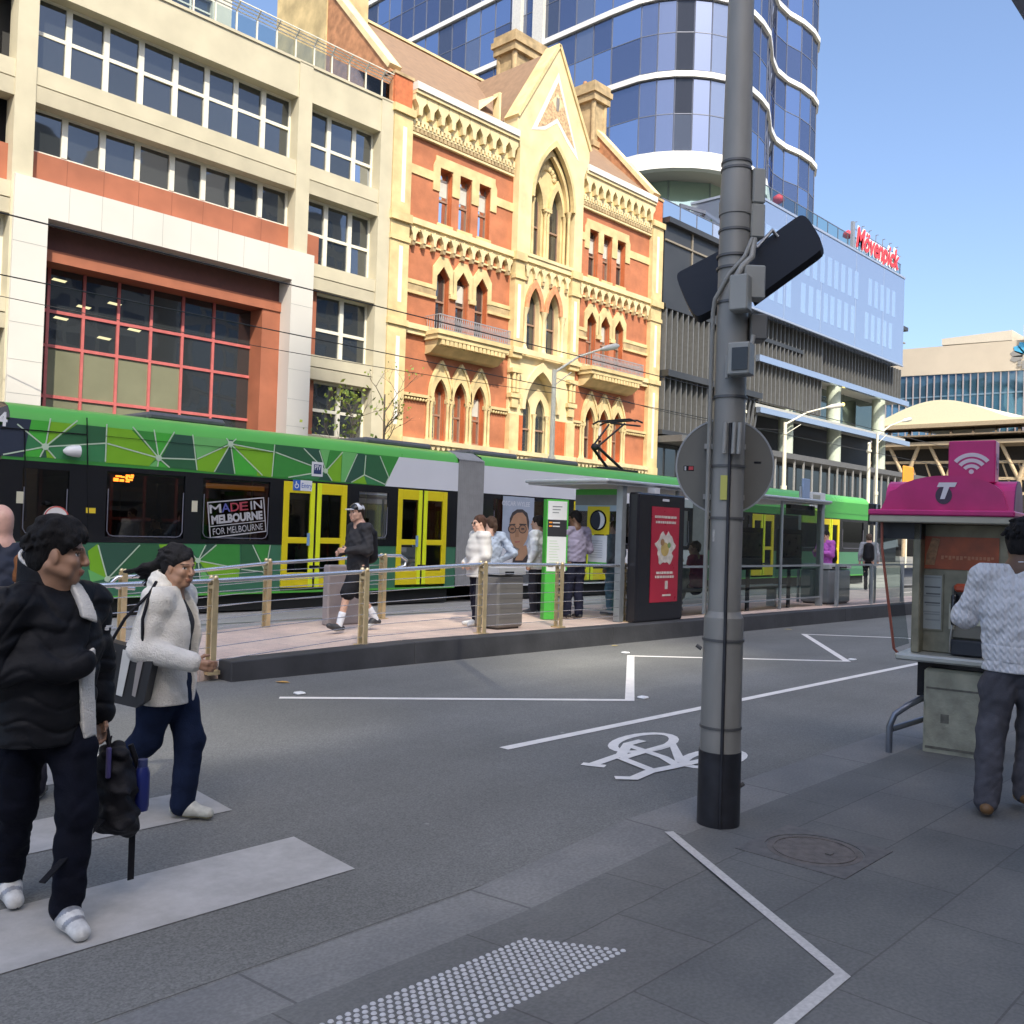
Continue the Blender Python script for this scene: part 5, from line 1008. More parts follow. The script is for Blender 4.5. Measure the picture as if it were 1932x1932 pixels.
# pantograph
def zp(x, y): return W((1500+.41408*x)*.64572, (1250+.41408*y)*.64572, 17.3)
pg = MB(); base, knee = zp(720, 350), zp(575, 135); head = W((1050+.4917*1530)*.64572, (600+.4917*1300)*.64572, 17.3)
b0 = Vector((base.x, 17.3, ZS+.5)); 
for s_ in (-.25, .25): pg.tube([(base.x, 17.3+s_, ZS+.4), (knee.x, 17.3+s_*.4, knee.z)], .045, 7); pg.tube([(knee.x, 17.3+s_*.4, knee.z), (head.x, 17.3+s_*1.2, head.z)], .03, 7)
pg.tube([(base.x+.1, 17.3, ZS+.45), (base.x-.9, 17.3, ZS+.4)], .04, 6); pg.box(base.x-1.1, base.x+.6, 16.9, 17.7, ZS+.28, ZS+.4); pg.ball(knee, .12, 8)
for dx in (-.15, .2): pg.tube([(head.x+dx, 16.5, head.z+.02), (head.x+dx, 16.7, head.z+.1), (head.x+dx, 17.9, head.z+.1), (head.x+dx, 18.1, head.z+.02)], .03, 6)
pg.tube([(head.x-.3, 17.3, head.z), (head.x+1.2, 17.3, head.z+.06)], .03, 6)
tp('pantograph', pg, mat('pantograph', (.025, .025, .028), .6, .3, var=0))
# ================================================================ STREET FURNITURE
STEEL = mat('sun_tinted_steel', (.78, .62, .36), .35, .7, var=.12, scale=9); STEELG = mat('grey_steel', (.36, .35, .33), .45, .6, var=.15, scale=6); RAILM = mat('rail_steel_bright', (.78, .78, .78), .22, .9, var=.05)  # post steel: golden sun reflection is put into its base colour
def railing(label, pts, posts, loops=(), far=False):
    r0 = thing('railing', label, 'railing', (posts[0][0], posts[0][1], posts[0][2]), 'steel railings on the platform')
    b = MB(); b.tube(pts, .027, 10); b.build('handrail', RAILM, r0)
    pv = None
    for k, (x, y, zb, zt) in enumerate(posts):
        p = MB()
        for dy in (-.05, .05): p.box(x-.032, x+.032, y+dy-.012, y+dy+.012, zb-.02, zt); p.ball((x, y+dy, zt+.02), .03, 8)
        p.box(x-.03, x+.03, y-.04, y+.04, zt-.1, zt-.06)
        for h in range(6): zz = zb+.1+h*(zt-zb-.2)/6; p.cyl((x-.0, y), .014, zz, zz+.03, 6) 
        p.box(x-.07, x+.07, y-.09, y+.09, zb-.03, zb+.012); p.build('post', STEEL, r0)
    w = MB()
    for h in range(6):
        f = (h+.7)/6.6
        w.tube([(x, y, zb+(zt-zb)*f) for x, y, zb, zt in posts], .005, 4)
    w.build('wire', RAILM, r0); return r0
YN = 9.45
near_posts = [(1.6, YN, -.1, .93), (3.4, YN, -.08, .945), (5.33, YN, .0, 1.0), (7.4, YN, .15, 1.07), (9.5, YN, .17, 1.15)]
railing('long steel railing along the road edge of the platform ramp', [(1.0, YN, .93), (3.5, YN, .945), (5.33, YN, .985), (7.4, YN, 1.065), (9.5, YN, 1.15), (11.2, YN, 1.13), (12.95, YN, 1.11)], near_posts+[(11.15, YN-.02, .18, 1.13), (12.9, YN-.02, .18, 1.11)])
YF = 11.8
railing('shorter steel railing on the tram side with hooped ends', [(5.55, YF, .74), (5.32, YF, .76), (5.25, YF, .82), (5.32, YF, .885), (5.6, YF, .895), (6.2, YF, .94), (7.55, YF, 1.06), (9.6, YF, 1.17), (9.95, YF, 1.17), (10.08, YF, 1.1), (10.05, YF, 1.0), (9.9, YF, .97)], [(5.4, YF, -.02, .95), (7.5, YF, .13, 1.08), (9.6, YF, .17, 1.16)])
# bins
def bin_(x0, x1, y0, y1, z1, label, m):
    t = thing('litter_bin', label, 'bin', ((x0+x1)/2, (y0+y1)/2, .18), 'metal bins on the platform')
    b = MB(); b.bbox(x0, x1, y0, y1, .2, z1-.1, .03); b.build('body', m, t)
    b = MB(); b.box(x0-.01, x1+.01, y0-.01, y1+.01, z1-.08, z1-.02); b.box(x0, x1, y0, y1, z1-.02, z1+.02); b.build('lid', mat('bin_lid', (.52, .53, .55), .4, .5, var=.05), t)
    b = MB(); b.box(x0+.12, x1-.25, y0-.013, y0-.002, z1-.075, z1-.03); b.build('slot', BLKP, t)
    b = MB(); b.box(x0+.05, x1-.05, y0+.05, y1-.05, .17, .2); b.build('plinth', BLKP, t)
BINM = mat('bin_taupe', (.2, .19, .175), .5, .3, var=.06)
bin_(10.0, 10.56, 9.62, 10.12, 1.06, 'taupe metal litter bin behind the railing near the white puffer jacket', BINM); bin_(20.75, 21.9, 9.5, 10.2, 1.07, 'grey metal litter bin by the glass railing beyond the shelter', mat('bin_grey', (.24, .26, .28), .45, .4, var=.06))
b = MB(); q0 = G(612, 1185, .18); b.bbox(8.2, 8.95, 11.3, 11.45, .17, 1.05, .02); tag(b.build('taupe_upright', mat('upright_taupe', (.3, .26, .25), .6, var=.08)), 'thin stand-in taupe cabinet on the platform behind the man in the cap', 'upright')  # opaque slab standing in for an unclear translucent shape
# tram stop totem
def oriented(A, B, n_th):
    A = Vector((A.x, A.y, 0)); B = Vector((B.x, B.y, 0)); u = (B-A); L_ = u.length; u.normalize(); n = Vector((u.y, -u.x, 0)); return A, u, n, L_
tA, tB = W(1026, 1150, 10.35), W(1067, 1150, 10.18)
A, u, n, L_ = oriented(tA, tB, .12)
def obox(mb, a0, a1, d0, d1, z0, z1, m=0):
    c = [A+u*a0+n*d0, A+u*a1+n*d0, A+u*a1+n*d1, A+u*a0+n*d1]; mb.hexa([(p.x, p.y, z0) for p in c]+[(p.x, p.y, z1) for p in c], m)
tt = thing('stop_totem', 'green and white tram stop totem with timetable panels', 'sign', (A.x, A.y, .18)); GRN = mat('totem_green', (.07, .42, .06), .4, var=.03); WPN = mat('totem_white', (.68, .7, .7), .5, var=.02)
b = MB(); obox(b, .0, L_*.6, -.14, 0, .18, 1.0); obox(b, 0, L_, -.14, -.0, 1.0, 2.18); b.build('body', GRN, tt)
b = MB(); obox(b, .02, L_-.03, 0, .006, .98, 2.15); b.build('panel', WPN, tt)
b = MB(); obox(b, .02, L_-.03, .006, .009, 1.56, 1.84); b.build('dark_panel', mat('totem_black', (.03, .03, .035), .4, var=0), tt)
b = MB()
for k, z in enumerate((2.05, 2.0, 1.95)): obox(b, .1, L_-.12-.03*k, .006, .008, z, z+.018, 0)
for z in (1.78, 1.72): obox(b, .04, .1, .009, .011, z, z+.025, 1); obox(b, .11, L_*.6, .009, .011, z, z+.02, 2)
for k in range(9): obox(b, .06, L_*(.5+.04*(k % 4)), .006, .008, 1.48-k*.045, 1.49-k*.045, 3)
obox(b, .05, .14, .006, .009, 1.05, 1.1, 4)
b.build('print', [mat('ink_grey', (.25, .27, .27), .5, var=0), mat('ink_orange', (.8, .3, .04), .5, var=0), mat('ink_pale', (.6, .6, .6), .5, var=0), mat('ink_green', (.45, .58, .42), .5, var=0), mat('ink_black', (.04, .04, .04), .5, var=0)], tt)
# shelter
SGL = glass_mat('shelter_glass', (.86, .95, .93), .9, .02, 1.5); SGT = glass_mat('tinted_shelter_glass', (.55, .65, .62), .75, .02, 1.5); SFR = mat('shelter_frame', (.33, .36, .38), .4, .5, var=.08)
sh = thing('tram_shelter', 'glass tram shelter with a flat metal roof over the platform', 'shelter', (16.5, 10, .18))
b = MB(); b.bbox(12.1, 20.4, 9.3, 11.1, 2.468, 2.53, .02); b.build('roof', mat('shelter_roof', (.5, .52, .53), .35, .3, var=.08), sh)
b = MB(); b.box(12.15, 20.35, 9.34, 11.05, 2.44, 2.468); b.build('roof_edge', mat('roof_edge', (.5, .5, .5), .5, .2, var=0), sh)
b = MB()
for x in (12.75, 20.2): b.box(x-.06, x+.06, 9.42, 9.54, .18, 2.44)
for x in (14.35, 16.3, 18.3): b.box(x-.025, x+.025, 9.42, 9.47, .18, 2.44)
b.box(14.35, 20.2, 9.43, 9.46, 1.06, 1.1); b.box(14.35, 20.2, 9.43, 9.46, .36, .39); b.box(12.9, 12.94, 9.54, 10.6, .3, .33); b.build('frame', SFR, sh)
b = MB(); b.quad((14.4, 9.45, .4), (20.15, 9.45, .4), (20.15, 9.45, 2.3), (14.4, 9.45, 2.3)); b.build('back_glass', SGT, sh)
b = MB(); b.quad((12.92, 9.54, .33), (12.92, 10.6, .33), (12.92, 10.6, 2.4), (12.92, 9.54, 2.4)); b.build('end_glass', SGL, sh); b = MB(); b.quad((20.25, 9.54, .33), (20.25, 10.6, .33), (20.25, 10.6, 2.3), (20.25, 9.54, 2.3)); b.build('end_glass', SGL, sh)
b = MB(); b.box(12.905, 12.93, 9.54, 10.6, 2.3, 2.4, 0); b.box(12.905, 12.93, 9.54, 10.6, 2.12, 2.3, 1); b.box(12.905, 12.93, 9.54, 10.6, 2.02, 2.12, 2); 
def yzp(pl, x0, m_): b.yz(pl, x0, x0+.012, m_)
cy, cz = 10.08, 1.86; yzp([(cy+.24, cz-.24), (cy-.24, cz-.24), (cy-.24, cz+.24), (cy+.24, cz+.24)], 12.9, 3); yzp(circle(cy, cz, .18, 20), 12.893, 4); yzp(circle(cy, cz, .15, 20), 12.887, 5); yzp([(cy+.15*math.cos(a), cz+.15*math.sin(a)) for a in [R(90)+R(180)*k/10 for k in range(11)]]+[(cy+.06*math.cos(a), cz+.15*math.sin(a)) for a in [R(270)-R(180)*k/10 for k in range(1, 10)]], 12.881, 6)
yzp([(cy+.2, cz-.72), (cy-.2, cz-.72), (cy-.2, cz-.26), (cy+.2, cz-.26)], 12.9, 7); yzp([(cy+.2, cz-.76), (cy-.2, cz-.76), (cy-.2, cz-.72), (cy+.2, cz-.72)], 12.9, 0)
for k in range(8): yzp([(cy+.16, cz-.64+k*.04), (cy-.1-.01*(k % 3), cz-.64+k*.04), (cy-.1, cz-.63+k*.04), (cy+.16, cz-.63+k*.04)], 12.894, 8)
b.build('glass_sign', [GRN, mat('sign_taupe', (.22, .23, .23), .5, var=.1), mat('sign_sky', (.35, .47, .55), .5, var=0), mat('moon_yellow', (.72, .6, .02), .5, var=0), BLKP, mat('moon_navy', (.015, .02, .04), .4, var=0), mat('moon_white', (.72, .76, .8), .4, var=0), mat('notice_white', (.62, .68, .75), .5, var=0), mat('notice_ink', (.35, .4, .48), .5, var=0)], sh)
b = MB(); b.box(14.8, 19.3, 9.75, 10.15, .58, .64); 
for x in (15.2, 17, 18.9): b.box(x-.04, x+.04, 9.85, 10.05, .18, .58)
b.build('bench', mat('bench_steel', (.4, .41, .42), .4, .5, var=.1), sh)
b = MB(); b.box(19.0, 20.15, 9.6, 9.72, 2.18, 2.4); b.build('display_board', BLKP, sh)
b = MB()
for x in (16.65, 18.4): b.box(x, x+1.0, 9.52, 9.6, 1.0, 1.85, 0); b.box(x+.08, x+.92, 9.505, 9.52, 1.28, 1.75, 1); b.box(x+.08, x+.92, 9.505, 9.52, 1.06, 1.24, 2); b.box(x+.45, x+.55, 9.54, 9.58, .18, 1.0, 0)
b.build('map_case', [BLKP, mat('map_dim', (.12, .11, .05), .3, var=.5, scale=7), mat('map_grey', (.3, .32, .33), .4, var=.1)], sh)
ad = thing('advert_panel', 'black poster case with a red poster at the shelter end', 'advertising panel', (13.5, 9.3, .18))
b = MB(); b.bbox(12.82, 14.22, 9.18, 9.4, .17, 2.34, .03); b.build('case', mat('case_black', (.014, .014, .018), .22, var=0), ad)
def za(x, y): return W((1380+.31056*x)*.64572, (1350+.31056*y)*.64572, 9.168)
pa, pb = za(1600, 1250), za(1885, 370); px0, px1, pz0, pz1 = 13.2, 14.02, .5, 2.12
b = MB(); b.box(px0, px1, 9.168, 9.182, pz0, pz1, 0); pr = random.Random(4)
cx = (px0+px1)/2
bl = [(cx+.27*(1+.16*math.sin(5*a)+.1*math.sin(9*a+1))*math.cos(a), 1.42+.27*(1+.15*math.cos(6*a)+.08*math.sin(11*a))*math.sin(a)) for a in [2*math.pi*i/40 for i in range(40)]]
b.xz(bl, 9.162, 9.168, 1); b.xz(circle(cx-.02, 1.4, .12, 14), 9.158, 9.162, 2); b.xz(circle(cx+.1, 1.47, .05, 10), 9.156, 9.158, 3); b.xz(circle(cx-.1, 1.52, .06, 10), 9.156, 9.158, 4)
for z, w_ in ((1.93, .66), (1.84, .6), (.98, .5), (.91, .56)):
    x = cx-w_/2
    while x < cx+w_/2: l_ = pr.uniform(.03, .09); b.box(x, min(x+l_, cx+w_/2), 9.163, 9.168, z, z+.04, 1); x += l_+.018
b.box(cx+.02, cx+.1, 9.163, 9.168, .72, .86, 1); b.box(cx-.05, cx+.2, 9.163, 9.168, .6, .63, 1)
b.build('poster', [mat('poster_red', (.4, .02, .045), .3, var=.06), mat('poster_cream', (.6, .55, .48), .4, var=.2, scale=12), mat('poster_ochre', (.5, .36, .12), .4, var=.2), mat('poster_green2', (.2, .3, .1), .4, var=0), mat('poster_brown', (.3, .17, .08), .4, var=0)], ad)
b = MB(); b.box(cx-.1, cx+.1, 9.178, 9.184, 2.22, 2.26); b.box(13.3, 13.45, 9.2, 9.35, 2.34, 2.44); b.build('nameplate', mat('name_white', (.6, .6, .62), .5, var=0), ad)
gr = thing('glass_railing', 'glass panel railing along the platform beyond the shelter', 'railing', (21, 9.3, .18)); b = MB(); g2 = MB()
for k in range(7):
    x = 20.4+k*1.75; y = kerb_y(x)+.42; b.box(x-.035, x+.035, y-.035, y+.035, .17, 1.12); y2 = kerb_y(x+1.75)+.42
    g2.quad((x+.06, y, .3), (x+1.69, y2, .3), (x+1.69, y2, 1.02), (x+.06, y, 1.02)); b.bar((x, y, 1.1), (x+1.75, y2, 1.1), .04, .04)
b.build('post', SFR, gr); g2.build('glass', SGL, gr)
def back_sign(x, y, zt, w_, h_, label, zb=.18):
    t = thing('platform_sign', label, 'sign', (x, y, zb)); b = MB(); b.tube([(x, y, zb-.02), (x, y, zt+h_*.5)], .03, 8); b.build('post', SFR, t); b = MB(); b.bbox(x-w_/2, x+w_/2, y+.03, y+.08, zt-h_/2, zt+h_/2, .01); b.build('board', BLKP, t)
back_sign(22.6, 9.2, 2.3, .62, .52, 'black backed sign on a steel post beyond the second bin')
for x, y, zt, lab in ((19.85+1.2, 10.4, 2.25, 'lime green sign hanging near the far end of the shelter'),):
    t = thing('lime_sign', lab, 'sign', (x, y, .18)); b = MB(); b.tube([(x, y, .16), (x, y, 2.9)], .035, 8); b.build('post', SFR, t); b = MB(); b.bbox(x+.1, x+.9, y-.02, y+.03, 2.05, 2.4, .01, 0); b.bbox(x+.5, x+1.3, y-.02, y+.03, 2.42, 2.8, .01, 1); b.box(x+.62, x+1.0, y-.026, y-.02, 2.48, 2.74, 2); b.bbox(x+.1, x+.45, y-.02, y+.03, 2.55, 3.1, .01, 3); b.build('board', [mat('lime_board', (.42, .68, .06), .5, var=0), WPN, mat('sign_mid', (.35, .36, .3), .5, var=0), mat('sign_bluegrey', (.25, .34, .5), .5, var=0)], t)
# ---- foreground pole
PX_, PY_ = 4.85, 2.85
pd = Vector((PX_, PY_, 0)).normalized(); pe = Vector((pd.y, -pd.x, 0)); pc = Vector((PX_, PY_, 0)); D0 = pc.length
def PL(px, py, dep=0.0):
    d = ray(px, py); t = (D0+dep)/(d.x*pd.x+d.y*pd.y); p = Vector((d.x*t, d.y*t, CAM_H+d.z*t)); return (p-pc).dot(pe), p.z
POLEM = mat('painted_pole', (.25, .245, .225), .5, .1, var=.2, scale=5, stretch=(1, 1, .25)); GALV = mat('galvanised', (.33, .34, .345), .45, .5, var=.12, scale=8); BLACKP = mat('pole_black', (.016, .017, .022), .4, var=.4, scale=12)
po = thing('utility_pole', 'tall grey utility pole with a black painted foot on the pavement edge', 'pole', (PX_, PY_, 0))
b = MB(); b.tube([(PX_, PY_, -.05), (PX_, PY_, .42)], .122, 28); b.build('foot', BLACKP, po)
b = MB(); b.tube([(PX_, PY_, .42), (PX_, PY_, 1.16), (PX_, PY_, 1.185)], [.116, .113, .112], 28); b.tube([(PX_, PY_, 1.185), (PX_, PY_, 1.215), (PX_, PY_, 1.22)], [.112, .096, .094], 28); b.tube([(PX_, PY_, 1.22), (PX_, PY_, 3.55)], [.094, .088], 28); b.tube([(PX_, PY_, 3.52), (PX_, PY_, 3.6)], [.094, .094], 28); b.tube([(PX_, PY_, 3.6), (PX_, PY_, 3.8), (PX_, PY_, 5.0), (PX_, PY_, 9.0)], [.09, .084, .072, .06], 28); b.build('shaft', POLEM, po)
b = MB()
def loc(a, dep, z): p = pc+pe*a+pd*dep; return (p.x, p.y, z)
b.tube([loc(.012, -.119, 0), loc(.01, -.12, 1.16), loc(.008, -.104, 1.25), loc(.008, -.098, 2.3)], .011, 6); b.build('black_cable', BLACKP, po)
b = MB()
for z_, a_, w_, h_ in ((1.62, -.05, .05, .07), (.78, .03, .06, .05), (1.48, .05, .03, .04), (2.2, -.03, .04, .05)):
    dep_ = -math.sqrt(max(.0001, (.0945 if z_ > 1.2 else .1145)**2-a_*a_)); b.add([loc(a_-w_/2, dep_-.002+(.02 if abs(a_-w_/2) > abs(a_) else 0), z_), loc(a_+w_/2, dep_-.002+(.02 if abs(a_+w_/2) > abs(a_) else 0), z_), loc(a_+w_/2, dep_-.002+(.02 if abs(a_+w_/2) > abs(a_) else 0), z_+h_), loc(a_-w_/2, dep_-.002+(.02 if abs(a_-w_/2) > abs(a_) else 0), z_+h_)], [(0, 1, 2, 3)])
b.build('sticker_residue', mat('residue', (.36, .35, .32), .8, var=.3, scale=60), po)
b = MB(); b.tube([loc(-.112, -.03, 1.2), loc(-.11, -.03, 2.95), loc(-.1, -.06, 3.02), loc(-.02, -.1, 3.16), loc(.06, -.11, 3.25), loc(.1, -.09, 3.36)], .013, 8); b.tube([loc(.0, -.12, 2.97), loc(.0, -.14, 3.1), loc(.05, -.13, 3.19), loc(.1, -.1, 3.25), loc(.11, -.08, 3.36)], .019, 8)
b.tube([loc(-.02, -.13, 2.68), loc(-.02, -.14, 2.55)], .012, 8); b.tube([loc(.03, -.12, 2.7), loc(.05, -.13, 2.62), loc(.1, -.12, 2.66), loc(.12, -.1, 2.8)], .014, 8)
for a in (-.02, .03, .06): b.tube([loc(a, -.11, 2.3), loc(a-.005, -.13, 2.12)], .013, 8)
b.build('conduit', mat('conduit_grey', (.27, .27, .25), .5, var=.1), po)
b = MB()
for z, r_ in ((.55, .121), (1.05, .121), (1.75, .1), (2.05, .1), (2.45, .1), (3.0, .097), (3.2, .1), (3.27, .1), (3.42, .095), (3.78, .09), (3.82, .09)): b.tube([(PX_, PY_, z), (PX_, PY_, z+.014)], r_, 20)
b.tube([loc(.115, 0, .22), loc(.14, .0, .24)], .012, 6); b.tube([loc(-.12, -.05, 1.0), loc(-.15, -.05, 1.02)], .012, 6); b.build('strap', mat('strap_dark', (.12, .12, .12), .5, .5, var=.1), po)
BOXM = mat('box_grey', (.29, .295, .275), .5, .1, var=.06)
def pbox(name, px0, py0, px1, py1, dep0, dep1, yaw=.35, m=BOXM):
    a0, z1 = PL(px0, py0, dep0); a1, z0 = PL(px1, py1, dep0); mid = (a0+a1)/2; w_ = (a1-a0); b = MB(); b.bbox(-w_/2*.9, w_/2*.9, 0, dep1-dep0, z0, z1, .008); ang = math.atan2(pe.y, pe.x)+yaw
    c = pc+pe*mid+pd*dep0; b.xf(Matrix.Translation((c.x, c.y, 0)) @ Matrix.Rotation(ang, 4, 'Z')); return b.build(name, m, po)
pbox('meter_box', 1420, 317, 1447, 382, -.02, .1); pbox('meter_box', 1416, 384, 1446, 447, -.02, .1)
pbox('control_box', 1373, 517, 1412, 584, -.2, -.1, -.3); pbox('control_box', 1403, 500, 1447, 562, -.13, -.03, .25); pbox('control_box', 1415, 592, 1450, 640, -.05, .08, .2, mat('box_dark', (.12, .12, .115), .5, var=.1)); dbx = pbox('control_box', 1369, 645, 1416, 706, -.2, -.09, -.3)
a0, z1 = PL(1381, 655, -.21); a1, z0 = PL(1411, 697, -.21); b = MB(); b.box(-(a1-a0)/2, (a1-a0)/2, -.006, .002, z0, z1); c = pc+pe*((a0+a1)/2)+pd*(-.205); b.xf(Matrix.Translation((c.x, c.y, 0)) @ Matrix.Rotation(math.atan2(pe.y, pe.x)-.3, 4, 'Z')); b.build('box_window', BLKP, po)
b = MB(); b.box(-.02, .02, -.004, .0, 1.86, 2.0); c = pc+pe*-.02+pd*-.096; b.xf(Matrix.Translation((c.x, c.y, 0)) @ Matrix.Rotation(math.atan2(pe.y, pe.x), 4, 'Z')); b.build('sticker', mat('sticker_yellow', (.5, .5, .12), .5, var=0), po)
# round sign seen from the back
ds = thing('round_sign', 'round road sign seen from its plain grey back on the pole', 'sign', loc(0, .14, 1.75))
ca, cz = PL(1367, 880, .16); ra = .285; b = MB(); c = pc+pe*ca+pd*.16; Mx = Matrix.Translation((c.x, c.y, cz)) @ Matrix.Rotation(math.atan2(pe.y, pe.x), 4, 'Z')
b.xz(circle(0, 0, ra, 48), 0, .006, back=True); b.xf(Mx); b.build('disc', mat('sign_back', (.15, .145, .125), .55, .25, var=.08, scale=3), ds)
b = MB(); b.xz(circle(0, 0, ra+.004, 48), -.004, .01, 0, [circle(0, 0, ra-.006, 48)], True); b.xf(Mx); b.build('rim', GALV, ds)
b = MB(); b.box(-.24, -.18, -.002, 0, -.03, .0, 0); b.box(-.235, -.225, -.003, -.002, -.028, -.004, 1); b.box(-.21, -.183, -.003, -.002, -.025, -.004, 2); b.box(.17, .21, -.002, 0, .02, .032, 0); b.xf(Mx); b.build('label_sticker', [BLKP, mat('lab_white', (.5, .5, .5), .5, var=0), mat('lab_red', (.5, .05, .06), .5, var=0)], ds)
b = MB(); b.box(-.12, .12, -.05, -.004, .1, .13); b.box(-.12, .12, -.05, -.004, -.2, -.17); b.xf(Mx); b.build('bracket', STEELG, ds)
# big dark lantern heads on both sides of the pole
FLM = mat('lantern_dark', (.008, .009, .012), .6, var=.2, scale=8, spec=.3)
def lantern(label, quad, dep, thick, arm):
    P4 = [pc+pe*PL(x, y, d_)[0]+pd*d_+Vector((0, 0, PL(x, y, d_)[1])) for (x, y), d_ in zip(quad, dep)]
    o = P4[0]; U = P4[1]-P4[0]; V = P4[3]-P4[0]; N_ = U.cross(V).normalized()
    if N_.z < 0: N_ = -N_
    t = thing('signal_lantern', label, 'traffic lantern', tuple(o), 'dark lantern heads on the grey pole'); b = MB()
    out = []
    for k in range(11): a = -math.pi/2+math.pi*k/10; out.append((.86+.14*abs(math.cos(a))**.6, .5+.5*math.copysign(abs(math.sin(a))**.6, math.sin(a))))
    out += [(0, 1), (0, 0)]
    b.ext(out, lambda s_, q, dd: tuple(o+U*s_+V*q+N_*dd), 0, thick, 0, (), True, True); b.build('housing', FLM, t, bevel=.012)
    b = MB()
    for k in range(9):
        s0 = .06+k*.085; c = [o+U*s0+V*.08-N_*.012, o+U*(s0+.035)+V*.08-N_*.012, o+U*(s0+.035)+V*.45-N_*.012, o+U*s0+V*.45-N_*.012]; b.hexa([tuple(p) for p in c]+[tuple(p+N_*.014) for p in c])
    b.build('louvre', mat('louvre_dark', (.012, .013, .017), .35, var=0), t)
    b = MB(); b.tube([tuple(pc+Vector((0, 0, arm))), tuple(o+U*.3+V*.9+N_*(thick+.02)), tuple(o+U*.55+V*.95+N_*(thick+.04)), tuple(o+U*.62+V*.8-N_*.02)], .014, 6); b.build('arm', GALV, t)
    b = MB(); c = [o+U*.6+V*.6-N_*.008, o+U*.85+V*.6-N_*.008, o+U*.85+V*.8-N_*.008, o+U*.6+V*.8-N_*.008]; b.hexa([tuple(p) for p in c]+[tuple(p+N_*.01) for p in c]); b.build('lens_plate', GALV, t)
lantern('large dark lantern head jutting out beside the meter boxes toward the glass tower', [(1424, 578), (1562, 478), (1484, 412), (1392, 505)], (.25, .35, .75, .6), .05, 3.3)
lantern('smaller dark lantern head jutting out beside the Gothic building end', [(1368, 482), (1276, 530), (1348, 594), (1415, 562)], (.75, .7, .3, .25), .05, 3.1)
# ---- phone booth
BX = 7.8
ph = thing('phone_booth', 'pink roofed street phone booth with a wireless cube on top', 'phone booth', (8.05, 2.6, 0))
MAG = mat('magenta', (.5, .02, .165), .35, var=.13, scale=5); MAGD = mat('dark_magenta', (.13, .012, .09), .4, var=.1); CRM = mat('booth_cream', (.44, .42, .33), .5, var=.06); TAN = mat('booth_olive', (.25, .235, .165), .5, .1, var=.25, scale=9)
def zh(x, y, X=BX): return XP((2192+.41408*x)*.64572, (1150+.41408*y)*.64572, X)
b = MB(); b.bbox(BX, BX+.45, 2.26, 2.79, -.02, .66, .02); b.build('pedestal', mat('booth_concrete', (.40, .385, .29), .85, var=.32, scale=5, bump=.35), ph)
b = MB()
for z0_, z1_ in ((.5, .515), (.03, .05)): b.box(BX-.004, BX, 2.28, 2.77, z0_, z1_)
b.box(BX-.003, BX, 2.6, 2.66, .24, .31); b.build('pedestal_seam', mat('seam_dark', (.16, .15, .12), .9, var=.3, scale=20), ph)
b = MB(); b.bbox(BX+.06, BX+.42, 2.24, 2.75, .66, .72, .005); b.build('neck', BLKP, ph)
b = MB(); b.bbox(BX-.12, BX+.5, 2.14, 2.99, .715, .77, .015); b.build('tray', mat('tray_steel', (.5, .51, .47), .35, .5, var=.1), ph)
b = MB(); b.box(BX+.1, BX+.25, 2.72, 2.86, .42, .715); b.build('equipment_box', BLKP, ph)
b = MB(); b.bbox(BX+.18, BX+.4, 2.16, 2.88, .77, 1.81, .01); b.bbox(BX+.02, BX+.18, 2.84, 2.9, .77, 1.81, .008); b.build('back_cabinet', TAN, ph)
b = MB(); b.box(BX+.02, BX+.5, 2.84, 3.17, 1.68, 1.81); b.box(BX+.2, BX+.42, 2.12, 2.155, 1.2, 1.81); b.build('head_box', mat('head_dark', (.015, .018, .025), .4, var=0), ph)
b = MB(); b.bbox(BX-.16, BX+.42, 2.16, 3.2, 1.81, 1.865, .008); b.build('cornice', CRM, ph)
b = MB(); b.bbox(BX-.17, BX+.43, 2.15, 3.21, 1.866, 1.912, .01); 
fp = [(3.13, 1.912), (3.06, 2.06)]+[(2.64+.40*math.cos(a)*1.0, 2.02+.165*math.sin(a)) for a in [R(20)+R(140)*k/12 for k in range(13)]]+[(2.25, 2.06), (2.2, 1.912)]
b.yz(fp, BX-.1, BX+.36)
sp_ = [(BX-.09, 1.912)]+[(BX+.14-.2*math.cos(a), 2.0+.15*math.sin(a)) for a in [R(10)+R(160)*k/10 for k in range(11)]]+[(BX+.37, 1.912)]
b.ext(sp_, lambda x, z, y: (x, y, z), 2.17, 3.1, 0, (), True, True); b.build('roof', MAG, ph)
b = MB(); b.ext([(x, z) for x, z in sp_], lambda x, z, y: (x, y, z), 2.162, 2.169, 0, (), True, True); b.build('roof_end', MAGD, ph)
T0 = zh(1340, 700, BX-.1); b = MB(); x_ = BX-.104
def pyz(pl, dx, m_): b.yz(pl, x_-dx, x_-dx+.004, m_)
cy, cz = T0.y, T0.z
pyz([(cy+.02+.075*math.cos(a)*.8-.0*math.sin(a), cz-.02+.07*math.sin(a)) for a in [2*math.pi*i/24 for i in range(24)]], 0, 1)
pyz([(cy+.07, cz+.045), (cy+.055, cz+.08), (cy-.075, cz+.08), (cy-.06, cz+.045), (cy-.02, cz+.045), (cy+.012, cz-.05), (cy+.045, cz-.05), (cy+.02, cz+.045)], .003, 0)
b.build('logo', [mat('logo_white', (.7, .68, .72), .4, var=0), mat('logo_dark', (.05, .03, .06), .4, var=0)], ph)
c0, c1 = 2.645, 2.31; b = MB(); b.bbox(BX-.02, BX+.16, c1, c0, 2.13, 2.46, .008); b.build('wifi_cube', MAG, ph)
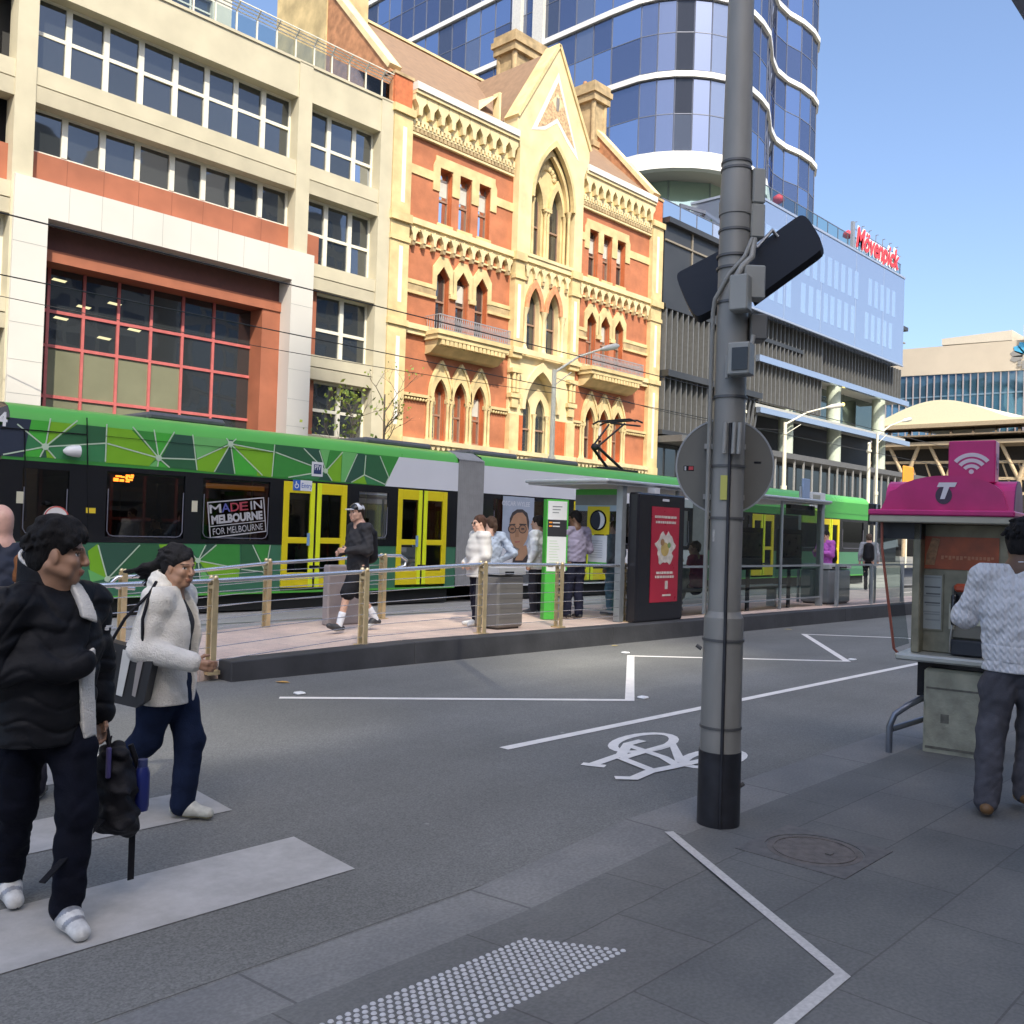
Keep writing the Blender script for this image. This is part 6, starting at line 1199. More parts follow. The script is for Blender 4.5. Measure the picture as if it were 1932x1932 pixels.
def wifi(fn, s_, m_):
    for r0_, r1_ in ((.135, .165), (.092, .12), (.05, .076)):
        a = [R(40)+R(100)*k/12 for k in range(13)]; b.ext([(r1_*math.cos(t), r1_*math.sin(t)) for t in a]+[(r0_*math.cos(t), r0_*math.sin(t)) for t in a[::-1]], fn, .004, 0, m_)
    b.ext(circle(0, .018, .018, 14), fn, .004, 0, m_)
b = MB(); ccy = (c0+c1)/2; wifi(lambda p, q, d: (BX-.02-d, ccy-p, 2.2+q), 1, 0); wifi(lambda p, q, d: (BX+.07+p*.5, c1-d, 2.2+q), 1, 1); b.build('wifi_symbol', [mat('wifi_white', (.68, .6, .66), .4, var=0), mat('wifi_dim', (.3, .2, .35), .4, var=0)], ph)
b = MB(); p0, p1 = zh(1190, 1230, BX+.175), zh(1740, 1020, BX+.175); b.box(BX+.168, BX+.178, p1.y, p0.y, p0.z, p1.z, 0)
rr = random.Random(8); x0_ = BX+.166
b.yz([(p0.y-.05, p0.z+.03), (p0.y-.12, p0.z+.03), (p0.y-.16, p1.z-.02), (p0.y-.1, p1.z-.01), (p0.y-.06, p0.z+.12)], x0_-.003, x0_, 1)
for k in range(14): b.box(x0_-.003, x0_, p0.y-.17-k*.028-.02, p0.y-.17-k*.028, p0.z+.085+rr.uniform(-.01, .01), p0.z+.11, 2)
b.build('header_card', [mat('card_orange', (.36, .07, .02), .35, var=.3, scale=9), mat('card_tan', (.35, .18, .08), .5, var=.4, scale=30), mat('card_pale', (.5, .2, .1), .5, var=0)], ph)
b = MB(); p0, p1 = zh(1200, 1660, BX+.175), zh(1360, 1275, BX+.175); b.box(BX+.166, BX+.178, p1.y, p0.y, p0.z, p1.z, 0); b.box(BX+.162, BX+.166, p1.y+.012, p0.y-.012, p0.z+.012, p1.z-.012, 1)
for k, f in enumerate((.95, .78, .66, .62, .5, .46, .34, .3, .2)): zz = p0.z+(p1.z-p0.z)*f; b.box(BX+.16, BX+.162, p1.y+.02, p0.y-.02-.01*(k % 3), zz-.012, zz, 2 if k in (1, 2, 4) else 3)
b.build('instruction_plate', [TAN, mat('plate_paper', (.36, .38, .36), .4, var=.08), mat('plate_dark', (.12, .13, .13), .4, var=0), mat('plate_line', (.26, .28, .27), .4, var=0)], ph)
b = MB(); q0, q1 = zh(1400, 1800, BX+.1), zh(1700, 1250, BX+.1); b.bbox(BX+.04, BX+.2, q1.y, q0.y, .9, 1.33, .02, 0); b.box(BX+.03, BX+.05, q1.y+.05, q0.y-.16, 1.02, 1.08, 1); b.box(BX+.035, BX+.045, q1.y, q0.y-.02, 1.12, 1.3, 2); b.bbox(BX+.02, BX+.18, q1.y, q0.y, .78, .9, .01, 3); b.bbox(BX+.02, BX+.12, q0.y-.12, q0.y-.02, 1.27, 1.34, .02, 4); b.box(BX+.164, BX+.178, 2.42, 2.52, 1.4, 1.44, 1); b.box(BX+.164, BX+.178, 2.6, 2.63, .95, 1.02, 1); b.build('telephone', [mat('phone_olive', (.16, .155, .13), .4, .2, var=.1), mat('phone_card', (.5, .5, .38), .5, var=0), BLKP, mat('phone_shelf', (.02, .025, .035), .5, var=0), mat('phone_red', (.4, .07, .03), .4, var=0)], ph)
b = MB(); hy = q0.y-.03; b.tube([(BX-.0, hy, 1.03), (BX-.03, hy, 1.06), (BX-.035, hy, 1.2), (BX-.0, hy, 1.24)], [.022, .02, .018, .024], 8, 0); b.tube([(BX-.0, hy+.01, 1.03), (BX-.02, hy+.02, .9), (BX+.02, hy+.03, .8), (BX+.1, hy-.02, .78)], .007, 6, 1); b.box(BX+.02, BX+.05, hy, hy+.04, .98, 1.18, 2); b.build('handset', [BLKP, mat('cord_steel', (.4, .4, .38), .4, .6, var=0), CRM], ph)
e0, e1 = zh(905, 1000, BX-.1), zh(1010, 1840, BX-.1); b = MB(); b.tube([(BX-.1, e0.y, 1.81), (BX-.1, e0.y-.005, 1.6), (BX-.1, e1.y+.03, .8), (BX-.08, e1.y, .76)], .011, 8, 0); b.build('side_tube', mat('tube_red', (.3, .09, .06), .5, var=.1), ph)
b = MB(); b.quad((BX-.1, e1.y+.03, .8), (BX+.42, e1.y+.03, .8), (BX+.42, e0.y, 1.7), (BX-.1, e0.y, 1.7)); b.build('side_glass', glass_mat('booth_glass', (.75, .85, .84), .85, .03, 1.5), ph)
ph.rotation_euler.z = R(8); ph.location += Vector((8.05, 2.6, 0))-Vector((8.05, 2.6, 0))
bk = thing('bike_hoop', 'bent steel bicycle hoop on the kerb beside the phone booth', 'bike rack', G(1677, 1419, 0)); q = G(1677, 1419, 0)
b = MB(); hx = q.x; b.tube([(hx, q.y, -.02), (hx, q.y, .2), (hx+.02, q.y-.03, .3), (hx+.1, q.y-.1, .37), (hx+.3, q.y-.12, .4), (hx+.9, q.y-.12, .4), (hx+1.0, q.y-.12, .3), (hx+1.0, q.y-.12, -.02)], .026, 10); b.build('hoop', mat('hoop_steel', (.2, .22, .26), .35, .7, var=.1), bk); b = MB(); b.tube([(hx+.01, q.y-.01, .18), (hx+.4, q.y-.1, .22), (hx+1.0, q.y-.12, .22)], .024, 8); b.build('crossbar', mat('hoop_steel', (.2, .22, .26), .35, .7, var=.1), bk)
kk = thing('news_kiosk', 'dark kiosk with a pale roof edge standing on the pavement beyond the phone booth', 'kiosk', (13.2, 2.6, 0))
b = MB(); b.bbox(12.6, 13.6, 2.2, 3.0, 0, 1.85, .03); b.build('body', mat('kiosk_dark', (.03, .012, .025), .4, var=.2), kk)
b = MB(); b.add([(12.3, 1.8, 2.0), (12.3, 3.1, 2.15), (14, 3.1, 2.15), (14, 1.8, 2.0), (12.3, 1.8, 2.04), (12.3, 3.1, 2.19), (14, 3.1, 2.19), (14, 1.8, 2.04)], [(3, 2, 1, 0), (4, 5, 6, 7), (0, 1, 5, 4), (1, 2, 6, 5), (2, 3, 7, 6), (3, 0, 4, 7)]); b.build('roof', mat('kiosk_roof', (.5, .52, .55), .4, var=0), kk)
aw = [G(1903, -8, 4.4), G(1938, 48, 4.4)]; dd = (aw[1]-aw[0]).normalized(); b = MB(); A0 = aw[0]-dd*1.2; B0 = aw[1]+dd*.8
ay = min(A0.y, B0.y); b.xy([(A0.x, A0.y), (B0.x, B0.y), (B0.x+2, -6.8), (A0.x+.4, -6.8)], 4.4, 4.5); tag(b.build('shop_awning', mat('awning_bluegrey', (.3, .34, .4), .5, var=.1)), 'blue grey awning corner over the pavement at the frame edge', 'awning')
# ---- street lamps
LAMPM = mat('cream_lamp_post', (.72, .69, .55), .5, var=.06)
def lamp(label, base, top, tip, Y, r_=.1):
    bx = W(base[0], base[1], Y).x; tz = W(top[0], top[1], Y).z; tp_ = W(tip[0], tip[1], Y); t = thing('street_lamp', label, 'street lamp', (bx, Y, -.1), 'cream street lamps along the tram tracks')
    b = MB(); b.tube([(bx, Y, -.1), (bx, Y, tz*.6), (bx, Y, tz)], [r_*1.25, r_, r_*.85], 12); b.tube([(bx, Y, tz*.55), (bx, Y, tz*.55+.2)], r_*1.5, 12); b.build('post', LAMPM, t)
    b = MB(); m_ = Vector((bx+(tp_.x-bx)*.7, Y, tz+(tp_.z-tz)*.78)); b.tube([(bx, Y, tz-.1), ((bx+m_.x)/2, Y, tz+(tp_.z-tz)*.45), m_], [.05, .045, .04], 8); b.tube([(bx, Y, tz-.6), (bx+(tp_.x-bx)*.25, Y, tz+.05)], .02, 6); b.build('arm', LAMPM, t)
    b = MB(); b.tube([m_, m_.lerp(tp_, .3), m_.lerp(tp_, .8), tp_], [.05, .12, .13, .04], 10); b.build('lamp_head', mat('lamp_head', (.62, .6, .52), .4, var=0), t)
lamp('cream street lamp in front of the dark hotel columns', (1478, 930), (1483, 797), (1590, 764), 22); lamp('cream street lamp standing before the arched entrance of the brick building', (1040, 885), (1046, 698), (1168, 652), 23.5); lamp('cream street lamp seen just beside the phone booth roof', (1652, 960), (1655, 818), (1720, 790), 22, .08)
for px, y0, y1, Y, lab in ((1640, 965, 838, 24, 'slim cream pole beside the lamp near the phone booth roof'), (1404, 850, 762, 26, 'slim cream pole just peeping out beside the grey utility pole')):
    q = W(px, y1, Y); t = thing('span_pole', lab, 'pole', (q.x, Y, -.1)); b = MB(); b.tube([(q.x, Y, -.1), (q.x, Y, q.z)], [.14, .1], 10); b.tube([(q.x, Y, q.z-.5), (q.x, Y, q.z-.35)], .17, 10); b.build('shaft', LAMPM, t); b = MB(); b.ball((q.x, Y, q.z), .13, 8); b.build('finial', LAMPM, t)
q = W(1714, 900, 20); t = thing('warning_board', 'orange board on a post behind the pink booth roof', 'sign', (q.x, 20, -.1)); b = MB(); b.bbox(q.x-.7, q.x+.8, 20, 20.1, q.z-1.0, q.z+.6, .05); b.build('board', mat('board_orange', (.75, .3, .02), .5, var=.05), t); b = MB(); b.tube([(q.x, 20.05, -.1), (q.x, 20.05, q.z)], .05, 8); b.build('post', LAMPM, t)
# wires
WIRE = mat('overhead_wire', (.02, .02, .02), .6, var=0)
def wire(pts, lab, r_=.012):
    b = MB(); b.tube(pts, r_, 5); tag(b.build('overhead_wire', WIRE), lab, 'wire', 'overhead tram wires')
def sag(a, c, s_, n=12): a, c = Vector(a), Vector(c); return [a.lerp(c, k/n)-Vector((0, 0, s_*4*(k/n)*(1-k/n))) for k in range(n+1)]
wire(sag((-30, 17.3, 5.75), (120, 17.3, 5.75), .1, 20), 'contact wire running straight above the tram roof'); wire(sag((-30, 13.75, 5.75), (120, 13.75, 5.75), .1, 20), 'contact wire running above the empty track by the platform')
h0 = W(1046, 712, 23.5); wire(sag((h0.x, 23.5, h0.z-.6), (h0.x-24, 29.9, 8.2), .3), 'span wire from the entrance lamp to the concrete facade')
h1 = W(1483, 812, 22); wire(sag((h0.x, 23.5, h0.z), (h1.x, 22, h1.z), .4), 'wire strung between the two cream street lamps')
# ---- young street tree in front of the concrete building end
def tree(label, base, htrunk, crown_c, rad, nl, leaf_s, seed, sparse=False):
    t = thing('street_tree', label, 'tree', base, 'thin street trees by the facade'); rg = random.Random(seed); b = MB(); B = Vector(base); tips = []
    top = B+Vector((rg.uniform(-.1, .1), 0, htrunk)); b.tube([B, B.lerp(top, .5)+Vector((.05, 0, 0)), top], [.08, .055, .03], 7)
    def br(p, d, l_, r_, lv_):
        e = p+d*l_; m_ = p.lerp(e, .5)+Vector((rg.uniform(-.06, .06), rg.uniform(-.06, .06), 0))*l_; b.tube([p, m_, e], [r_, r_*.75, r_*.45], 5); tips.append(e); tips.append(m_)
        if lv_ < 3:
            for k in range(rg.randint(2, 3)): nd = (d+Vector((rg.gauss(0, .55), rg.gauss(0, .55), rg.gauss(.15, .35)))).normalized(); br(p.lerp(e, rg.uniform(.5, 1)), nd, l_*rg.uniform(.5, .75), r_*.5, lv_+1)
    for k in range(9): a = rg.uniform(0, 6.28); br(B.lerp(top, rg.uniform(.35, 1)), Vector((math.cos(a)*.6, math.sin(a)*.6, rg.uniform(.5, 1.1))).normalized(), rad*rg.uniform(.6, .95), .025, 0)
    b.build('trunk', mat('tree_bark', (.16, .13, .1), .9, var=.3, scale=8), t)
    b = MB()
    for k in range(nl): p = rg.choice(tips); leaf_cloud(b, p, .3, 1, leaf_s, rg)
    b.build('crown', [mat('spring_leaf', (.32, .38, .05), .6, var=.3, scale=3), mat('spring_leaf_deep', (.18, .25, .04), .6, var=.3, scale=3)], t)
q = W(662, 880, 27.5); tree('young tree with thin yellow green leaves before the concrete building end', (q.x, 27.5, 0), 5.4, None, 1.25, 330, .1, 5)
q = W(722, 870, 28); tree('almost bare thin tree before the Gothic building corner', (q.x, 28, 0), 6.6, None, 1.4, 120, .07, 9)
# ================================================================ PEOPLE (smooth blended volumes, one skin per body)
V3 = lambda p: np.array(p, dtype=np.float32)
class Vol:
    # blended solid: primitives are smoothly merged on a grid, the surface is then extracted as one mesh
    def __init__(s, vox): s.p = []; s.sub = []; s.cuts = []; s.vox = vox; s.noise = None
    def cap(s, a, b, r0, r1=None, k=.03, wide=None, f=1.0): s.p.append(('c', V3(a), V3(b), r0, r0 if r1 is None else r1, k, None if wide is None else V3(wide), f)); return s
    def chain(s, pts, rs, k=.03, wide=None, f=1.0):
        for i in range(len(pts)-1): s.cap(pts[i], pts[i+1], rs[i], rs[i+1], k, wide, f)
        return s
    def ell(s, c, r, k=.03, M=None): s.p.append(('e', V3(c), V3(r), M, k)); return s
    def minus(s, c, r, M=None, k=.01): s.sub.append(('e', V3(c), V3(r), M, k)); return s
    def cut(s, pt, n): s.cuts.append((V3(pt), V3(n)/np.linalg.norm(n))); return s
    @staticmethod
    def _d(q, X, Y, Z):
        if q[0] == 'c':
            _, a, b, r0, r1, k, w, f = q
            px, py, pz = X-a[0], Y-a[1], Z-a[2]; d = b-a
            if w is not None:
                t = (px*w[0]+py*w[1]+pz*w[2])*(1-1/f); px, py, pz = px-w[0]*t, py-w[1]*t, pz-w[2]*t
                t = float(d@w)*(1-1/f); d = d-w*t
            L2 = max(float(d@d), 1e-9); h = np.clip((px*d[0]+py*d[1]+pz*d[2])/L2, 0, 1)
            return np.sqrt((px-d[0]*h)**2+(py-d[1]*h)**2+(pz-d[2]*h)**2)-(r0+(r1-r0)*h)
        _, c, r, M, k = q
        px, py, pz = X-c[0], Y-c[1], Z-c[2]
        if M is not None: px, py, pz = M[0][0]*px+M[1][0]*py+M[2][0]*pz, M[0][1]*px+M[1][1]*py+M[2][1]*pz, M[0][2]*px+M[1][2]*py+M[2][2]*pz
        k0 = np.sqrt((px/r[0])**2+(py/r[1])**2+(pz/r[2])**2); k1 = np.sqrt((px/r[0]**2)**2+(py/r[1]**2)**2+(pz/r[2]**2)**2)+1e-6
        return k0*(k0-1)/k1
    def _box(s, q, m):
        if q[0] == 'c': e = max(q[3], q[4])*max(1, q[7])+m; return np.minimum(q[1], q[2])-e, np.maximum(q[1], q[2])+e
        e = float(max(q[2]))+m; return q[1]-e, q[1]+e
    def mesh(s):
        v = s.vox; bx = [s._box(q, v*4) for q in s.p]; lo = np.min([b[0] for b in bx], 0); hi = np.max([b[1] for b in bx], 0)
        n = np.ceil((hi-lo)/v).astype(int)+1; D = np.full(n, .12, np.float32)
        ax = [lo[i]+v*np.arange(n[i], dtype=np.float32) for i in range(3)]
        def region(q, m):
            a, b = s._box(q, m); i0 = np.maximum(0, np.floor((a-lo)/v).astype(int)); i1 = np.minimum(n, np.ceil((b-lo)/v).astype(int)+1)
            sl = tuple(slice(i0[i], i1[i]) for i in range(3)); g_ = np.meshgrid(*[ax[i][sl[i]] for i in range(3)], indexing='ij', sparse=True); return sl, g_
        for q in s.p:
            k = q[5] if q[0] == 'c' else q[4]; sl, g_ = region(q, k+v*3); d = s._d(q, *g_); o = D[sl]
            h = np.maximum(k-np.abs(o-d), 0)/k; D[sl] = np.minimum(o, d)-h*h*k*.25
        if s.noise:
            for amp, freq, dirs, *cr in s.noise:
                if cr and v > .009: continue
                g_ = np.meshgrid(*ax, indexing='ij', sparse=True)
                for (dx, dy, dz, ph) in dirs:
                    w_ = np.sin(freq*(dx*g_[0]+dy*g_[1]+dz*g_[2])+ph+(1.6 if cr else .8)*np.sin(freq*.43*(dy*g_[0]-dx*g_[1]+.5*g_[2])+ph*2)+(.9*np.sin(freq*.8*(g_[1]+.6*g_[0])) if cr else 0))
                    D += (amp*(np.exp(-(w_/.3)**2) if cr else w_)).astype(np.float32)
        for q in s.sub:
            k = q[4]; sl, g_ = region(q, k+v*3); d = -s._d(q, *g_); o = D[sl]; h = np.maximum(k-np.abs(o-d), 0)/k; D[sl] = np.maximum(o, d)+h*h*k*.25
        for pt, nn in s.cuts:
            g_ = np.meshgrid(*ax, indexing='ij', sparse=True); D = np.maximum(D, ((g_[0]-pt[0])*nn[0]+(g_[1]-pt[1])*nn[1]+(g_[2]-pt[2])*nn[2]).astype(np.float32))
        return s.nets(D, lo, v)
    @staticmethod
    def nets(D, lo, v):
        S = D < 0; n = np.array(D.shape)-1
        cs = [(i, j, k) for i in (0, 1) for j in (0, 1) for k in (0, 1)]
        def corner(A, c): return A[c[0]:c[0]+n[0], c[1]:c[1]+n[1], c[2]:c[2]+n[2]]
        cnt = sum(corner(S, c).astype(np.int8) for c in cs); act = (cnt > 0) & (cnt < 8); idx = np.argwhere(act)
        if len(idx) == 0: return np.zeros((0, 3)), []
        vid = np.full(act.shape, -1, np.int32); vid[act] = np.arange(len(idx))
        vals = {c: D[idx[:, 0]+c[0], idx[:, 1]+c[1], idx[:, 2]+c[2]] for c in cs}; acc = np.zeros((len(idx), 3), np.float32); num = np.zeros(len(idx), np.float32)
        for a in cs:
            for ax_ in range(3):
                if a[ax_] == 0:
                    b = list(a); b[ax_] = 1; b = tuple(b); va, vb = vals[a], vals[b]; x = (va < 0) != (vb < 0); t = np.where(x, va/(va-vb+1e-12), 0)
                    for i in range(3): acc[:, i] += np.where(x, a[i]+(t if i == ax_ else 0), 0)
                    num += x
        P = lo+(idx+acc/np.maximum(num, 1)[:, None])*v; F = []
        for ax_ in range(3):
            o1, o2 = (ax_+1) % 3, (ax_+2) % 3; sl0 = [slice(None)]*3; sl1 = [slice(None)]*3; sl0[ax_] = slice(0, -1); sl1[ax_] = slice(1, None)
            x = S[tuple(sl0)] != S[tuple(sl1)]; e = np.argwhere(x); e = e[(e[:, o1] > 0) & (e[:, o2] > 0) & (e[:, o1] < n[o1]) & (e[:, o2] < n[o2])]
            ins = S[e[:, 0], e[:, 1], e[:, 2]]; q = []
            for d1, d2 in ((-1, -1), (0, -1), (0, 0), (-1, 0)): c = e.copy(); c[:, o1] += d1; c[:, o2] += d2; q.append(vid[c[:, 0], c[:, 1], c[:, 2]])
            q = np.stack(q, 1); q = np.where(ins[:, None], q, q[:, ::-1]); F.append(q[(q >= 0).all(1)])
        return P, np.concatenate(F)
    def build(s, name, mats, parent, paint=None):
        P, F = s.mesh(); me = bpy.data.meshes.new(name)
        if len(P) == 0: return None
        me.vertices.add(len(P)); me.vertices.foreach_set('co', P.astype(np.float32).ravel()); nf = len(F)
        me.loops.add(nf*4); me.loops.foreach_set('vertex_index', F.astype(np.int32).ravel()); me.polygons.add(nf); me.polygons.foreach_set('loop_start', np.arange(0, nf*4, 4, dtype=np.int32)); me.polygons.foreach_set('loop_total', np.full(nf, 4, np.int32))
        me.polygons.foreach_set('use_smooth', np.ones(nf, bool))
        for m in (mats if isinstance(mats, (list, tuple)) else [mats]): me.materials.append(m)
        if paint is not None: me.polygons.foreach_set('material_index', paint(P[F].mean(1)).astype(np.int32))
        me.update(calc_edges=True); me.validate(); ob = bpy.data.objects.new(name, me); COL.objects.link(ob); ob.parent = parent; return ob
def rotm(yaw=0, pitch=0, roll=0): return np.array(Euler((roll, pitch, yaw)).to_matrix(), dtype=np.float32)
SK = {}
def skin(tone):
    if tone in SK: return SK[tone]
    c = dict(light=(.55, .33, .24), tan=(.36, .2, .125), mid=(.42, .25, .17), brown=(.14, .075, .045), pinkish=(.56, .33, .27))[tone]
    sk = mat('skin_'+tone, c, .5, var=.1, scale=25); SK[tone] = [sk, mat('lip_'+tone, (c[0]*.86, c[1]*.66, c[2]*.64), .45, var=0), mat('brow_'+tone, tuple(x*.22 for x in c), .8, var=0), mat('eye_white', (.55, .53, .5), .2, var=0), mat('iris', (.02, .013, .01), .15, var=0)]; return SK[tone]
def norm(v): v = V3(v); return v/np.linalg.norm(v)
def hand_prims(V, wrist, d, side, back, s=1.0, curl=.8):
    # palm, four bent fingers of unequal length and a thumb leaving the side of the palm
    w, d, side, back = V3(wrist), norm(d), norm(side), norm(back); pal = -back
    V.cap(w, w+d*.03*s, .024*s, .026*s, .015); V.cap(w+d*.035*s+side*.012*s, w+d*.085*s+side*.018*s, .02*s, .019*s, .012); V.cap(w+d*.035*s-side*.012*s, w+d*.08*s-side*.02*s, .02*s, .017*s, .012)
    for k, (o, L_) in enumerate(((.03, .068), (.011, .076), (-.009, .07), (-.027, .054))):
        p = w+d*.085*s+side*o*s; c = curl; d1 = norm(d*math.cos(c*.6)+pal*math.sin(c*.6)); d2 = norm(d*math.cos(c*1.5)+pal*math.sin(c*1.5)); d3 = norm(d*math.cos(c*2.1)+pal*math.sin(c*2.1))
        p1 = p+d1*L_*.45*s; p2 = p1+d2*L_*.33*s; p3 = p2+d3*L_*.22*s
        V.chain([p-d*.01*s, p1, p2, p3], [.0095*s, .009*s, .0085*s, .0075*s], .004)
    p = w+d*.025*s+side*.028*s; p1 = p+norm(d*.6+side*.7+pal*.3)*.038*s; p2 = p1+norm(d*.9+side*.2+pal*.4)*.03*s; V.chain([p, p1, p2], [.0125*s, .0105*s, .0085*s], .006)
def head_prims(V, c, M, s=1.0):
    def T(p): return c+M@(V3(p)*s)
    def e(p, r, k=.02, m=None): V.ell(T(p), [x*s for x in r], k*s, M if m is None else M@m)
    e((-.012, 0, .035), (.098, .078, .098)); e((.018, 0, -.045), (.072, .06, .08), .03); e((.062, 0, -.1), (.026, .028, .02), .025); e((-.03, 0, -.03), (.07, .068, .07), .03)
    e((.08, 0, .024), (.018, .05, .012), .02)
    for y in (-1, 1): e((.058, y*.04, -.028), (.03, .026, .026), .02); V.cap(T((.045, y*.05, -.075)), T((-.02, y*.064, -.05)), .018*s, .016*s, .025*s)
    V.cap(T((.094, 0, .012)), T((.112, 0, -.03)), .0085*s, .0125*s, .012*s); e((.104, 0, -.036), (.013, .019, .01), .01)
    e((.088, 0, -.066), (.017, .027, .0085), .008); e((.086, 0, -.078), (.016, .023, .008), .008)
    for y in (-1, 1): e((-.002, y*.078, -.008), (.02, .009, .032), .008, rotm(y*.3, -.15))
    for y in (-1, 1): V.minus(T((.101, y*.033, .004)), [.016*s, .019*s, .0115*s], M, .012*s)
def face_paint(c, M, s):
    def f(ctr):
        L_ = (ctr-c)@M/s; x, y, z = L_[:, 0], L_[:, 1], L_[:, 2]; m = np.zeros(len(ctr), int); ay = np.abs(y)
        m[(x > .088) & (ay < .027) & (z > -.086) & (z < -.06)] = 1
        m[(x > .06) & (ay > .014) & (ay < .056) & (z > .0235+.1*(ay-.014)*(ay < .035)) & (z < .0315)] = 2
        ee = (x > .06) & ((ay-.033)**2/.0135**2+(z-.003)**2/.0055**2 < 1); m[ee] = 3; m[ee & (np.abs(ay-.034) < .0062)] = 4; m[(x > .06) & (ay > .019) & (ay < .047) & (z > .0085) & (z < .0118)] = 2
        return m
    return f
FOLD = [(.35, -.3, 1, .3), (.6, .5, .8, 1.7), (-.5, .6, .7, 4.1)]
def default_pose():
    J = dict(hipL=(0, .09, .9), hipR=(0, -.09, .9), kneeL=(.03, .1, .49), kneeR=(.03, -.1, .49), ankL=(0, .1, .09), ankR=(0, -.1, .09), toeL=(.17, .12, .03), toeR=(.17, -.12, .03), pel=(0, 0, .95), chest=(.0, 0, 1.26), neck=(-.01, 0, 1.47), head=(.02, 0, 1.62), shL=(-.01, .19, 1.42), shR=(-.01, -.19, 1.42), elL=(-.04, .25, 1.13), elR=(-.04, -.25, 1.13), wrL=(.04, .26, .88), wrR=(.04, -.26, .88))
    return J
def person(label, O, rz, h, J=None, tone='mid', top=(.1, .1, .1), topr=1.0, hem=.9, topm=None, trous=(.03, .03, .04), trr=1.0, tro_hem=.08, shoes=(.05, .05, .05), hair=(.015, .012, .01), hairstyle='short', hyaw=0.0, hpitch=0.0, vox=.012, sleeve=1.0, hands=True, puff=0.0, group='people on the street', socks=None, curl=.7, open_=False, inner=None, hroll=0, fold=.004, shoes_sole=(.6, .6, .58), z0=None, headsize=1.0, name='person', troum=None, extra=None, runner=False):
    s = h/1.75; P0 = default_pose(); P0.update(J or {}); P = {k: V3(v)*s for k, v in P0.items()}
    r0 = thing(name, label, 'person', O, group, rz); M = rotm(hyaw, hpitch, hroll); hs = s*headsize; hc = P['head']; HP = lambda p: hc+M@(V3(p)*hs)
    # ---- body: one continuous skin
    V = Vol(vox); head_prims(V, hc, M, hs); V.cap(HP((-.02, 0, -.06)), P['neck'], .054*hs, .06*s, .03)
    V.cap(P['neck'], P['chest'], .075*s, .11*s, .05, (0, 1, 0), 1.3); V.cap(P['chest'], P['pel'], .11*s, .105*s, .05, (0, 1, 0), 1.25)
    for q in 'LR':
        V.chain([P['neck']*.35+P['sh'+q]*.65, P['sh'+q], P['el'+q], P['wr'+q]], [.055*s, .055*s, .04*s, .027*s], .03); V.chain([P['pel'], P['hip'+q], P['knee'+q], P['ank'+q]], [.1*s, .082*s, .055*s, .037*s], .04); V.cap(P['ank'+q], P['toe'+q], .035*s, .025*s, .02)
        if hands is True or hands == q:
            d = norm(P['wr'+q]-P['el'+q]); up = V3((1, 0, 0)) if abs(d[2]) > .6 else V3((0, 0, 1)); side = norm(up-d*float(up@d)); back = np.cross(d, side)*(-1 if q == 'L' else 1); hand_prims(V, P['wr'+q], d, side, back, s, curl)
        elif hands not in ('L', 'R'): V.ell(P['wr'+q]+norm(P['wr'+q]-P['el'+q])*.06*s, [.045*s, .035*s, .045*s], .02)
    V.build('body', skin(tone), r0, face_paint(hc, M, hs))
    # ---- trousers
    if trous is not None:
        T_ = Vol(vox); T_.cap(P['pel']+V3((0, 0, .04*s)), P['pel']-V3((0, 0, .06*s)), .115*s, .12*s, .05, (0, 1, 0), 1.28)
        for q in 'LR':
            kn, an = P['knee'+q], P['ank'+q]; f_ = (tro_hem*s-an[2])/max(.01, kn[2]-an[2]); f_ = min(max(f_, -.06), 1.2)
            if tro_hem > .4: T_.chain([P['pel']*.4+P['hip'+q]*.6, P['hip'+q]*.5+kn*.5, kn*.95+P['hip'+q]*.05], [.1*s*trr, .1*s*trr, .095*s*trr], .04)
            else: T_.chain([P['pel']*.4+P['hip'+q]*.6, P['hip'+q]*.6+kn*.4, kn, an+(kn-an)*max(f_, 0)], [.102*s*trr, .09*s*trr, .074*s*trr, .066*s*trr], .04)
        if fold: T_.noise = [(fold*.9, 52, [(1, .3, .16, .4), (-.4, 1, -.2, 2.1)]), (fold*.7, 40, [(.3, .4, 1, 1.1)]), (fold*.3, 95, FOLD), (fold*1.5, 17, [(.5, .3, .9, .7), (-.6, .4, .8, 3.1)], 1)]
        T_.build('trousers', troum or mat('trouser_%.4f_%.4f_%.4f' % trous, trous, .85, var=.25, scale=9, bump=.2, bscale=120, spec=.15), r0)
    # ---- top
    if top is not None:
        T_ = Vol(vox); t_ = topr; lo_ = P['pel']*(1)+V3((0, 0, hem*s-P['pel'][2])); W_ = (0, 1, 0)
        T_.chain([lo_, P['chest']-V3((0, 0, .08*s)), P['chest']+V3((0, 0, .04*s))], [.125*s*t_, .13*s*t_, .125*s*t_], .05, W_, 1.32); T_.cap(P['chest'], P['neck']-V3((0, 0, .04*s)), .12*s*t_, .07*s*t_, .05, W_, 1.25)
        for q in 'LR':
            sh, el, wr = P['sh'+q], P['el'+q], P['wr'+q]; a_ = .066*s*(1+(t_-1)*1.1); T_.cap(P['neck']*.5+sh*.5, sh, a_*1.0, a_*1.08, .05)
            if sleeve >= .99: T_.chain([sh, el, wr*.97+el*.03], [a_*1.05, a_*.9, a_*.72], .035)
            elif sleeve > .5: T_.chain([sh, el, el*(1-(sleeve-.5)*2)+wr*((sleeve-.5)*2)], [a_*1.05, a_*.92, a_*.85], .035)
            else: T_.chain([sh, sh+(el-sh)*.65], [a_*1.02, a_*.95], .03)
        T_.cut((0, 0, hem*s), (0, 0, -1)); T_.cut((0, 0, P['neck'][2]+.035*s), (0, 0, 1))
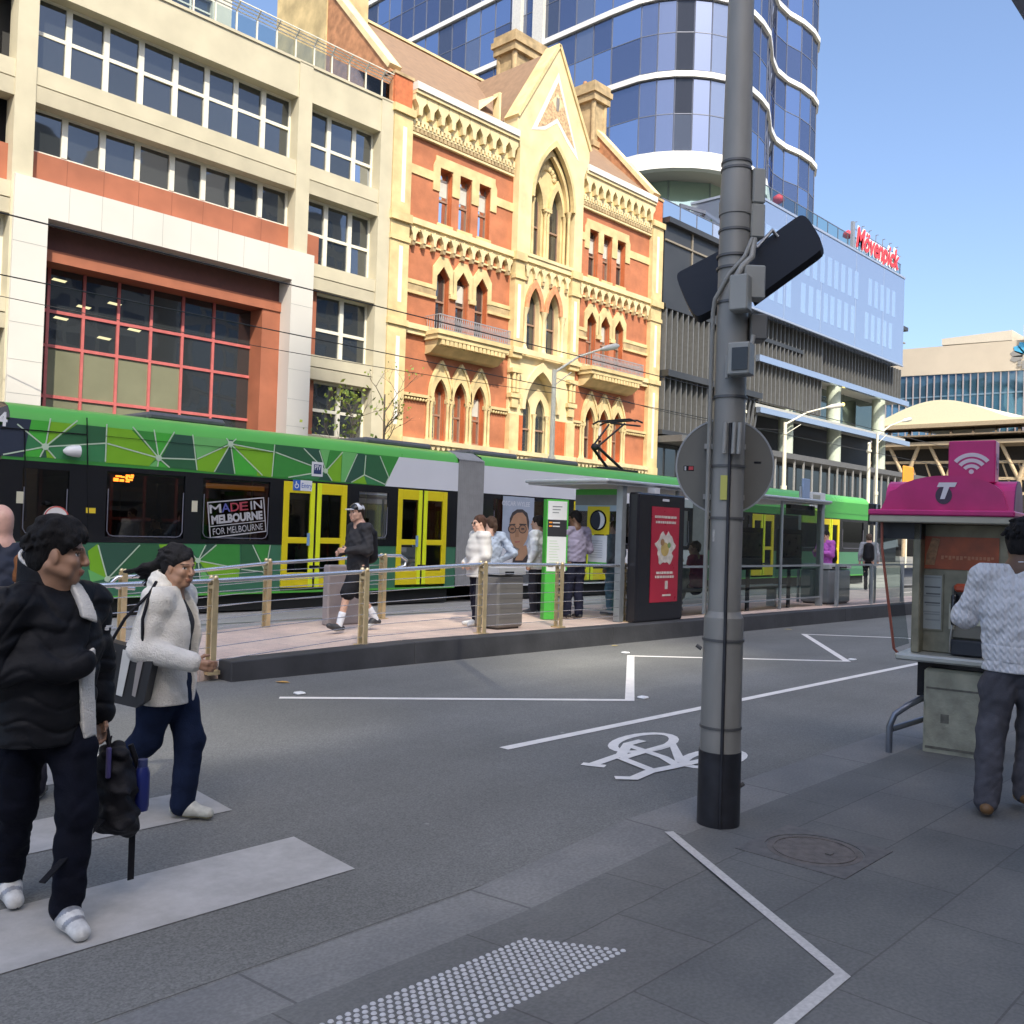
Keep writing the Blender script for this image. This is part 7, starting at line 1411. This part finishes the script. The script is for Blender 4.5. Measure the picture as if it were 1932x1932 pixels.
        if puff: T_.noise = [(puff, 62, [(0.05, .04, 1, .5)]), (puff*.4, 41, FOLD), (fold*.8, 27, [(.5, .8, 1.1, 2.2), (-.9, .4, .7, .4)]), (puff*3.2, 24, [(.15, .1, 1, .9), (.5, -.6, .7, 2.6)], 1)]
        elif fold: T_.noise = [(fold*.7, 36, FOLD), (fold*.6, 80, FOLD), (fold*1.6, 15, [(.7, .4, .8, 1.2), (-.5, .7, .6, 2.9)], 1)]
        if open_: T_.minus(P['chest']+V3((.17*s, -.005*s, -.05*s)), [.14*s, .075*s, .5*s], None, .01)
        T_.build('jacket' if (puff or open_) else 'shirt', topm or mat('top_%.3f_%.3f_%.3f' % top, top, .8, var=.15, scale=10, bump=.15, bscale=140), r0)
        if inner is not None: I_ = Vol(vox); I_.chain([P['pel'], P['chest'], P['neck']-V3((0, 0, .02))], [.122*s, .128*s, .075*s], .05, W_, 1.25); I_.build('undershirt', mat('inner_%.3f' % inner[0], inner, .8, var=.1), r0)
    # ---- shoes and socks
    for q in 'LR':
        a, t_ = P['ank'+q], P['toe'+q]; S_ = Vol(min(vox, .01)); d = t_-a; d[2] = 0; d = norm(d); heel = a-d*.05*s; zb = t_[2]
        S_.cap(heel*[1, 1, 0]+V3((0, 0, a[2]-.035*s)), a+d*.05*s-V3((0, 0, .02*s)), .038*s, .044*s, .03); S_.cap(a+d*.04*s-V3((0, 0, .03*s)), t_+V3((0, 0, .008)), .044*s, .036*s, .04, (0, 1, 0) if abs(d[0]) > .7 else None, 1.1); S_.cut((0, 0, -.004+min(zb-.03*s, a[2]-.09*s)), (0, 0, -1))
        so_z = min(zb, a[2]-.055*s)
        S_.build('shoe', [mat('shoe_%.2f%.2f%.2f' % shoes, shoes, .5, var=.2, scale=30), mat('sole_%.2f' % shoes_sole[0], shoes_sole, .6, var=0), BLKP, mat('shoe_silver', (.3, .31, .33), .35, .3, var=.2, scale=40)], r0, (lambda c, sh_=(a[2]-.09*s): (c[:, 2] < sh_+.03*s).astype(int)) if not runner else (lambda c, sh_=(a[2]-.09*s), d_=d, a_=a: np.where(c[:, 2] < sh_+.012*s, 2, np.where(c[:, 2] < sh_+.036*s, 1, np.where((np.abs((c-a_)@d_-.03-(c[:, 2]-sh_-.06)*.8) < .016) | (np.abs((c-a_)@d_-.1-(c[:, 2]-sh_-.05)*.5) < .013) | (((c-a_)@d_ < -.02) & (c[:, 2] < sh_+.06*s)), 3, 0)))))
        if socks: K_ = Vol(vox); kn = P['knee'+q]; K_.chain([a, a+(kn-a)*.38], [.045*s, .052*s], .02); K_.build('sock', mat('sock_white', socks, .8, var=.05), r0)
    # ---- hair
    if hairstyle:
        H_ = Vol(min(vox, .009)); E = lambda p, r, k=.02: H_.ell(HP(p), [x*hs for x in r], k, M)
        if hairstyle != 'bald':
            E((-.022, 0, .05), (.107, .09, .096)); E((-.055, 0, .0), (.07, .083, .09))
            if hairstyle in ('thick', 'short', 'long', 'windy', 'bun', 'pony') and vox < .01:
                rg = np.random.RandomState(11); 
                for k in range(150):
                    a = rg.uniform(0, 2*math.pi); e_ = rg.uniform(-.15, 1.5); q = V3((-.02+.104*math.cos(e_)*math.cos(a), .089*math.cos(e_)*math.sin(a), .05+.094*math.sin(e_)))
                    if hairstyle in ('windy',): dr = V3((-.05, 0, -.012))
                    else: dr = V3((.028 if q[0] > .0 else -.012, rg.uniform(-.02, .02), .004 if e_ > .9 else -.026))
                    n_ = (q-V3((-.02, 0, .05)))*.1; p2 = q+dr*.5+n_*.9; p3 = q+dr+n_*.75+V3((rg.uniform(-.006, .006), rg.uniform(-.008, .008), 0)); H_.chain([HP(q-n_*.5), HP(p2), HP(p3)], [.0125*hs, .0095*hs, .004*hs], .006)
            H_.minus(HP((.11, 0, -.045)), [.095*hs, .12*hs, .105*hs], M, .015)
            H_.minus(HP((.03, 0, -.165)), [.2*hs, .2*hs, .1*hs], M, .02)
            for y in (-1, 1): H_.minus(HP((.008, y*.088, -.015)), [.024*hs, .02*hs, .03*hs], M, .008)
        if hairstyle == 'long': E((-.06, 0, -.1), (.06, .085, .14), .04)
        if hairstyle == 'bun': E((-.125, 0, .06), (.04, .04, .04), .02)
        if hairstyle == 'pony': H_.chain([HP((-.1, 0, .04)), HP((-.14, 0, -.02)), HP((-.14, .02, -.16)), HP((-.13, .03, -.24))], [.03, .035, .028, .01], .02)
        if hairstyle == 'windy':
            for k in range(7): y = (k-3)*.014; H_.chain([HP((-.1, y, .03)), HP((-.19-.01*k, y*1.6+.01*math.sin(k*2), -.005-.012*k)), HP((-.29-.012*(k % 3), y*2.4, -.045-.016*k)), HP((-.37-.03*(k % 2), y*3, -.07-.02*k))], [.03, .02, .012, .003], .012)
        if hairstyle == 'thick': E((-.01, 0, .085), (.1, .086, .075), .03); E((.045, .02, .095), (.05, .06, .035), .03)
        if hairstyle != 'bald':
            H_.noise = [(.0025, 130, [(.4, .3, .2, .1), (.2, -.5, .3, 2), (.7, .1, -.2, 4)])]; H_.build('hair', mat('hair_%.3f' % hair[0], hair, .72, var=.35, scale=40, bump=.5, bscale=160, stretch=(1, 1, .2), spec=.25), r0)
    if extra: extra(r0, P, HP, M, s)
    return r0
def rzd(d): return R(d)
exec_people = True
# ---- man in black puffer jacket crossing toward the camera
FLEECE = mat('white_fleece', (.70, .67, .61), .95, var=.07, scale=14, bump=.5, bscale=110, spec=.1)
NYLON = mat('black_nylon', (.0055, .006, .0085), .62, var=.2, scale=5, bump=.35, bscale=20, spec=.22)
def man_extra(r0, P, HP, M, s):
    C = Vol(.007); n = P['neck']; C.chain([n+V3((-.03, 0, -.02)), n+V3((-.045, 0, .12))], [.114, .106], .03, (0, 1, 0), 1.08); C.minus(n+V3((-.018, 0, .2)), [.085, .09, .22], None, .008); C.minus(n+V3((.13, .02, .08)), [.105, .06, .16], None, .012); C.cut(n+V3((-.04, 0, .12)), (.5, 0, 1)); C.build('collar', NYLON, r0)
    b = MB(); pts = []
    for k in range(19):
        a = R(52)+R(256)*k/18; x_ = -.04+.1*math.cos(a); pts.append((n[0]+x_, n[1]+.108*math.sin(a), n[2]+.122-.5*(x_+.04)))
    b.tube(pts, .008, 6); b.build('collar_trim', FLEECE, r0, local=True)
    Wd_ = (0, 1, 0); c = P['chest']; lo_ = V3((P['pel'][0], P['pel'][1], .77))
    for zlo, zhi, ya, yb in ((1.35, 1.6, .05, .095), (.8, 1.12, .075, .125)):
        L_ = Vol(.008); L_.chain([lo_, c-V3((0, 0, .08)), c+V3((0, 0, .06)), n+V3((-.02, 0, .02))], [.182, .176, .168, .105], .05, Wd_, 1.3); L_.cut((0, 0, zlo), (-.1, -.4 if zlo > 1 else 0, -1)); L_.cut((0, 0, zhi), (0, -.5 if zlo < 1 else 0, 1)); L_.cut((.0, ya, (zlo+zhi)/2), (-.06, -1, -.12)); L_.cut((.0, yb, (zlo+zhi)/2), (-.15, 1, .12)); L_.cut((.05, 0, 0), (-1, 0, 0)); L_.build('fleece_lining', FLEECE, r0)
    b = MB(); q = P['shL']; b.box(.158, .17, .17, .2, 1.262, 1.27); b.box(.158, .17, .165, .178, 1.25, 1.262); b.build('chest_logo', mat('logo_pale', (.6, .6, .6), .5, var=0), r0, local=True)
    b = MB(); b.tube([P['hipL']+V3((.02, .095, -.1)), P['kneeL']+V3((.02, .076, 0)), P['ankL']+V3((.0, .068, .06))], .004, 5); b.build('trouser_piping', mat('piping', (.4, .38, .36), .6, var=0), r0, local=True)
man = person('person in a black puffer jacket walking over the crossing with a backpack in hand', (1.645, 4.29, -.1), R(-84), 1.7, dict(hipL=(.02, .1, .9), hipR=(-.02, -.09, .9), kneeL=(.17, .07, .5), ankL=(.2, .02, .09), toeL=(.37, .0, .03), kneeR=(-.1, -.06, .5), ankR=(-.3, .0, .1), toeR=(-.15, -.03, .035), shL=(-.04, .205, 1.385), shR=(.03, -.2, 1.385), elR=(.03, -.31, 1.11), wrR=(.2, .06, 1.15), elL=(-.08, .275, 1.12), wrL=(-.03, .28, .86), head=(.035, .01, 1.625)), 'tan', (.014, .015, .02), 1.3, .79, NYLON, (.0035, .0045, .0105), 1.08, .1, (.58, .58, .56), (.008, .007, .007), 'thick', R(52), R(2), .0065, 1.0, 'L', .0022, 'people on the crossing', shoes_sole=(.55, .55, .53), fold=.003, extra=man_extra, runner=True, headsize=1.07)
# backpack hanging from his hand, bottle in its side pocket
def l2w(root, p): return Matrix.Translation(root.location) @ Matrix.Rotation(root.rotation_euler.z, 4, 'Z') @ Vector(p)
bpk = thing('backpack', 'black backpack hanging by its strap from the hand of the person in the puffer jacket', 'backpack', tuple(l2w(man, (.06, .3, .3))), None, man.rotation_euler.z)
BPM = mat('backpack_black', (.006, .006, .009), .65, var=.3, scale=12, bump=.2, spec=.25)
V = Vol(.008); V.chain([(0, 0, .08), (-.01, .0, .36)], [.08, .066], .03, (1, 0, 0), 1.5); V.cap((.05, .04, .05), (.05, .04, .17), .05, .045, .02); V.cap((-.03, .07, .03), (-.03, .07, .12), .045, .04, .02); V.noise = [(.006, 38, FOLD), (.004, 85, FOLD)]; V.build('pack', BPM, bpk)
b = MB(); b.tube([(-.02, -.02, .4), (-.06, -.02, .5), (-.09, -.02, .53), (-.1, -.01, .48), (-.06, -.0, .4)], .011, 6); b.tube([(.0, .07, .4), (.02, .1, .3), (.03, .1, .1), (.01, .075, .02)], .014, 6)
b.bar((.01, .09, .03), (.02, .085, -.22), .03, .006); b.bar((.03, -.06, .1), (.12, -.2, .07), .04, .01); b.bar((.12, -.2, .07), (.2, -.42, -.05), .03, .006); b.build('strap', BPM, bpk, local=True)
bt = thing('water_bottle', 'dark blue water bottle tucked in the side pocket of the black backpack', 'bottle', tuple(l2w(bpk, (.05, .105, .1))), None, man.rotation_euler.z)
b = MB(); b.tube([(0, 0, 0), (0, 0, .02), (0, 0, .17), (0, 0, .2)], [.03, .034, .034, .024], 14); b.build('flask', mat('bottle_blue', (.012, .02, .13), .3, var=.05), bt, local=True); b = MB(); b.tube([(0, 0, .2), (0, 0, .235)], .022, 12); b.build('cap', mat('cap_navy', (.03, .04, .12), .4, var=0), bt, local=True)
kc = thing('keyring', 'purple blue keyring tag clipped to the backpack strap', 'keyring', tuple(l2w(bpk, (.06, -.07, .42))), None, man.rotation_euler.z); b = MB(); b.bbox(-.012, .012, -.01, .01, -.14, 0, .006); b.build('tag', mat('key_purple', (.06, .05, .16), .4, var=0), kc, local=True); b = MB(); b.tube([(0, 0, 0), (0, .01, .05)], .004, 5); b.build('cord', BPM, kc, local=True)
# ---- woman in white fleece jacket
def wom_extra(r0, P, HP, M, s):
    n = P['neck']; C = Vol(.008); C.chain([n+V3((-.03, 0, -.04)), n+V3((-.035, 0, .035))], [.1, .095], .03, (0, 1, 0), 1.15); C.minus(n+V3((.02, 0, .1)), [.09, .075, .12], None, .012); C.minus(n+V3((.13, .0, .0)), [.1, .06, .2], None, .02); C.noise = [(.002, 120, FOLD)]; C.build('collar', FLEECE, r0)
    C = Vol(.008); C.chain([n+V3((0, 0, -.05)), n+V3((-.005, 0, .045))], [.07, .062], .02); C.build('neck_scarf', mat('scarf_black', (.012, .012, .016), .9, var=.1), r0)
wom = person('smiling person in a white fleece jacket and wide jeans carrying a striped tote bag', (2.68, 5.22, -.1), R(-50), 1.585, dict(ankL=(.1, .06, .09), toeL=(.28, .04, .035), kneeL=(.13, .07, .5), ankR=(-.46, -.03, .17), toeR=(-.28, -.03, .04), kneeR=(-.1, -.06, .52), elR=(-.07, -.27, 1.12), wrR=(.26, -.25, 1.05), elL=(-.08, .24, 1.13), wrL=(-.16, .26, .9), head=(.05, -.01, 1.62)), 'tan', (.62, .61, .57), 1.3, .76, FLEECE, (.009, .016, .042), 1.2, .05, (.5, .49, .42), (.012, .011, .012), 'windy', R(-24), R(4), .0065, 1.0, True, 0, 'people on the crossing', open_=True, inner=(.012, .012, .016), shoes_sole=(.35, .3, .18), fold=.0013, extra=wom_extra)
tb = thing('tote_bag', 'black and white striped tote bag hanging from the shoulder of the person in white fleece', 'bag', tuple(l2w(wom, (-.13, -.25, .73))), None, wom.rotation_euler.z)
tp_poly = [(-.19, .0), (.13, -.03), (.19, .33), (-.17, .36)]
b = MB(); b.xz([(-.18, .05), (-.14, .01), (.08, -.03), (.12, .0), (.17, .27), (-.13, .34)], -.045, .045, 0, back=True); tbo = b.build('bag', mat('tote_black', (.02, .021, .024), .5, var=.2), tb, local=True)
b = MB()
for x0, x1, m_ in ((-.15, -.09, 0), (-.035, -.0, 0), (.055, .075, 1)): b.add([(x0, -.053, .04), (x1, -.053, .03), (x1+.045, -.053, .28), (x0+.03, -.053, .29)], [(0, 1, 2, 3)], m_)
b.build('stripe', [mat('tote_white', (.56, .57, .55), .6, var=.06), mat('tote_brown', (.28, .26, .25), .6, var=0)], tbo, local=True); b = MB()
for x0 in (-.1, .1): b.tube([(x0, -.04, .29), (x0*.5+.05, -.055, .46), (.11, .0, .6), (.11, .08, .66)], .009, 6)
b.build('strap', BPM, tb, local=True)
# ---- man in cable-knit sweater using the phone
def knit():
    m = bpy.data.materials.new('cable_knit'); m.use_nodes = True; nt = m.node_tree; N = nt.nodes; L = nt.links; b_ = N['Principled BSDF']; b_.inputs['Base Color'].default_value = (.72, .72, .74, 1); b_.inputs['Roughness'].default_value = .95
    tc = N.new('ShaderNodeTexCoord'); sp = N.new('ShaderNodeSeparateXYZ'); L.new(tc.outputs['Object'], sp.inputs[0])
    def mth(op, a, b2=None):
        n_ = N.new('ShaderNodeMath'); n_.operation = op
        for i, q in enumerate((a, b2)):
            if q is None: continue
            if isinstance(q, (int, float)): n_.inputs[i].default_value = q
            else: L.new(q, n_.inputs[i])
        return n_.outputs[0]
    y1 = mth('MULTIPLY', sp.outputs[1], 82); z1 = mth('MULTIPLY', sp.outputs[2], 150); rope = mth('ABSOLUTE', mth('SINE', y1))
    tw = mth('SINE', mth('ADD', z1, mth('MULTIPLY', mth('SINE', mth('MULTIPLY', y1, 2.0)), 1.7))); hh = mth('ADD', mth('MULTIPLY', rope, .8), mth('MULTIPLY', mth('MULTIPLY', tw, rope), .45))
    bp = N.new('ShaderNodeBump'); bp.inputs['Strength'].default_value = 1; bp.inputs['Distance'].default_value = .006; L.new(hh, bp.inputs['Height']); L.new(bp.outputs[0], b_.inputs['Normal'])
    return m
KN = knit()
def sw_extra(r0, P, HP, M, s):
    n = P['neck']; C = Vol(.008); C.cap(n+V3((-.0, 0, -.03)), n+V3((-.005, 0, .03)), .078, .068, .02, (0, 1, 0), 1.1); C.minus(n+V3((0, 0, .08)), [.062, .066, .07], None, .01); C.build('neckband', KN, r0)
    C = Vol(.008); C.chain([P['pel']+V3((0, 0, .0)), P['pel']+V3((0, 0, .06))], [.158, .162], .03, (0, 1, 0), 1.3); C.cut(P['pel']+V3((0, 0, .07)), (0, 0, 1)); C.cut(P['pel']-V3((0, 0, .03)), (0, 0, -1)); C.build('hem_rib', KN, r0)
    for q in 'L': e, w_ = P['el'+q], P['wr'+q]; C = Vol(.008); d = w_-e; C.chain([e+d*.12, e+d*.3], [.073, .07], .02); C.chain([e+d*.36, e+d*.5], [.068, .06], .02); C.build('rolled_cuff', KN, r0)
person('person in a white cable knit sweater and grey trousers standing at the phone booth', (6.40, 1.70, 0), R(17), 1.79, dict(ankL=(-.1, .16, .09), toeL=(.08, .17, .03), kneeL=(-.02, .14, .5), ankR=(.12, -.05, .13), toeR=(.28, -.03, .05), kneeR=(.1, -.08, .52), elL=(.05, .3, 1.17), wrL=(.28, .24, 1.2), elR=(.05, -.3, 1.17), wrR=(.26, -.14, 1.25), head=(.03, -.01, 1.625)), 'brown', (.58, .59, .62), 1.2, .86, KN, (.085, .085, .1), 1.12, .08, (.17, .09, .035), (.012, .011, .01), 'short', R(-12), R(6), .0065, .62, True, 0, 'people near the phone booth', shoes_sole=(.3, .22, .14), fold=.0028, extra=sw_extra)
# ---- platform people
def cap_extra(r0, P, HP, M, s):
    V = Vol(.008); V.ell(HP((-.01, 0, .065)), [.112*s, .092*s, .075*s], .02, M); V.cut(HP((0, 0, .045)), (0, 0, -1)); V.build('cap', [mat('cap_white', (.65, .66, .7), .7, var=.03), BLKP], r0, lambda c: (((c-HP((0, 0, 0)))@M)[:, 0] > .045).astype(int)); V = Vol(.008); V.ell(HP((.125, 0, .045)), [.06*s, .07*s, .012*s], .01, M); V.build('cap_peak', mat('cap_white', (.65, .66, .7)), r0)
    V = Vol(.012); c = P['chest']; V.chain([c+V3((-.17, 0, .08)), c+V3((-.18, 0, -.22))], [.1, .11], .04, (0, 1, 0), 1.3); V.build('rucksack', BPM, r0)
person('person in a white cap, black top and shorts striding along the platform', (8.12, 10.53, .17), R(172), 1.76, dict(ankL=(.3, .08, .1), toeL=(.46, .09, .1), kneeL=(.2, .09, .52), ankR=(-.36, -.08, .15), toeR=(-.23, -.08, .04), kneeR=(-.1, -.09, .53), elL=(.0, .27, 1.13), wrL=(.24, .14, 1.12), elR=(-.0, -.27, 1.13), wrR=(.24, -.1, 1.08), head=(.05, 0, 1.63)), 'light', (.02, .02, .024), 1.1, .84, None, (.015, .015, .018), 1.1, .5, (.04, .04, .045), (.03, .02, .015), 'short', R(12), 0, .011, 1.0, True, 0, 'people on the platform', socks=(.68, .7, .75), extra=cap_extra)
WPUF = mat('white_puffer', (.6, .58, .55), .6, var=.06, scale=5)
def shades(r0, P, HP, M, s):
    b = MB(); 
    for y in (-.034, .034): b.xf(Matrix.Identity(4)); q = HP((.1, y, .004)); b.ball(q, .026*s, 8, 0, (.5, 1, .8))
    b.build('sunglasses', BLKP, r0, local=True)
person('person in a white puffer jacket and sunglasses waiting beside the taupe bin', (10.15, 10.2, .17), R(155), 1.68, dict(ankL=(.06, .07, .09), ankR=(-.03, -.07, .09), elL=(-.02, .26, 1.12), wrL=(.16, .17, .98), elR=(-.02, -.26, 1.12), wrR=(.16, -.17, .98)), 'light', (.6, .58, .55), 1.45, .78, WPUF, (.012, .012, .022), .9, .1, (.6, .6, .58), (.06, .03, .02), 'bun', R(10), 0, .011, 1, True, .002, 'people on the platform', extra=shades)
person('person with a ponytail and pale blue jumper, hands on hips behind the bin', (11.05, 10.85, .17), R(62), 1.68, dict(elL=(-.12, .36, 1.14), wrL=(.02, .2, 1.02), elR=(-.12, -.38, 1.14), wrR=(.02, -.2, 1.02)), 'light', (.32, .38, .48), 1.1, .95, None, (.012, .012, .02), .95, .1, (.3, .3, .3), (.07, .04, .025), 'pony', R(20), 0, .012, 1, True, 0, 'people on the platform')
person('person in a mauve grey shirt and dark trousers standing between totem and shelter', (12.45, 10.2, .17), R(72), 1.83, dict(ankL=(.05, .09, .09), ankR=(-.04, -.08, .09), elL=(.02, .27, 1.14), wrL=(.22, .16, 1.1), elR=(.0, -.27, 1.13), wrR=(.2, -.16, 1.08), head=(.04, .01, 1.62)), 'brown', (.25, .23, .32), 1.12, .93, None, (.014, .016, .032), 1.05, .06, (.02, .02, .022), (.012, .01, .01), 'short', R(50), R(8), .011, 1, True, 0, 'people on the platform')
person('person in a loose white shirt half hidden behind the tram stop totem', (12.55, 11.15, .17), R(110), 1.74, {}, 'mid', (.66, .68, .7), 1.2, .8, None, (.03, .03, .04), 1, .08, (.04, .04, .04), (.02, .015, .012), 'short', 0, 0, .014, 1, False, 0, 'people on the platform')
person('person in a blue denim outfit standing behind the shelter end glass', (13.75, 10.35, .17), R(100), 1.7, {}, 'mid', (.16, .24, .3), 1.15, .85, None, (.16, .25, .33), 1.1, .08, (.1, .1, .12), (.06, .05, .05), 'short', 0, 0, .014, 1, False, 0, 'people on the platform')
SIT = dict(pel=(0, 0, .55), hipL=(.02, .09, .53), hipR=(.02, -.09, .53), kneeL=(.42, .11, .52), kneeR=(.42, -.11, .52), ankL=(.4, .11, .1), ankR=(.4, -.11, .1), toeL=(.56, .12, .04), toeR=(.56, -.12, .04), chest=(.0, 0, .88), neck=(.02, 0, 1.1), head=(.05, 0, 1.25), shL=(0, .19, 1.05), shR=(0, -.19, 1.05), elL=(.05, .25, .78), elR=(.05, -.25, .78), wrL=(.28, .16, .68), wrR=(.28, -.16, .68))
person('person in a pink shirt sitting on the shelter bench', (15.85, 9.95, .12), R(95), 1.8, SIT, 'light', (.42, .06, .15), 1.1, .52, None, (.03, .03, .05), 1, .1, (.2, .2, .2), (.1, .07, .05), 'short', R(40), 0, .013, .3, True, 0, 'people sitting in the shelter')
person('blond person in a white cardigan sitting on the shelter bench', (15.15, 9.9, .05), R(75), 1.62, SIT, 'light', (.6, .62, .58), 1.15, .52, None, (.5, .5, .48), 1, .1, (.6, .6, .6), (.4, .3, .15), 'long', R(40), R(15), .013, 1, True, 0, 'people sitting in the shelter')
def pack_extra(r0, P, HP, M, s):
    V = Vol(.014); c = P['chest']; V.chain([c+V3((-.19, 0, .1)), c+V3((-.21, 0, -.22))], [.12, .14], .04, (0, 1, 0), 1.2); V.build('rucksack', BPM, r0)
person('person in a bright pink and blue jacket with a black backpack beyond the second bin', (22.9, 10.6, .17), R(165), 1.72, dict(elL=(.05, .25, 1.13), wrL=(.3, .1, 1.2), elR=(.05, -.25, 1.13), wrR=(.3, -.1, 1.2)), 'light', (.5, .12, .5), 1.15, .9, None, (.02, .02, .03), 1, .08, (.1, .1, .1), (.02, .015, .015), 'short', R(0), R(20), .014, 1, True, 0, 'people at the far platform end', extra=pack_extra)
person('person in grey with a dark backpack walking away at the sunlit platform end', (28.0, 11.6, .17), R(20), 1.7, dict(ankL=(.2, .08, .09), toeL=(.35, .08, .04), kneeL=(.14, .09, .5), ankR=(-.26, -.08, .14), toeR=(-.12, -.08, .03)), 'light', (.3, .31, .33), 1.1, .9, None, (.015, .015, .018), .85, .08, (.02, .02, .02), (.1, .08, .06), 'short', 0, 0, .016, 1, False, 0, 'people at the far platform end', extra=pack_extra)
# ---- behind the puffer man
person('bald person in a navy jacket seen from behind at the frame edge', (2.25, 6.75, -.1), R(100), 1.81, {}, 'pinkish', (.012, .017, .035), 1.35, .82, None, (.02, .022, .03), 1.1, .08, (.45, .42, .36), (.1, .1, .1), 'bald', 0, 0, .011, 1, True, 0, 'people on the crossing', headsize=.95)
person('person with long auburn hair and a dark coat behind the man in the puffer jacket', (2.2, 6.1, -.1), R(60), 1.52, {}, 'light', (.03, .028, .03), 1.2, .7, None, (.02, .02, .03), 1, .08, (.05, .05, .05), (.2, .075, .025), 'long', 0, 0, .012, 1, False, 0, 'people on the crossing')
# ---- tram passengers
person('dark clothed passenger standing inside the first yellow tram door', (10.95, 16.6, .34), R(-100), 1.72, {}, 'brown', (.02, .02, .025), 1.2, .8, None, (.02, .02, .03), 1, .08, (.05, .05, .05), (.02, .015, .01), 'short', 0, 0, .016, 1, False, 0, 'passengers in the tram')
person('passenger in a dark coat sitting behind the first big tram window', (8.25, 16.7, .34), R(180), 1.72, SIT, 'mid', (.03, .03, .035), 1.2, .5, None, (.02, .02, .03), 1, .1, (.05, .05, .05), (.02, .015, .01), 'short', R(30), 0, .016, 1, False, 0, 'passengers in the tram')
EXPOSURE = 1.02
# ================================================================ LIGHT, SKY, CAMERA
SUN_FROM = Vector((-.5, -.8, 1.05)).normalized()
w = bpy.data.worlds.new('World'); scene.world = w; w.use_nodes = True; nt = w.node_tree
bg = nt.nodes['Background']; sky = nt.nodes.new('ShaderNodeTexSky'); sky.sky_type = 'NISHITA'; sky.sun_disc = False
sky.sun_elevation = math.asin(SUN_FROM.z); sky.sun_rotation = math.atan2(SUN_FROM.x, SUN_FROM.y); sky.air_density = .85; sky.dust_density = 3.0; sky.ozone_density = 2.6; sky.altitude = 30
nt.links.new(sky.outputs[0], bg.inputs[0]); bg.inputs[1].default_value = .15
sl = bpy.data.lights.new('sun', 'SUN'); sl.energy = 3.0; sl.angle = R(.5); sl.color = (1, .93, .78); so = bpy.data.objects.new('sun', sl); COL.objects.link(so)
so.rotation_euler = (-SUN_FROM).to_track_quat('-Z', 'Y').to_euler(); so.location = (0, 0, 80)
cam = bpy.data.cameras.new('camera'); co = bpy.data.objects.new('camera', cam); COL.objects.link(co); cam.sensor_width = 36; cam.lens = 36*FPX/1932; cam.clip_end = 3000; cam.clip_start = .05
M = Matrix((( _r2.x, _u2.x, -_f.x, 0), (_r2.y, _u2.y, -_f.y, 0), (_r2.z, _u2.z, -_f.z, CAM_H), (0, 0, 0, 1))); co.matrix_world = M
scene.camera = co
vs = scene.view_settings; vs.view_transform = 'Standard'; vs.look = 'None'; vs.gamma = 1; vs.exposure = EXPOSURE; vs.use_curve_mapping = False
scene.render.engine = 'CYCLES'; scene.cycles.caustics_reflective = False; scene.cycles.caustics_refractive = False; scene.cycles.max_bounces = 8; scene.cycles.transparent_max_bounces = 16; scene.cycles.sample_clamp_indirect = 6
